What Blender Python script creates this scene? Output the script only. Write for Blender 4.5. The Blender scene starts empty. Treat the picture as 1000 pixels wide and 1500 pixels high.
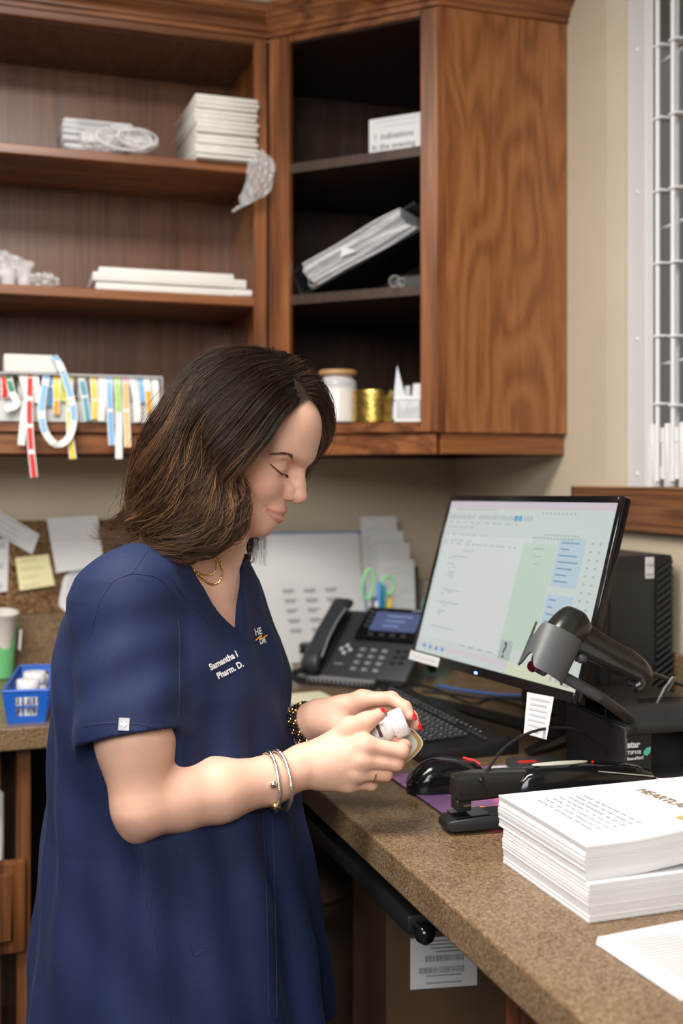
import bpy, bmesh, math, random
import numpy as np
from mathutils import Vector, Matrix

sc = bpy.context.scene
COL = sc.collection
R = math.radians

# ---------------------------------------------------------------- camera
cam_d = bpy.data.cameras.new('camera')
cam_d.sensor_fit = 'AUTO'; cam_d.sensor_width = 36.0
cam_d.lens = 39.6; cam_d.shift_y = -52 / 1500
cam_d.clip_start = 0.02
cam_d.dof.use_dof = True; cam_d.dof.focus_distance = 1.50; cam_d.dof.aperture_fstop = 3.2
cam = bpy.data.objects.new('camera', cam_d); COL.objects.link(cam)
cam.location = (-1.302, -2.874, 1.40); cam.rotation_euler = (math.pi / 2, 0, -0.3258)
sc.camera = cam

# ---------------------------------------------------------------- world, lamps, exposure
w = bpy.data.worlds.new('room_ambient'); sc.world = w; w.use_nodes = True
bg = w.node_tree.nodes['Background']
bg.inputs[0].default_value = (1.0, 0.965, 0.92, 1); bg.inputs[1].default_value = 0.13

def area(name, loc, tgt, sx, sy, power, col=(1, 0.95, 0.88)):
    l = bpy.data.lights.new(name, 'AREA'); l.shape = 'RECTANGLE'; l.size = sx; l.size_y = sy
    l.energy = power; l.color = col
    o = bpy.data.objects.new(name, l); COL.objects.link(o); o.location = loc
    o.rotation_euler = (Vector(tgt) - Vector(loc)).to_track_quat('-Z', 'Y').to_euler()
    return o
area('ceiling_panel_light_over_room', (-1.55, -1.75, 2.69), (-1.55, -1.75, 0), 1.2, 0.6, 66)
area('ceiling_panel_light_behind_camera', (-1.9, -3.7, 2.69), (-1.9, -3.7, 0), 1.2, 0.6, 32)
area('window_daylight_behind_camera', (-2.4, -4.2, 2.35), (-0.9, -1.1, 1.4), 1.8, 0.9, 62, (1, 0.98, 0.95))

sc.view_settings.view_transform = 'Standard'; sc.view_settings.look = 'None'
sc.view_settings.gamma = 1; sc.view_settings.use_curve_mapping = False
sc.view_settings.exposure = 0.06

# ---------------------------------------------------------------- helpers: objects
def setp(o, label=None, cat=None, group=None, kind=None):
    if label: o['label'] = label
    if cat: o['category'] = cat
    if group: o['group'] = group
    if kind: o['kind'] = kind
    return o
def thing(name, label, cat, loc=(0, 0, 0), rz=0.0, group=None):
    o = bpy.data.objects.new(name, None); COL.objects.link(o)
    o.empty_display_size = 0.05
    o.location = loc; o.rotation_euler = (0, 0, rz)
    return setp(o, label, cat, group)
def copy_tree(o, parent=None):
    c = o.copy(); COL.objects.link(c)
    if parent is not None: c.parent = parent
    for ch in list(o.children): copy_tree(ch, c)
    return c
def rmat(rx=0, ry=0, rz=0):
    return Matrix.Rotation(rz, 4, 'Z') @ Matrix.Rotation(ry, 4, 'Y') @ Matrix.Rotation(rx, 4, 'X')
def TM(loc, rx=0, ry=0, rz=0):
    return Matrix.Translation(loc) @ rmat(rx, ry, rz)
def frame_of(d, up=(0, 0, 1)):
    d = np.array(d, float); d = d / np.linalg.norm(d)
    u = np.array(up, float); a = np.cross(u, d)
    if np.linalg.norm(a) < 1e-4: a = np.cross((1, 0, 0), d)
    a = a / np.linalg.norm(a); return a, np.cross(d, a), d
def spline(pts, n):
    """Catmull-Rom through pts, n samples"""
    p = np.array(pts, float); m = len(p)
    if m == 2: return np.array([p[0] + (p[1] - p[0]) * t for t in np.linspace(0, 1, n)])
    q = np.vstack([2 * p[0] - p[1], p, 2 * p[-1] - p[-2]])
    out = []
    for t in np.linspace(0, m - 1, n):
        i = min(int(t), m - 2); s = t - i
        a, b, c, d = q[i], q[i + 1], q[i + 2], q[i + 3]
        out.append(0.5 * (2 * b + (c - a) * s + (2 * a - 5 * b + 4 * c - d) * s * s + (3 * b - 3 * c + d - a) * s ** 3))
    return np.array(out)

class MB:
    """collects shapes, links them as one mesh object"""
    def __init__(s): s.v = []; s.f = []; s.m = []; s.n = 0
    def add(s, vs, fs, m=0, M=None):
        if M is not None: vs = [tuple(M @ Vector(v)) for v in vs]
        s.v.extend([tuple(map(float, v)) for v in vs]); n = s.n
        s.f.extend([tuple(i + n for i in f) for f in fs]); s.m.extend([m] * len(fs)); s.n += len(vs)
        return s
    def box(s, lo, hi, m=0, bev=0.0, seg=1, M=None):
        lo = Vector(lo); hi = Vector(hi); c = (lo + hi) / 2; d = hi - lo
        if bev <= 0:
            v = [(x, y, z) for z in (lo.z, hi.z) for y in (lo.y, hi.y) for x in (lo.x, hi.x)]
            f = [(0, 2, 3, 1), (4, 5, 7, 6), (0, 1, 5, 4), (2, 6, 7, 3), (0, 4, 6, 2), (1, 3, 7, 5)]
            return s.add(v, f, m, M)
        bm = bmesh.new(); bmesh.ops.create_cube(bm, size=1)
        for v in bm.verts: v.co = Vector((v.co.x * d.x, v.co.y * d.y, v.co.z * d.z)) + c
        bmesh.ops.bevel(bm, geom=bm.edges[:], offset=min(bev, min(abs(d.x), abs(d.y), abs(d.z)) * 0.49), segments=seg, profile=0.5, affect='EDGES')
        return s.bm(bm, m, M)
    def bm(s, bm, m=0, M=None):
        bm.verts.index_update()
        s.add([v.co[:] for v in bm.verts], [tuple(v.index for v in f.verts) for f in bm.faces], m, M); bm.free(); return s
    def prism(s, poly, h, m=0, M=None, bev=0.0, seg=2):
        """poly in xy, extruded 0..h in z"""
        bm = bmesh.new(); vs = [bm.verts.new((x, y, 0)) for x, y in poly]
        f = bm.faces.new(vs)
        if f.normal.z > 0 or sum(a[0] * b[1] - b[0] * a[1] for a, b in zip(poly, poly[1:] + poly[:1])) > 0: f.normal_flip()
        r = bmesh.ops.extrude_face_region(bm, geom=[f])
        bmesh.ops.translate(bm, verts=[g for g in r['geom'] if isinstance(g, bmesh.types.BMVert)], vec=(0, 0, h))
        bmesh.ops.recalc_face_normals(bm, faces=bm.faces[:])
        if bev > 0: bmesh.ops.bevel(bm, geom=bm.edges[:], offset=bev, segments=seg, profile=0.5, affect='EDGES', clamp_overlap=True)
        return s.bm(bm, m, M)
    def tube(s, pts, r, seg=8, m=0, M=None, cap=True, flat=1.0, up=(0, 0, 1)):
        p = np.array(pts, float); n = len(p); rr = np.full(n, r) if np.isscalar(r) else np.array(r, float)
        T = np.gradient(p, axis=0); vs = []
        a, b, _ = frame_of(T[0], up)
        for i in range(n):
            t = T[i] / (np.linalg.norm(T[i]) + 1e-12)
            a = a - t * a.dot(t); a = a / (np.linalg.norm(a) + 1e-12); b = np.cross(t, a)
            for k in range(seg):
                g = 2 * math.pi * k / seg
                vs.append(p[i] + rr[i] * (a * math.cos(g) + b * math.sin(g) * flat))
        fs = [(i * seg + k, i * seg + (k + 1) % seg, (i + 1) * seg + (k + 1) % seg, (i + 1) * seg + k) for i in range(n - 1) for k in range(seg)]
        if cap: fs += [tuple(range(seg - 1, -1, -1)), tuple(range((n - 1) * seg, n * seg))]
        return s.add(vs, fs, m, M)
    def ring(s, c, nrm, R_, r, seg=32, k=8, m=0, M=None, sx=1.0, sy=1.0, up=(0, 0, 1)):
        a, b, _ = frame_of(nrm, up); c = np.array(c, float); vs = []
        for i in range(seg):
            g = 2 * math.pi * i / seg; d = a * math.cos(g) * sx + b * math.sin(g) * sy
            e = d / np.linalg.norm(d); nn = np.cross(a, b)
            for j in range(k):
                h = 2 * math.pi * j / k; vs.append(c + d * R_ + r * (e * math.cos(h) + nn * math.sin(h)))
        fs = [(i * k + j, ((i + 1) % seg) * k + j, ((i + 1) % seg) * k + (j + 1) % k, i * k + (j + 1) % k) for i in range(seg) for j in range(k)]
        return s.add(vs, fs, m, M)
    def lathe(s, prof, seg=24, m=0, M=None, sx=1.0, sy=1.0):
        """prof: (radius, z) from bottom to top, about z"""
        vs = []; n = len(prof)
        for r, z in prof:
            for k in range(seg):
                g = 2 * math.pi * k / seg; vs.append((r * math.cos(g) * sx, r * math.sin(g) * sy, z))
        fs = [(i * seg + k, i * seg + (k + 1) % seg, (i + 1) * seg + (k + 1) % seg, (i + 1) * seg + k) for i in range(n - 1) for k in range(seg)]
        fs += [tuple(range(seg - 1, -1, -1)), tuple(range((n - 1) * seg, n * seg))]
        return s.add(vs, fs, m, M)
    def cyl(s, a, b, r, seg=16, m=0, M=None, r2=None):
        return s.tube([a, b], [r, r if r2 is None else r2], seg, m, M)
    def grid(s, P, m=0, M=None, wrap=False, thick=0.0):
        P = np.array(P, float); a, b = P.shape[:2]
        vs = [tuple(x) for x in P.reshape(-1, 3)]
        fs = [(i * b + j, i * b + (j + 1) % b, (i + 1) * b + (j + 1) % b, (i + 1) * b + j) for i in range(a - 1) for j in range(b if wrap else b - 1)]
        if thick > 0:
            du = np.gradient(P, axis=0); dv = np.gradient(P, axis=1); N = np.cross(du, dv)
            N /= np.linalg.norm(N, axis=2, keepdims=True) + 1e-12
            Q = P - N * thick; k = a * b
            vs += [tuple(x) for x in Q.reshape(-1, 3)]
            fs2 = [tuple(i + k for i in reversed(f)) for f in fs]
            rim = [(0, j, j + 1) for j in range(b - 1)]
            side = []
            for j in range(b - 1):
                side.append((j + 1, j, j + k, j + 1 + k)); q = (a - 1) * b
                side.append((q + j, q + j + 1, q + j + 1 + k, q + j + k))
            for i in range(a - 1):
                side.append((i * b, (i + 1) * b, (i + 1) * b + k, i * b + k)); e = b - 1
                side.append(((i + 1) * b + e, i * b + e, i * b + e + k, (i + 1) * b + e + k))
            fs = fs + fs2 + side
        return s.add(vs, fs, m, M)
    def quad(s, c, ux, uy, w_, h_, m=0):
        c = np.array(c, float); ux = np.array(ux, float); uy = np.array(uy, float)
        return s.add([c - ux * w_ / 2 - uy * h_ / 2, c + ux * w_ / 2 - uy * h_ / 2, c + ux * w_ / 2 + uy * h_ / 2, c - ux * w_ / 2 + uy * h_ / 2], [(0, 1, 2, 3)], m)
    def text(s, txt, size, M, m=0, bold=0.0, shear=0.0, align='LEFT', ext=0.0003, sx=1.0):
        cu = bpy.data.curves.new('lettering', 'FONT'); cu.body = txt; cu.size = size; cu.align_x = align
        cu.offset = bold; cu.shear = shear; cu.extrude = ext; cu.resolution_u = 3
        o = bpy.data.objects.new('lettering', cu); COL.objects.link(o)
        dg = bpy.context.evaluated_depsgraph_get(); me = bpy.data.meshes.new_from_object(o.evaluated_get(dg))
        s.add([(v.co.x * sx, v.co.y, v.co.z) for v in me.vertices], [tuple(p.vertices) for p in me.polygons], m, M)
        bpy.data.objects.remove(o); bpy.data.meshes.remove(me); bpy.data.curves.remove(cu); return s
    def build(s, name, mats, parent=None, smooth=None, label=None, cat=None, group=None, kind=None, origin=None, rel=False):
        me = bpy.data.meshes.new(name); V = np.array(s.v, float)
        if origin is not None: V = V - np.array(origin, float)
        if rel and parent is not None:
            b = np.array(parent.location); q = parent.parent
            while q is not None: b = b + np.array(q.location); q = q.parent
            V = V - b
        me.from_pydata([tuple(x) for x in V], [], s.f)
        for a in (mats if isinstance(mats, (list, tuple)) else [mats]): me.materials.append(a)
        if len(set(s.m)) > 1: me.polygons.foreach_set('material_index', s.m)
        if smooth is not None:
            me.polygons.foreach_set('use_smooth', [True] * len(me.polygons))
            if smooth < 180: me.set_sharp_from_angle(angle=R(smooth))
        me.update()
        o = bpy.data.objects.new(name, me); COL.objects.link(o)
        if origin is not None: o.location = origin
        if parent is not None: o.parent = parent
        return setp(o, label, cat, group, kind)

# ---------------------------------------------------------------- helpers: materials
MATS = {}
def mat(name, col, rough=0.5, metal=0.0, spec=0.5, trans=0.0, alpha=1.0, emit=0.0, coat=0.0, ior=1.45, sss=0.0, sheen=0.0,
        noise=0.0, nscale=40.0, bump=0.0, bscale=200.0, stretch=(1, 1, 1), vcol=None):
    m = bpy.data.materials.new(name); m.use_nodes = True; nt = m.node_tree; b = nt.nodes['Principled BSDF']
    c = (*col, 1.0)
    b.inputs['Base Color'].default_value = c; b.inputs['Roughness'].default_value = rough; b.inputs['Metallic'].default_value = metal
    b.inputs['Specular IOR Level'].default_value = spec; b.inputs['IOR'].default_value = ior
    b.inputs['Transmission Weight'].default_value = trans; b.inputs['Alpha'].default_value = alpha; b.inputs['Coat Weight'].default_value = coat
    b.inputs['Sheen Weight'].default_value = sheen
    if sss > 0:
        b.inputs['Subsurface Weight'].default_value = sss; b.inputs['Subsurface Radius'].default_value = (1, 0.35, 0.2); b.inputs['Subsurface Scale'].default_value = 0.006
    if emit > 0: b.inputs['Emission Color'].default_value = c; b.inputs['Emission Strength'].default_value = emit
    if noise or bump:
        tc = nt.nodes.new('ShaderNodeTexCoord'); mp = nt.nodes.new('ShaderNodeMapping'); mp.inputs['Scale'].default_value = stretch
        nt.links.new(tc.outputs['Object'], mp.inputs[0])
    src = None
    if vcol:
        va = nt.nodes.new('ShaderNodeVertexColor'); va.layer_name = vcol; src = va.outputs[0]
        nt.links.new(src, b.inputs['Base Color'])
    if noise:
        n = nt.nodes.new('ShaderNodeTexNoise'); n.inputs['Scale'].default_value = nscale; n.inputs['Detail'].default_value = 5
        nt.links.new(mp.outputs[0], n.inputs['Vector'])
        mr = nt.nodes.new('ShaderNodeMapRange'); mr.inputs[1].default_value = 0.3; mr.inputs[2].default_value = 0.7
        mr.inputs[3].default_value = 1 - noise; mr.inputs[4].default_value = 1 + noise
        nt.links.new(n.outputs[0], mr.inputs[0])
        mx = nt.nodes.new('ShaderNodeVectorMath'); mx.operation = 'SCALE'
        if src is None: mx.inputs[0].default_value = col
        else: nt.links.new(src, mx.inputs[0])
        nt.links.new(mr.outputs[0], mx.inputs['Scale']); nt.links.new(mx.outputs[0], b.inputs['Base Color'])
    if bump:
        n = nt.nodes.new('ShaderNodeTexNoise'); n.inputs['Scale'].default_value = bscale; n.inputs['Detail'].default_value = 4
        nt.links.new(mp.outputs[0], n.inputs['Vector'])
        bp = nt.nodes.new('ShaderNodeBump'); bp.inputs['Strength'].default_value = bump; bp.inputs['Distance'].default_value = 0.002
        nt.links.new(n.outputs[0], bp.inputs['Height']); nt.links.new(bp.outputs[0], b.inputs['Normal'])
    MATS[name] = m
    return m
def ramp(nt, stops):
    r = nt.nodes.new('ShaderNodeValToRGB'); e = r.color_ramp.elements
    while len(e) < len(stops): e.new(0.5)
    for el, (p, c) in zip(e, stops): el.position = p; el.color = (*c, 1)
    return r
def wood(name, dark, mid, light, scale, rings=0.0, rough=0.35, rot=(0, 0, 0)):
    """oak: stretched grain, fine pores; rings > 0 adds cathedral figure. scale: coordinates per metre across/along"""
    m = bpy.data.materials.new(name); m.use_nodes = True; nt = m.node_tree; b = nt.nodes['Principled BSDF']; L = nt.links
    tc = nt.nodes.new('ShaderNodeTexCoord'); mp = nt.nodes.new('ShaderNodeMapping'); mp.inputs['Scale'].default_value = scale; mp.inputs['Rotation'].default_value = rot
    L.new(tc.outputs['Object'], mp.inputs[0])
    n1 = nt.nodes.new('ShaderNodeTexNoise'); n1.inputs['Scale'].default_value = 1.0; n1.inputs['Detail'].default_value = 2.0; n1.inputs['Distortion'].default_value = 0.3
    L.new(mp.outputs[0], n1.inputs['Vector'])
    mu = nt.nodes.new('ShaderNodeMath'); mu.operation = 'MULTIPLY'; mu.inputs[1].default_value = rings if rings else 22.0; L.new(n1.outputs[0], mu.inputs[0])
    si = nt.nodes.new('ShaderNodeMath'); si.operation = 'SINE'; L.new(mu.outputs[0], si.inputs[0])
    m2 = nt.nodes.new('ShaderNodeMapping'); m2.inputs['Scale'].default_value = tuple(x * 9 if x == max(scale) else x * 2.5 for x in scale); m2.inputs['Rotation'].default_value = rot
    L.new(tc.outputs['Object'], m2.inputs[0])
    n2 = nt.nodes.new('ShaderNodeTexNoise'); n2.inputs['Scale'].default_value = 1.6; n2.inputs['Detail'].default_value = 6; n2.inputs['Roughness'].default_value = 0.7
    L.new(m2.outputs[0], n2.inputs['Vector'])
    a = nt.nodes.new('ShaderNodeMath'); a.operation = 'MULTIPLY_ADD'; a.inputs[1].default_value = 0.13; L.new(si.outputs[0], a.inputs[0]); L.new(n2.outputs[0], a.inputs[2])
    r = ramp(nt, [(0.25, dark), (0.5, mid), (0.78, light)]); L.new(a.outputs[0], r.inputs[0]); L.new(r.outputs[0], b.inputs['Base Color'])
    b.inputs['Roughness'].default_value = rough; b.inputs['Coat Weight'].default_value = 0.25; b.inputs['Coat Roughness'].default_value = 0.25
    bp = nt.nodes.new('ShaderNodeBump'); bp.inputs['Strength'].default_value = 0.12; bp.inputs['Distance'].default_value = 0.002
    L.new(n2.outputs[0], bp.inputs['Height']); L.new(bp.outputs[0], b.inputs['Normal'])
    MATS[name] = m; return m
def speckle(name, cols, rough=0.35, sc_=1.0, spec=0.5):
    """speckled laminate / cork: mixed grains of several colours"""
    m = bpy.data.materials.new(name); m.use_nodes = True; nt = m.node_tree; b = nt.nodes['Principled BSDF']; L = nt.links
    tc = nt.nodes.new('ShaderNodeTexCoord')
    vo = nt.nodes.new('ShaderNodeTexVoronoi'); vo.inputs['Scale'].default_value = 420 * sc_; L.new(tc.outputs['Object'], vo.inputs['Vector'])
    n = nt.nodes.new('ShaderNodeTexNoise'); n.inputs['Scale'].default_value = 160 * sc_; n.inputs['Detail'].default_value = 6; L.new(tc.outputs['Object'], n.inputs['Vector'])
    n3 = nt.nodes.new('ShaderNodeTexNoise'); n3.inputs['Scale'].default_value = 14; n3.inputs['Detail'].default_value = 3; L.new(tc.outputs['Object'], n3.inputs['Vector'])
    sx = nt.nodes.new('ShaderNodeSeparateColor'); L.new(vo.outputs['Color'], sx.inputs[0])
    a = nt.nodes.new('ShaderNodeMath'); a.operation = 'MULTIPLY_ADD'; a.inputs[1].default_value = 0.45; L.new(sx.outputs[0], a.inputs[0])
    h = nt.nodes.new('ShaderNodeMath'); h.operation = 'MULTIPLY_ADD'; h.inputs[1].default_value = 0.75; h.inputs[2].default_value = -0.17; L.new(n.outputs[0], h.inputs[0])
    L.new(h.outputs[0], a.inputs[2])
    a2 = nt.nodes.new('ShaderNodeMath'); a2.operation = 'MULTIPLY_ADD'; a2.inputs[1].default_value = 0.25; L.new(n3.outputs[0], a2.inputs[0]); L.new(a.outputs[0], a2.inputs[2])
    k = len(cols); r = ramp(nt, [(0.2 + 0.65 * i / (k - 1), c) for i, c in enumerate(cols)]); L.new(a2.outputs[0], r.inputs[0]); L.new(r.outputs[0], b.inputs['Base Color'])
    b.inputs['Roughness'].default_value = rough; b.inputs['Specular IOR Level'].default_value = spec
    MATS[name] = m; return m

OAK = wood('oak_vertical', (0.075, 0.022, 0.0065), (0.19, 0.062, 0.018), (0.30, 0.112, 0.036), (9, 9, 0.9), 34)
OAKP = wood('oak_cathedral_panel', (0.16, 0.054, 0.016), (0.25, 0.092, 0.029), (0.32, 0.130, 0.046), (5.5, 5.5, 1.3), 75)
OAKH = wood('oak_horizontal', (0.075, 0.022, 0.0065), (0.19, 0.062, 0.018), (0.30, 0.112, 0.036), (0.9, 9, 9), 34)
OAKD = wood('oak_diagonal_edge', (0.075, 0.022, 0.0065), (0.19, 0.062, 0.018), (0.30, 0.112, 0.036), (2.0, 9, 12), 34, rot=(0, 0, R(45)))
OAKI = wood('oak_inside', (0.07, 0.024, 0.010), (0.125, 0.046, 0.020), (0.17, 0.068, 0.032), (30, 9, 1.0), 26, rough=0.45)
OAKB = wood('shade_darkened_base_oak', (0.05, 0.016, 0.005), (0.12, 0.042, 0.013), (0.19, 0.072, 0.024), (9, 9, 0.9), 34)  # same oak, darkened: the shade below the counter is put into its colour
OAKDK = wood('oak_deep_inside_shaded', (0.02, 0.008, 0.004), (0.04, 0.016, 0.008), (0.06, 0.026, 0.013), (30, 30, 1.0), 26, rough=0.55)  # oak copy with the shade of deep cabinets and kneehole in its colour
WALNUT = wood('walnut_ledge', (0.06, 0.02, 0.008), (0.17, 0.065, 0.026), (0.26, 0.11, 0.05), (9, 1.2, 22), 40)
LAM = speckle('brown_speckled_laminate', [(0.030, 0.016, 0.008), (0.120, 0.072, 0.036), (0.20, 0.128, 0.070), (0.32, 0.23, 0.14)], 0.33, 1.5)
CORK = speckle('cork', [(0.030, 0.014, 0.006), (0.10, 0.05, 0.022), (0.19, 0.105, 0.05), (0.30, 0.19, 0.10)], 0.85, 0.5, 0.2)
WALLM = mat('beige_wall_paint', (0.56, 0.475, 0.36), 0.8, noise=0.03, nscale=6, bump=0.25, bscale=160)
WALLO = mat('shaded_wall_paint', (0.40, 0.345, 0.235), 0.8, noise=0.03, nscale=6, bump=0.2, bscale=160)  # copy of the wall paint with shadow mixed into its colour; not applied
WHITE = mat('white_enamel', (0.74, 0.74, 0.76), 0.35)
PAPER = mat('white_paper', (0.68, 0.68, 0.70), 0.7, noise=0.03, nscale=9)
PAPERW = mat('warm_white_paper', (0.70, 0.68, 0.65), 0.7, noise=0.03, nscale=9)
INK = mat('grey_print', (0.22, 0.22, 0.23), 0.7)
INKL = mat('light_grey_print', (0.50, 0.50, 0.52), 0.7)
BLACK = mat('black_plastic', (0.012, 0.012, 0.013), 0.42, bump=0.08, bscale=900)
GLOSS = mat('glossy_black_plastic', (0.006, 0.006, 0.007), 0.12)
DGREY = mat('dark_grey_plastic', (0.045, 0.047, 0.052), 0.38)
STEEL = mat('steel', (0.6, 0.6, 0.6), 0.28, metal=1)
SILVER = mat('silver', (0.75, 0.74, 0.72), 0.2, metal=1)
GOLD = mat('gold', (0.83, 0.60, 0.28), 0.22, metal=1)
FILM = mat('clear_plastic_film', (0.93, 0.94, 0.96), 0.12, alpha=0.34, spec=0.8)
GLASS = mat('clear_glass', (0.95, 0.97, 0.97), 0.03, trans=1.0, ior=1.45)

# ================================================================ SETTING
CT = 0.92                                     # counter height
FLOORM = mat('brown_vinyl_floor', (0.05, 0.037, 0.028), 0.45, noise=0.25, nscale=25)
CEILM = mat('white_ceiling', (0.75, 0.74, 0.71), 0.9)
def structure(name, mb, m, smooth=None, parent=None): return mb.build(name, m, parent, smooth, kind='structure' if parent is None else None)
structure('floor', MB().box((-4.5, -5.2, -0.05), (2.0, 0.15, 0)), FLOORM)
structure('ceiling', MB().box((-4.5, -5.2, 2.75), (2.0, 0.15, 2.8)), CEILM)
structure('wall_back', MB().box((-4.5, 0, 0), (0.12, 0.12, 2.75)), WALLM)
wr = MB().box((0, -0.782, 0), (0.12, 0, 2.75)).box((0, -5.2, 0), (0.12, -0.782, 1.36)).box((0, -5.2, 2.62), (0.12, -0.782, 2.75)).box((0, -5.2, 1.36), (0.12, -2.5, 2.62))
structure('wall_right', wr, WALLM)
# room beyond the pass-through window
structure('wall_beyond', MB().box((1.5, -5.2, 0), (1.6, 0.12, 2.75)), mat('far_room_wall', (0.55, 0.5, 0.42), 0.8))
structure('trim_1', MB().box((1.25, -0.35, 0), (1.45, 0.12, 2.75)).box((1.30, -0.95, 0), (1.45, -0.62, 2.75)), WALNUT)
# window: opening frame with a white channel, sill ledge
win = bpy.data.objects.new('window_1', None); COL.objects.link(win); win['kind'] = 'structure'; win.location = (0.05, -0.82, 1.36)
MB().box((0.05, -0.851, 1.366), (0.056, -0.784, 2.61), bev=0.001).build('channel', mat('grey_white_channel', (0.62, 0.62, 0.65), 0.4), win, rel=True)
rv = MB()
for z in (1.405, 1.69, 2.0, 2.3, 2.55): rv.lathe([(0.005, 0), (0.005, 0.001), (0.003, 0.003), (0.0, 0.0035)], 10, M=TM((0.05, -0.822, z), 0, -math.pi / 2, 0))
rv.build('rivet', WHITE, win, 60, rel=True)
MB().box((0.05, -0.862, 1.366), (0.062, -0.852, 2.61)).box((0.10, -0.80, 1.366), (0.112, -0.784, 2.61)).build('channel_lip', WHITE, win, rel=True)
# ledge
led = thing('window_ledge', 'dark walnut ledge board under the pass-through window at right', 'ledge', (-0.01, -0.68, 1.289))
MB().box((-0.022, -3.3, 1.289), (0.0, -0.679, 1.374), bev=0.002).build('fascia', WALNUT, led, rel=True)
MB().box((-0.024, -3.3, 1.374), (0.0, -0.679, 1.3795), bev=0.0015).box((0.0, -2.49, 1.36), (0.119, -0.783, 1.366)).build('top_edge', wood('walnut_top', (0.14, 0.06, 0.03), (0.28, 0.14, 0.075), (0.38, 0.2, 0.11), (9, 1.2, 9), 30), led, rel=True)
MB().box((-0.0235, -0.6788, 1.289), (0.0, -0.676, 1.3795)).build('end_cap', BLACK, led, rel=True)
# folding security grille, folded against the far jamb
gr = thing('folding_grille', 'white folding metal security grille with round rods in the window at right', 'grille', (0.075, -0.95, 1.37))
k = 0
for i, y in enumerate((-0.872, -0.905, -0.925, -0.948, -0.975, -1.0, -1.03, -1.06, -1.09)):
    x = 0.066 + (0.024 if i % 2 else 0.0)
    MB().cyl((x, y, 1.39), (x, y, 2.6), 0.0052, 12).build('rod', WHITE, gr, 40, rel=True)
lk = MB()
for j, z in enumerate((1.55, 1.69, 1.84, 1.99, 2.14, 2.29, 2.44, 2.58)):
    for i, y in enumerate((-0.872, -0.925, -0.975, -1.03)):
        zz = z - 0.006 * i
        M_ = MB().box((0.060, y - 0.020, zz - 0.0025), (0.094, y + 0.006, zz + 0.0025), bev=0.001)
        M_.ring((0.066, y, zz), (0, 0, 1), 0.0075, 0.0028, 14, 6)
        M_.build('link', WHITE, gr, 40, rel=True)
for z in (1.635, 1.92, 2.27):
    MB().cyl((0.092, -0.852, z), (0.092, -1.1, z + 0.01), 0.0035, 8).build('tie_bar', WHITE, gr, 40, rel=True)
for i, y in enumerate((-0.866, -0.893, -0.915, -0.940, -0.965, -0.990, -1.015, -1.045)):
    b_ = MB()
    if i % 2 == 0:
        b_.box((0.054, y - 0.005, 1.378), (0.074, y + 0.005, 1.508), bev=0.002)
    else:
        b_.cyl((0.066, y, 1.395), (0.066, y, 1.420), 0.0075, 12).cyl((0.066, y, 1.420), (0.066, y, 1.470), 0.0055, 12).cyl((0.066, y, 1.470), (0.066, y, 1.500), 0.0075, 12)
    b_.build('carriage_block', WHITE, gr, 40, rel=True)
# backsplash and corkboard
structure('trim_2', MB().box((-2.6, -0.018, CT), (-0.0, 0, 1.062), bev=0.002).box((-0.018, -3.0, CT), (0, -0.02, 1.062), bev=0.002), LAM)

# ================================================================ WORKTOP AND BASE UNITS
wt = MB().prism([(-2.6, -0.64), (-0.782, -0.64), (-0.782, -3.1), (-0.001, -3.1), (-0.001, -0.001), (-2.6, -0.001)], 0.043, M=TM((0, 0, CT - 0.043)), bev=0.003)
wt.build('worktop', LAM, None, label='brown speckled laminate worktop running in an L around the corner', cat='worktop', origin=(-0.782, -0.64, CT - 0.043))
bc = thing('base_cabinet', 'wooden base cabinet with a drawer under the back worktop at left', 'cabinet', (-1.55, -0.3, 0))
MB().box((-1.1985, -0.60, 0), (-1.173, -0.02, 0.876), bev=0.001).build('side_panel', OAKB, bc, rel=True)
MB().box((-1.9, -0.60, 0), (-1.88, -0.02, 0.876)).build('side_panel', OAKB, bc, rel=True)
MB().box((-1.88, -0.03, 0.1), (-1.199, -0.02, 0.876)).build('back_panel', OAKDK, bc, rel=True)
MB().box((-1.88, -0.58, 0.1), (-1.199, -0.03, 0.12)).build('bottom', OAKDK, bc, rel=True)
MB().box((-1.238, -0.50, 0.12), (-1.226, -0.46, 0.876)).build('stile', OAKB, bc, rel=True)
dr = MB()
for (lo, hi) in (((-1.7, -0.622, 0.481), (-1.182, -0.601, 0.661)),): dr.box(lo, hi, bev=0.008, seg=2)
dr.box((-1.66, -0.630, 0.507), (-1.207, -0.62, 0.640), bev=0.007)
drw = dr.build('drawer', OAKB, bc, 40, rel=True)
MB().lathe([(0.006, 0), (0.006, 0.012), (0.015, 0.02), (0.012, 0.028), (0, 0.03)], 16, M=TM((-1.44, -0.63, 0.573), math.pi / 2, 0, 0)).build('knob', STEEL, drw, 60, rel=True)
pl = MB()
for i in range(3): pl.box((-1.36 - 0.02 * i, -0.52 + 0.03 * i, 0.662 - 0.08), (-1.2205 - 0.012 * i, -0.50 + 0.03 * i, 0.77 - 0.03 * i), bev=0.006, M=None)
pl.build('paper_bundle', PAPER, None, 40, label='white paper bundle poking up inside the open drawer at left edge', cat='paper', origin=(-1.29, -0.5, 0.58))
MB().box((-1.70, -0.60, 0.49), (-1.20, -0.42, 0.58)).build('drawer_box', OAKDK, drw, rel=True)
b2 = thing('base_cabinet', 'wooden base cabinet under the near end of the right worktop', 'cabinet', (-0.37, -2.4, 0))
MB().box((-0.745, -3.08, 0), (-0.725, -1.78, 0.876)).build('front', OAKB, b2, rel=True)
MB().box((-0.724, -1.80, 0), (-0.03, -1.78, 0.876)).build('side_panel', OAKDK, b2, rel=True); MB().box((-0.724, -3.08, 0), (-0.03, -3.06, 0.876)).build('side_panel', OAKDK, b2, rel=True)
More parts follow.
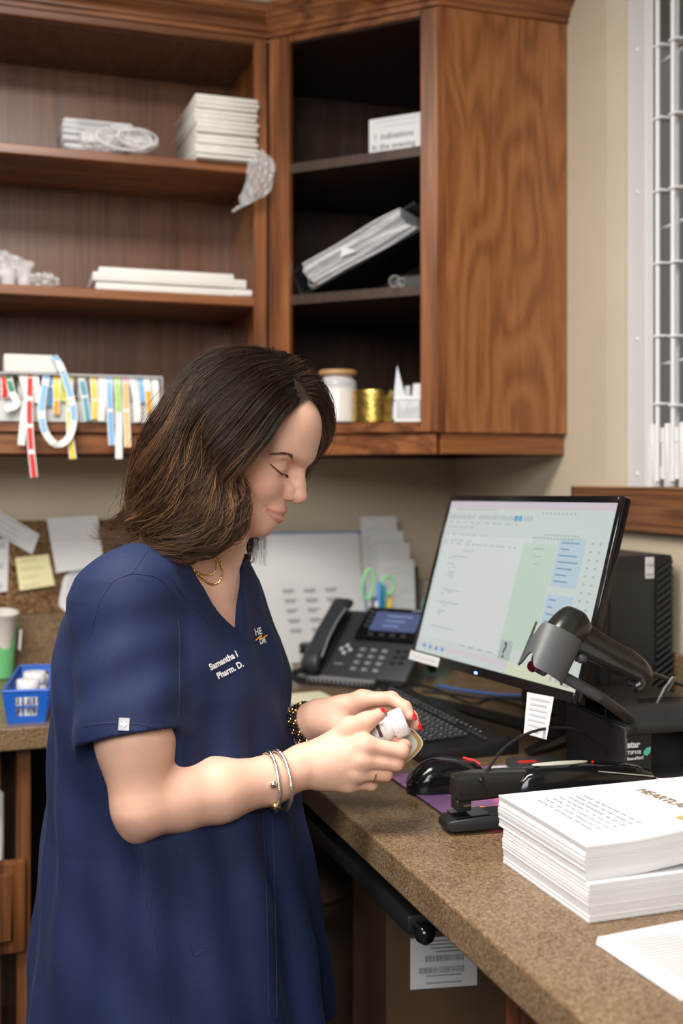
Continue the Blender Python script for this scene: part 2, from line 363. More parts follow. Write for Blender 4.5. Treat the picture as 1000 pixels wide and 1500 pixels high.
MB().box((-0.10, -1.779, 0.0), (-0.08, -0.64, 0.876)).build('back_panel', OAKDK, b2, rel=True)  # dark panel added to keep the right side of the kneehole in shade
structure('trim_3', MB().box((-1.17, -0.03, 0), (-0.105, -0.001, 0.876)), OAKDK)  # dark panel added so the back of the kneehole looks shaded
# kneehole: keyboard tray, boxes
kt = thing('keyboard_tray', 'black slide-out keyboard tray under the right worktop edge', 'tray', (-0.6, -1.14, 0.80))
MB().box((-0.765, -1.545, 0.815), (-0.42, -0.74, 0.842), bev=0.006, seg=2).build('tray_board', BLACK, kt, 40, rel=True)
for y in (-1.53, -0.80): MB().box((-0.74, y, 0.842), (-0.44, y + 0.03, 0.876)).build('rail', BLACK, kt, rel=True)
MB().cyl((-0.752, -1.545, 0.828), (-0.752, -1.565, 0.828), 0.006, 12).lathe([(0.004, -0.013), (0.011, -0.008), (0.0135, 0), (0.011, 0.008), (0.004, 0.013)], 18, M=TM((-0.752, -1.572, 0.828))).build('knob', GLOSS, kt, 60, rel=True)
CARD = mat('cardboard', (0.10, 0.055, 0.028), 0.85, noise=0.12, nscale=12)
def carton(loc, dx, dy, dz, rz, label, with_label=None):
    t = thing('cardboard_box', label, 'box', loc, rz)
    MB().box((-dx / 2, -dy / 2, 0), (dx / 2, dy / 2, dz - 0.004), bev=0.003).build('carton', CARD, t, 40)
    MB().box((-dx / 2, -dy / 2, dz - 0.004), (dx / 2, -0.002, dz)).build('flap', CARD, t); MB().box((-dx / 2, 0.002, dz - 0.004), (dx / 2, dy / 2, dz)).build('flap', CARD, t)
    MB().box((-0.03, -dy / 2 - 0.001, dz - 0.09), (0.03, dy / 2 + 0.001, dz + 0.0008)).build('tape', mat('brown_tape', (0.2, 0.12, 0.05), 0.25), t)
    return t
carton((-0.40, -1.02, 0), 0.42, 0.36, 0.3585, R(-8), 'lower cardboard box under the right worktop')
ct = carton((-0.42, -1.03, 0.36), 0.40, 0.34, 0.36, R(-10), 'upper cardboard box with a white shipping label under the right worktop')
lb = MB().quad((-0.105, -0.1712, 0.245), (1, 0, 0), (0, 0, 1), 0.112, 0.083)
lb.build('label_sheet', PAPER, ct, label='white shipping label')
li = MB(); rnd = random.Random(3)
for i in range(4): li.quad((-0.12 + 0.01 * i, -0.1716, 0.281 - 0.006 * i), (1, 0, 0), (0, 0, 1), 0.05 + 0.01 * rnd.random(), 0.0022)
for r_, (zc, x0, x1) in enumerate(((0.252, -0.135, -0.07), (0.233, -0.145, -0.07))):
    x = x0
    while x < x1:
        ww = rnd.choice((0.0008, 0.0012, 0.002)); li.quad((x, -0.1716, zc), (1, 0, 0), (0, 0, 1), ww, 0.010); x += ww + rnd.choice((0.0008, 0.0014))
for z in (0.224, 0.212): li.quad((-0.105, -0.1716, z), (1, 0, 0), (0, 0, 1), 0.06, 0.002)
li.build('label_print', INK, ct)
t3 = thing('storage_tote', 'dark rounded storage tote beside the boxes in the kneehole', 'tote', (-0.66, -0.66, 0), R(-6))
MB().prism([(0.16 * math.cos(a) * 1.1, 0.13 * math.sin(a) * 1.1) for a in np.linspace(0, 2 * math.pi, 24, endpoint=False)], 0.60, bev=0.02).build('body', mat('dark_brown_tote', (0.05, 0.03, 0.02), 0.6), t3, 50)
MB().ring((0, 0, 0.585), (0, 0, 1), 0.165, 0.008, 32, 8, sy=0.81).build('rim', mat('tote_rim', (0.06, 0.036, 0.022), 0.5), t3, 60)

# ================================================================ UPPER CABINETS
ZB, ZC = 1.449, 2.425
L_, D_ = 0.62, 0.318
def sweep_profile(path, prof):
    """path: xy polyline, prof: (out, z). mitred; outward is to the right of travel"""
    P = [Vector((x, y)) for x, y in path]; rows = []
    for i, p in enumerate(P):
        d0 = (P[i] - P[i - 1]).normalized() if i > 0 else None; d1 = (P[i + 1] - P[i]).normalized() if i < len(P) - 1 else None
        n0 = Vector((d0.y, -d0.x)) if d0 else None; n1 = Vector((d1.y, -d1.x)) if d1 else None
        if n0 is None: n, k_ = n1, 1
        elif n1 is None: n, k_ = n0, 1
        else:
            n = (n0 + n1).normalized(); k_ = 1 / max(0.3, n.dot(n0))
        rows.append([(p.x + n.x * o * k_, p.y + n.y * o * k_, z) for o, z in prof])
    return rows
CROWN = [(-0.012, 0), (0.006, 0), (0.006, 0.010), (0.012, 0.014), (0.012, 0.018), (0.016, 0.024), (0.026, 0.034), (0.034, 0.038), (0.034, 0.043), (0.042, 0.049), (0.046, 0.056), (0.046, 0.066), (-0.012, 0.066), (-0.012, 0)]
uc = thing('wall_cabinet', 'long open oak wall cabinet with two shelves on the back wall', 'cabinet', (-1.25, -0.16, ZB))
X0 = -2.3
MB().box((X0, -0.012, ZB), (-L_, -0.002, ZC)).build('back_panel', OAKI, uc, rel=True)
MB().box((-0.639, -D_ + 0.019, ZB), (-0.622, -0.013, ZC)).build('side_panel', OAK, uc, rel=True)
MB().box((X0 - 0.018, -D_ + 0.019, ZB), (X0, -0.002, ZC)).build('side_panel', OAK, uc, rel=True)
for z in (2.128, 1.82):
    MB().box((X0, -D_ + 0.004, z - 0.022), (-0.640, -0.013, z), bev=0.002).build('shelf', OAKH, uc, rel=True)
MB().box((X0, -D_ + 0.001, 1.4975), (-0.640, -0.013, 1.5205), bev=0.002).build('bottom', OAKH, uc, rel=True)
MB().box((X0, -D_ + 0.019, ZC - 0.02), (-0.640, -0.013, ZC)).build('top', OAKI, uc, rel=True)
MB().box((-0.653, -D_, 1.4975), (-0.622, -D_ + 0.0185, ZC), bev=0.002).build('stile', OAK, uc, rel=True)
MB().box((X0, -D_, ZC - 0.018), (-0.653, -D_ + 0.0185, ZC + 0.001), bev=0.002).build('rail', OAKH, uc, rel=True)
MB().box((X0, -D_ + 0.012, ZB), (-0.622, -D_ + 0.030, 1.497), bev=0.003).build('valance', OAKH, uc, rel=True)
rows = sweep_profile([(X0, -D_), (-L_, -D_), (-D_, -L_), (0, -L_)], [(o, ZC + z) for o, z in CROWN])
OAKDIAG = OAKD
def crown(i, parent, m): MB().grid(np.array([rows[i], rows[i + 1]])).build('crown_molding', m, parent, 35, rel=True)
crown(0, uc, OAKH)
cc = thing('corner_cabinet', 'diagonal oak corner cabinet with an open front and figured end panel', 'cabinet', (-0.25, -0.25, ZB))
crown(1, cc, OAKD); crown(2, cc, OAKH)
pent = lambda g: [(-L_ + g, -0.013), (-L_ + g, -D_ - g * 0.4), (-D_ - g * 0.4, -L_ + g), (-0.013, -L_ + g), (-0.013, -0.013)]
Md = Matrix.Translation((-L_, -D_, 0)) @ Matrix.Rotation(R(-45), 4, 'Z')      # local x along the diagonal face, -y outward... y into the cabinet
FL = math.hypot(L_ - D_, L_ - D_)
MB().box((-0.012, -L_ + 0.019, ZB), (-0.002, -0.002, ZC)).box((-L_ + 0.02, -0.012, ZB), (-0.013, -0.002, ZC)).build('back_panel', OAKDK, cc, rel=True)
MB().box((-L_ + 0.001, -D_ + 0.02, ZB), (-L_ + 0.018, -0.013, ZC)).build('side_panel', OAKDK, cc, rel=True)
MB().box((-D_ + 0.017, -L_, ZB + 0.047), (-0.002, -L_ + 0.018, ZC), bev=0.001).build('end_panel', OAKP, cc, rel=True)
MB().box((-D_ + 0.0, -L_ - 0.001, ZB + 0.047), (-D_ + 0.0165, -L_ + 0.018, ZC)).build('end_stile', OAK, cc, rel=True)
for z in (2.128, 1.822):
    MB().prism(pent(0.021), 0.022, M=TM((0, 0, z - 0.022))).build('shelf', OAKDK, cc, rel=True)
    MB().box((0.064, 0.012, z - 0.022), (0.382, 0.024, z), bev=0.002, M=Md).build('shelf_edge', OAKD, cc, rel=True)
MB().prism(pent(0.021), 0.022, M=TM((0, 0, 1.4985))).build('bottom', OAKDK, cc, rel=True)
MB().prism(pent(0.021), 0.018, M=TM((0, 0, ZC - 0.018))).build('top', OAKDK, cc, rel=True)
MB().box((0.002, 0, 1.4975), (0.056, 0.019, ZC), bev=0.002, M=Md).build('stile', OAK, cc, rel=True)
MB().box((0.384, 0, 1.4975), (FL - 0.001, 0.019, ZC), bev=0.002, M=Md).build('stile', OAK, cc, rel=True)
MB().box((0.056, 0.0, 1.4975), (0.384, 0.019, 1.5205), bev=0.002, M=Md).build('rail', OAKD, cc, rel=True)
MB().box((0.056, 0.0, ZC - 0.016), (0.384, 0.019, ZC), bev=0.002, M=Md).build('rail', OAKD, cc, rel=True)
MB().box((0.01, 0.012, ZB), (FL - 0.01, 0.028, 1.497), bev=0.002, M=Md).build('valance', OAKD, cc, rel=True)
MB().box((-D_ + 0.012, -L_ + 0.012, ZB), (-0.002, -L_ + 0.028, 1.496), bev=0.002).build('valance', OAKH, cc, rel=True)

# ================================================================ THINGS ON THE SHELVES
rng = np.random.default_rng(11)
def crumple(c, r, seed, n=26, amp=0.28, flat=0.0):
    """crumpled film: a sphere pushed in and out along random facets"""
    g = np.random.default_rng(seed); dirs = g.normal(size=(46, 3)); dirs /= np.linalg.norm(dirs, axis=1, keepdims=True); off = g.uniform(0.55, 0.95, 46)
    th = np.linspace(0.02, math.pi - 0.02, n); ph = np.linspace(0, 2 * math.pi, 2 * n, endpoint=False)
    X = np.stack([np.sin(th)[:, None] * np.cos(ph)[None], np.sin(th)[:, None] * np.sin(ph)[None], np.cos(th)[:, None] + 0 * ph[None]], -1)
    d = np.einsum('ijk,lk->ijl', X, dirs); q = np.where(d > 0.25, off / np.maximum(d, 0.25), 9); rad = np.minimum(q.min(-1), 1.25)
    rad = rad + amp * 0.25 * np.sin(9 * X[..., 0] + seed) * np.sin(11 * X[..., 1]) + g.normal(scale=amp * 0.06, size=rad.shape)
    P = X * rad[..., None] * np.array(r); P[..., 2] = np.maximum(P[..., 2], -r[2] * 0.92)
    return P + np.array(c)
def paper_stack(x0, x1, y0, y1, z0, layers, dz, seed, jit=0.003, bow=0.0, jagy=0.0):
    g = np.random.default_rng(seed); mb = MB(); z = z0
    for i in range(layers):
        a = g.uniform(-jit, jit, 4); h = dz * g.uniform(0.8, 1.2)
        mb.box((x0 + a[0], y0 + a[1] - (jagy * g.uniform(0, 1)), z), (x1 + a[2], y1 + a[3], z + h * 0.93), bev=h * 0.35)
        z += h
    return mb, z
SH1, SH2, SH3 = 2.1285, 1.8205, 1.5210
PBAG = mat('white_kraft_paper', (0.76, 0.73, 0.69), 0.75, noise=0.05, nscale=30, bump=0.2, bscale=60)
# large bundle of folded paper bags, in a plastic sleeve with a loose tail
pb = thing('paper_bag_bundle', 'thick stack of folded white paper bags at the right end of the top shelf', 'paper bags', (-0.72, -0.2, SH1))
mb, zt = paper_stack(-0.797, -0.648, -0.338, -0.09, SH1, 13, 0.0112, 5, 0.004, jagy=0.006); mb.build('folded_bags', PBAG, pb, 40, rel=True, kind='stuff')
tail = []
tp = spline([(-0.655, -0.336, 2.150), (-0.648, -0.352, 2.118), (-0.652, -0.356, 2.075), (-0.672, -0.353, 2.035), (-0.700, -0.350, 2.015)], 22)
for i, p in enumerate(tp):
    w_ = 0.018 + 0.018 * math.sin(i / 21 * math.pi); row = []
    for j in range(13):
        a = j / 12 - 0.5; row.append((p[0] + a * w_ * 2 * (0.8 if i > 15 else 1), p[1] - 0.007 * math.sin(j * 2.3 + i * 0.9) - 0.004 * math.sin(j * 5 + i * 1.7), p[2] + a * 0.02 + 0.005 * math.sin(j * 1.9 + i)))
    tail.append(row)
MB().grid(np.array(tail)).build('plastic_tail', FILM, pb, 180, rel=True, label='clear plastic sleeve tail hanging over the shelf edge')
# small printed bundle in a plastic bag
sb = thing('wrapped_bundle', 'small white bundle with grey print lying in clear plastic on the top shelf', 'paper bundle', (-1.0, -0.2, SH1))
mb, zt = paper_stack(-1.082, -0.925, -0.24, -0.10, SH1 + 0.04, 4, 0.0135, 8, 0.003); mb.build('bundle', PAPER, sb, 40, rel=True)
pr = MB()
for i in range(5): pr.quad((-1.01, -0.2465, SH1 + 0.049 + i * 0.009), (1, 0, 0), (0, 0, 1), 0.085, 0.0022)
pr.quad((-0.972, -0.247, SH1 + 0.068), (1, 0, 0), (0.15, 0, 1), 0.008, 0.03)
pr.build('print', INKL, sb, rel=True)
mb, zt = paper_stack(-1.075, -0.94, -0.23, -0.11, SH1, 3, 0.013, 9, 0.003); mb.build('lower_bundle', PAPER, sb, 40, rel=True)
FILM2 = mat('milky_plastic_film', (0.88, 0.88, 0.89), 0.2, alpha=0.42, spec=0.7)
pbg = MB()
pbg.grid(crumple((-1.0, -0.285, SH1 + 0.032), (0.078, 0.036, 0.032), 3), wrap=True)
pbg.grid(crumple((-0.915, -0.295, SH1 + 0.036), (0.052, 0.03, 0.036), 14), wrap=True)
pbg.build('plastic_bag', FILM2, None, 180, label='crumpled clear plastic bag at the front of the top shelf', cat='plastic bag', origin=(-0.97, -0.285, SH1))
for k, (c_, r_, a_, n_) in enumerate((((-0.955, -0.322, SH1 + 0.03), 0.052, 0.5, 0.2), ((-0.925, -0.322, SH1 + 0.035), 0.038, 0.6, -0.3))):
    MB().ring(c_, (0.1, -1, n_), r_, 0.0035, 30, 6, sx=1.2, sy=0.5).build('bag_fold', FILM2, bpy.data.objects['plastic_bag'], 180, rel=True)
# second shelf: crumpled bag with small cups, pile of white trays
cb = thing('plastic_bag', 'clear crumpled bag of small clear cups at the left end of the middle shelf', 'plastic bag', (-1.22, -0.22, SH2))
MB().grid(crumple((-1.235, -0.24, SH2 + 0.046), (0.115, 0.06, 0.048), 21, amp=0.4), wrap=True).build('film', FILM, cb, 180, rel=True)
MB().grid(crumple((-1.13, -0.25, SH2 + 0.022), (0.06, 0.04, 0.024), 22, amp=0.5), wrap=True).build('film', FILM, cb, 180, rel=True)
for i in range(4):
    MB().lathe([(0.0145, 0), (0.0165, 0.038), (0.0175, 0.04), (0.0165, 0.042)], 16, M=TM((-1.27 + 0.034 * i, -0.268, SH2))).build('small_cup', FILM2, cb, 40, rel=True)
tr = thing('tray_stack', 'low stack of white cardboard trays on the middle shelf', 'trays', (-0.84, -0.2, SH2))
def tray(z, x0, x1, y0, y1, h, name='tray'):
    b_ = MB().prism([(x0, y0), (x1, y0), (x1 - 0.008, y1), (x0 + 0.01, y1)], h, M=TM((0, 0, z)), bev=0.003); b_.build(name, PAPERW, tr, 40, rel=True)
tray(SH2, -1.015, -0.655, -0.300, -0.05, 0.0175); tray(SH2 + 0.019, -1.022, -0.668, -0.304, -0.05, 0.021); tray(SH2 + 0.041, -1.005, -0.69, -0.27, -0.05, 0.017)
MB().box((-0.70, -0.312, SH2), (-0.655, -0.3015, SH2 + 0.016), bev=0.003).build('tray_tab', PAPERW, tr, 40, rel=True)
# ---- label dispenser and its hanging tapes
ld = thing('label_dispenser', 'clear label dispenser rack along the bottom shelf at left', 'dispenser', (-1.06, -0.25, SH3))
CLR = mat('clear_acrylic', (0.86, 0.87, 0.88), 0.12, alpha=0.5, spec=0.6)
XA, XB = -1.33, -0.868
MB().box((XA, -0.325, SH3), (XB, -0.323, SH3 + 0.044)).build('front_panel', CLR, ld, rel=True)
MB().box((XA, -0.325, SH3 + 0.102), (XB, -0.20, SH3 + 0.106), bev=0.001).build('top_panel', CLR, ld, rel=True)
MB().box((XB - 0.003, -0.325, SH3), (XB, -0.20, SH3 + 0.102)).build('end_panel', CLR, ld, rel=True)
MB().box((XA, -0.203, SH3), (XB - 0.0035, -0.20, SH3 + 0.102)).build('back_panel', mat('white_acrylic', (0.7, 0.68, 0.65), 0.3), ld, rel=True)
MB().cyl((XA, -0.262, SH3 + 0.06), (XB - 0.004, -0.262, SH3 + 0.06), 0.006, 12).build('spindle', STEEL, ld, 60, rel=True)
for i in range(19): MB().box((-1.315 + i * 0.0235, -0.322, SH3 + 0.0), (-1.3138 + i * 0.0235, -0.235, SH3 + 0.04)).build('divider', CLR, ld, rel=True)
bx = MB().box((-1.213, -0.322, SH3 + 0.107), (-1.098, -0.235, SH3 + 0.146), bev=0.002)
bx.build('carton', PAPERW, None, 40, label='small white carton lying on top of the label dispenser', cat='box', origin=(-1.15, -0.28, SH3 + 0.107))
TC = dict(white=(0.80, 0.79, 0.78), red=(0.62, 0.03, 0.025), green=(0.03, 0.25, 0.13), blue=(0.22, 0.46, 0.78), dblue=(0.08, 0.25, 0.42), yellow=(0.80, 0.60, 0.05), orange=(0.75, 0.38, 0.03),
          lime=(0.38, 0.68, 0.14), pink=(0.80, 0.28, 0.42), peach=(0.80, 0.50, 0.20), olive=(0.6, 0.62, 0.08), teal=(0.08, 0.32, 0.42))
TM_ = {k: mat('tape_' + k, v, 0.5) for k, v in TC.items()}
def tape(pts, cols, label, wd=0.0145, roll=True, seed=0):
    """pts: xyz polyline of the hanging strip, cols: colours of successive labels on white backing"""
    P = spline(pts, 30); g = random.Random(seed)
    T = np.gradient(P, axis=0); mb = MB(); mats = [TM_['white']] + [TM_[c] for c in cols]
    ax = np.array([1, 0, 0.0]); L = []
    for i in range(30):
        tw = 0.25 * math.sin(i * 0.2 + seed); a = np.array([math.cos(tw), -math.sin(tw) * 0.6, 0])
        t = T[i] / np.linalg.norm(T[i]); a = a - t * a.dot(t); a /= np.linalg.norm(a); L.append([P[i] - a * wd / 2, P[i] + a * wd / 2])
    L = np.array(L); mb.grid(L, thick=0.0006)
    n = len(cols); seg = 29 / n; out = np.cross(L[:, 1] - L[:, 0], T); out /= np.linalg.norm(out, axis=1, keepdims=True)
    if out[:, 1].mean() > 0: out = -out
    for k, c in enumerate(cols):
        if c == 'white': continue
        i0 = int(k * seg + 1); i1 = int((k + 1) * seg)
        c0 = L.mean(1); Q = np.stack([c0[i0:i1 + 1] + (L[i0:i1 + 1, 0] - c0[i0:i1 + 1]) * 0.72, c0[i0:i1 + 1] + (L[i0:i1 + 1, 1] - c0[i0:i1 + 1]) * 0.72], 1) + out[i0:i1 + 1, None] * 0.0009
        if len(Q) > 1:
            mb.grid(Q, m=k + 1); mb.grid(Q - out[i0:i1 + 1, None] * 0.0024, m=k + 1)
    t = thing('label_tape', label, 'label tape', tuple(P[0]), 0, 'label tapes hanging from the dispenser')
    mb.build('strip', mats, t, rel=True)
    if roll: MB().cyl((P[0][0] - wd * 0.45, -0.262, SH3 + 0.06), (P[0][0] + wd * 0.45, -0.262, SH3 + 0.06), 0.034, 24).build('roll', TM_['white'], t, 40, rel=True)
TP = [
 ([(-1.2121, -0.3000, 1.6198), (-1.2133, -0.3330, 1.6096), (-1.2119, -0.3350, 1.5888), (-1.2119, -0.3330, 1.5698)], ['red'], 'short red label tape, leftmost in the dispenser'),
 ([(-1.2035, -0.3000, 1.6216), (-1.2034, -0.3340, 1.6098), (-1.1965, -0.3380, 1.5816), (-1.1881, -0.3420, 1.5564), (-1.2109, -0.3450, 1.5455)], ['green', 'green', 'white', 'white'], 'green and white label tape with a crumpled white end'),
 ([(-1.1761, -0.3000, 1.6239), (-1.1735, -0.3340, 1.6106), (-1.1652, -0.3400, 1.5719), (-1.1726, -0.3450, 1.5300), (-1.1782, -0.3420, 1.4680)], ['white'], 'long plain white label tape beside the long red one'),
 ([(-1.1587, -0.3000, 1.6244), (-1.1594, -0.3380, 1.6077), (-1.1615, -0.3500, 1.5373), (-1.1588, -0.3520, 1.4708), (-1.1515, -0.3500, 1.3985)], ['red'] * 5, 'longest red label tape hanging below the cabinet'),
 ([(-1.1456, -0.3000, 1.6247), (-1.1476, -0.3330, 1.6114), (-1.1449, -0.3360, 1.5830), (-1.1434, -0.3340, 1.5608)], ['white'], 'short plain white label tape between the long red and the looped blue one'),
 ([(-1.1237, -0.3000, 1.6239), (-1.1262, -0.3360, 1.6103), (-1.1358, -0.3500, 1.5526), (-1.1304, -0.3560, 1.5006), (-1.1061, -0.3580, 1.4697), (-1.0801, -0.3580, 1.4833), (-1.0685, -0.3580, 1.5281), (-1.0769, -0.3550, 1.5833), (-1.0964, -0.3450, 1.6432), (-1.1094, -0.3250, 1.6657)], ['blue', 'blue', 'blue', 'white', 'white', 'blue', 'blue', 'blue'], 'blue label tape looped up over the white carton'),
 ([(-1.1134, -0.3000, 1.6226), (-1.1158, -0.3320, 1.6094), (-1.1158, -0.3330, 1.5839), (-1.1172, -0.3320, 1.5540)], ['dblue', 'dblue'], 'short dark blue label tape inside the blue loop'),
 ([(-1.1016, -0.3000, 1.6230), (-1.1042, -0.3330, 1.6096), (-1.1031, -0.3380, 1.5689), (-1.1044, -0.3350, 1.5362)], ['orange', 'yellow', 'orange'], 'short orange and gold label tape inside the blue loop'),
 ([(-1.0869, -0.3000, 1.6234), (-1.0895, -0.3320, 1.6101), (-1.0882, -0.3330, 1.5846), (-1.0895, -0.3320, 1.5651)], ['olive'], 'short olive yellow label tape behind the blue loop'),
 ([(-1.0735, -0.3000, 1.6222), (-1.0752, -0.3360, 1.6072), (-1.0760, -0.3450, 1.5466), (-1.0749, -0.3480, 1.4867), (-1.0687, -0.3450, 1.4389)], ['yellow', 'yellow', 'yellow', 'yellow'], 'long yellow label tape hanging below the shelf edge'),
 ([(-1.0467, -0.3000, 1.6215), (-1.0486, -0.3340, 1.6111), (-1.0431, -0.3380, 1.5777), (-1.0359, -0.3400, 1.5235)], ['white', 'teal', 'teal'], 'white label tape with teal labels'),
 ([(-1.0197, -0.3000, 1.6222), (-1.0234, -0.3340, 1.6102), (-1.0208, -0.3370, 1.5708), (-1.0205, -0.3350, 1.5270)], ['yellow', 'yellow', 'yellow'], 'medium yellow label tape right of the teal one'),
 ([(-1.0016, -0.3000, 1.6228), (-1.0055, -0.3340, 1.6107), (-1.0044, -0.3370, 1.5636), (-1.0071, -0.3350, 1.5227)], ['white'], 'medium plain white label tape right of the yellow one'),
 ([(-0.9849, -0.3000, 1.6232), (-0.9891, -0.3340, 1.6112), (-0.9889, -0.3450, 1.5483), (-0.9851, -0.3500, 1.4695)], ['blue', 'blue', 'blue'], 'long straight light blue label tape'),
 ([(-0.9666, -0.3000, 1.6222), (-0.9713, -0.3360, 1.6100), (-0.9696, -0.3460, 1.5410), (-0.9701, -0.3500, 1.4394)], ['lime', 'lime', 'white'], 'long lime green label tape with a white end'),
 ([(-0.9483, -0.3000, 1.6227), (-0.9529, -0.3340, 1.6106), (-0.9522, -0.3400, 1.5492), (-0.9499, -0.3450, 1.4654)], ['pink', 'peach', 'peach'], 'pink and peach label tape right of the lime one'),
 ([(-0.9329, -0.3000, 1.6231), (-0.9362, -0.3340, 1.6111), (-0.9292, -0.3380, 1.5651), (-0.9259, -0.3360, 1.5224)], ['white'], 'plain white label tape right of the pink one'),
 ([(-0.9144, -0.3000, 1.6237), (-0.9193, -0.3330, 1.6116), (-0.9166, -0.3350, 1.5885), (-0.9148, -0.3330, 1.5657)], ['blue'], 'short light blue label tape near the right end of the dispenser'),
 ([(-0.9004, -0.3000, 1.6240), (-0.9057, -0.3340, 1.6119), (-0.9016, -0.3370, 1.5734), (-0.8998, -0.3350, 1.5413)], ['white', 'orange'], 'white label tape with an orange label near the right end of the dispenser'),
 ([(-0.8818, -0.3000, 1.6230), (-0.8872, -0.3330, 1.6109), (-0.8846, -0.3360, 1.5738), (-0.8858, -0.3340, 1.5431)], ['white'], 'rightmost plain white label tape in the dispenser'),
]
for i, (p, c_, lab) in enumerate(TP): tape(p, c_, lab, seed=i, wd=0.015)

# ---- corner cabinet
def Mdf(x, y, z, rx=0, ry=0, rz=0): return Md @ TM((x, y, z), rx, ry, rz)
sg = thing('sign_card', 'white folded sign card with grey lettering on the upper shelf of the corner cabinet', 'sign', (-0.40, -0.45, SH1), 0)
S = MB().box((0.236, 0.052, SH1), (0.375, 0.056, SH1 + 0.089), bev=0.001, M=Md @ TM((0, 0, 0))).box((0.236, 0.056, SH1), (0.375, 0.075, SH1 + 0.002), M=Md)
S.build('card', PAPER, sg, rel=True)
pr = MB()
for (x, z, l) in ((0.255, 0.079, 0.10), (0.275, 0.067, 0.08)): pr.box((x, 0.0514, SH1 + z), (x + l, 0.0518, SH1 + z + 0.002), M=Md)
pr.build('small_print', INKL, sg, rel=True)
pr = MB().text('I  indications', 0.019, Md @ TM((0.250, 0.0515, SH1 + 0.040), math.pi / 2), bold=0.0003).text('in the evening', 0.019, Md @ TM((0.244, 0.0515, SH1 + 0.017), math.pi / 2), bold=0.0003)
pr.build('lettering', INK, sg, rel=True)
BINDER = mat('black_binder', (0.020, 0.020, 0.022), 0.3)
SHEET = mat('plastic_page_edges', (0.62, 0.62, 0.64), 0.3, noise=0.25, nscale=18, stretch=(2, 2, 20))
bd = thing('ring_binder', 'black ring binder bulging with page sleeves, tilted on the middle shelf of the corner cabinet', 'binder', (-0.45, -0.45, SH2 + 0.002))
tilt = R(-23)
Mb = Md @ TM((0.092, 0.062, SH2 + 0.013), 0, tilt, 0)
MB().box((-0.028, -0.02, 0.0), (-0.024, 0.19, 0.078), M=Mb).box((-0.028, -0.02, 0.0), (0.30, 0.19, 0.003), M=Mb).box((-0.028, 0.187, 0.0), (0.30, 0.19, 0.078), M=Mb).build('cover', BINDER, bd, rel=True)
MB().box((-0.026, 0.02, 0.078), (0.30, 0.19, 0.081), M=Mb).build('cover_top', BINDER, bd, rel=True)
pg = MB(); g = random.Random(2)
for i in range(24):
    x0 = 0.004 + 0.012 * math.sin(i / 23 * 3.1) * -1 + 0.02 * (1 - i / 23); y0 = -0.012 - g.random() * 0.012
    rows_ = []
    for a in np.linspace(0, 1, 10):
        zz = 0.006 + i * 0.0029 + 0.004 * math.sin(a * 7 + i * 0.4) * a
        rows_.append([(x0 + a * 0.27, y0, zz), (x0 + a * 0.27, 0.17, zz)])
    pg.grid(np.array(rows_), thick=0.0016, M=Mb)
pg.build('page_sleeves', SHEET, bd, 40, rel=True, kind='stuff')
MB().box((-0.0284, 0.03, 0.028), (-0.0281, 0.055, 0.05), M=Mb).build('spine_label', PAPER, bd, rel=True)
MB().prism([(0.10, 0.0), (0.145, -0.006), (0.115, 0.02)], 0.0012, M=Mb @ TM((0, -0.025, 0.035), math.pi / 2)).build('loose_slip', PAPER, bd, rel=True)
MB().ring((0.012, -0.012, 0.018), (0.4, -1, 0), 0.013, 0.0022, 24, 8, M=Mb).box((0.0, -0.016, 0.0035), (0.05, -0.010, 0.018), bev=0.002, M=Mb).build('binder_ring', STEEL, bd, 40, rel=True)
b3 = thing('ring_binder', 'grey ring binder with chrome rings lying under the tilted black one', 'binder', (-0.36, -0.5, SH2 + 0.002))
Mc = Md @ TM((0.285, 0.040, SH2 + 0.003))
MB().box((-0.01, 0.0, 0), (0.13, 0.17, 0.003), M=Mc).box((-0.002, 0.012, 0.003), (0.13, 0.17, 0.030), bev=0.004, M=Mc).build('cover', DGREY, b3, 40, rel=True)
MB().ring((0.018, 0.008, 0.017), (0.3, -1, 0), 0.0125, 0.003, 24, 8, M=Mc).ring((0.034, 0.008, 0.014), (0.3, -1, 0), 0.009, 0.003, 24, 8, M=Mc).build('binder_ring', STEEL, b3, 40, rel=True)
# jar, tin, little basket
def at_(u): return u
jr = thing('storage_jar', 'clear glass jar of cream powder with a wooden lid in the corner cabinet', 'jar', (-0.475, -0.40, SH3))
MB().lathe([(0.040, 0.001), (0.0445, 0.004), (0.0445, 0.092), (0.042, 0.100), (0.036, 0.106), (0.036, 0.112), (0.0345, 0.112), (0.0345, 0.106), (0.0405, 0.099), (0.043, 0.09), (0.043, 0.006), (0.0, 0.005)], 36).build('glass', FILM, jr, 50)
MB().lathe([(0.0, 0.0055), (0.0425, 0.0055), (0.0425, 0.082), (0.0, 0.083)], 36).build('contents', mat('cream_powder', (0.72, 0.66, 0.55), 0.9), jr, 50)
MB().lathe([(0.033, 0.100), (0.033, 0.1125), (0.043, 0.1125), (0.0445, 0.115), (0.0445, 0.121), (0.042, 0.124), (0.0, 0.1245)], 36).build('lid', mat('bamboo', (0.45, 0.25, 0.11), 0.5, noise=0.1, nscale=20), jr, 40)
tn = thing('brass_tin', 'round hammered brass tin beside the glass jar in the corner cabinet', 'tin', (-0.412, -0.463, SH3))
BRASS = mat('aged_brass', (0.50, 0.34, 0.09), 0.32, metal=1, noise=0.35, nscale=60, bump=0.5, bscale=120)
MB().lathe([(0.044, 0), (0.0465, 0.002), (0.0465, 0.066), (0.0, 0.066)], 40).build('body', BRASS, tn, 50)
MB().lathe([(0.0, 0.0662), (0.0475, 0.0662), (0.0475, 0.072), (0.046, 0.0745), (0.040, 0.0735), (0.0, 0.0735)], 40).build('lid', BRASS, tn, 50)
wb = thing('desk_basket', 'little white plastic basket of cards at the right end of the corner cabinet', 'basket', (-0.338, -0.508, SH3), R(-20))
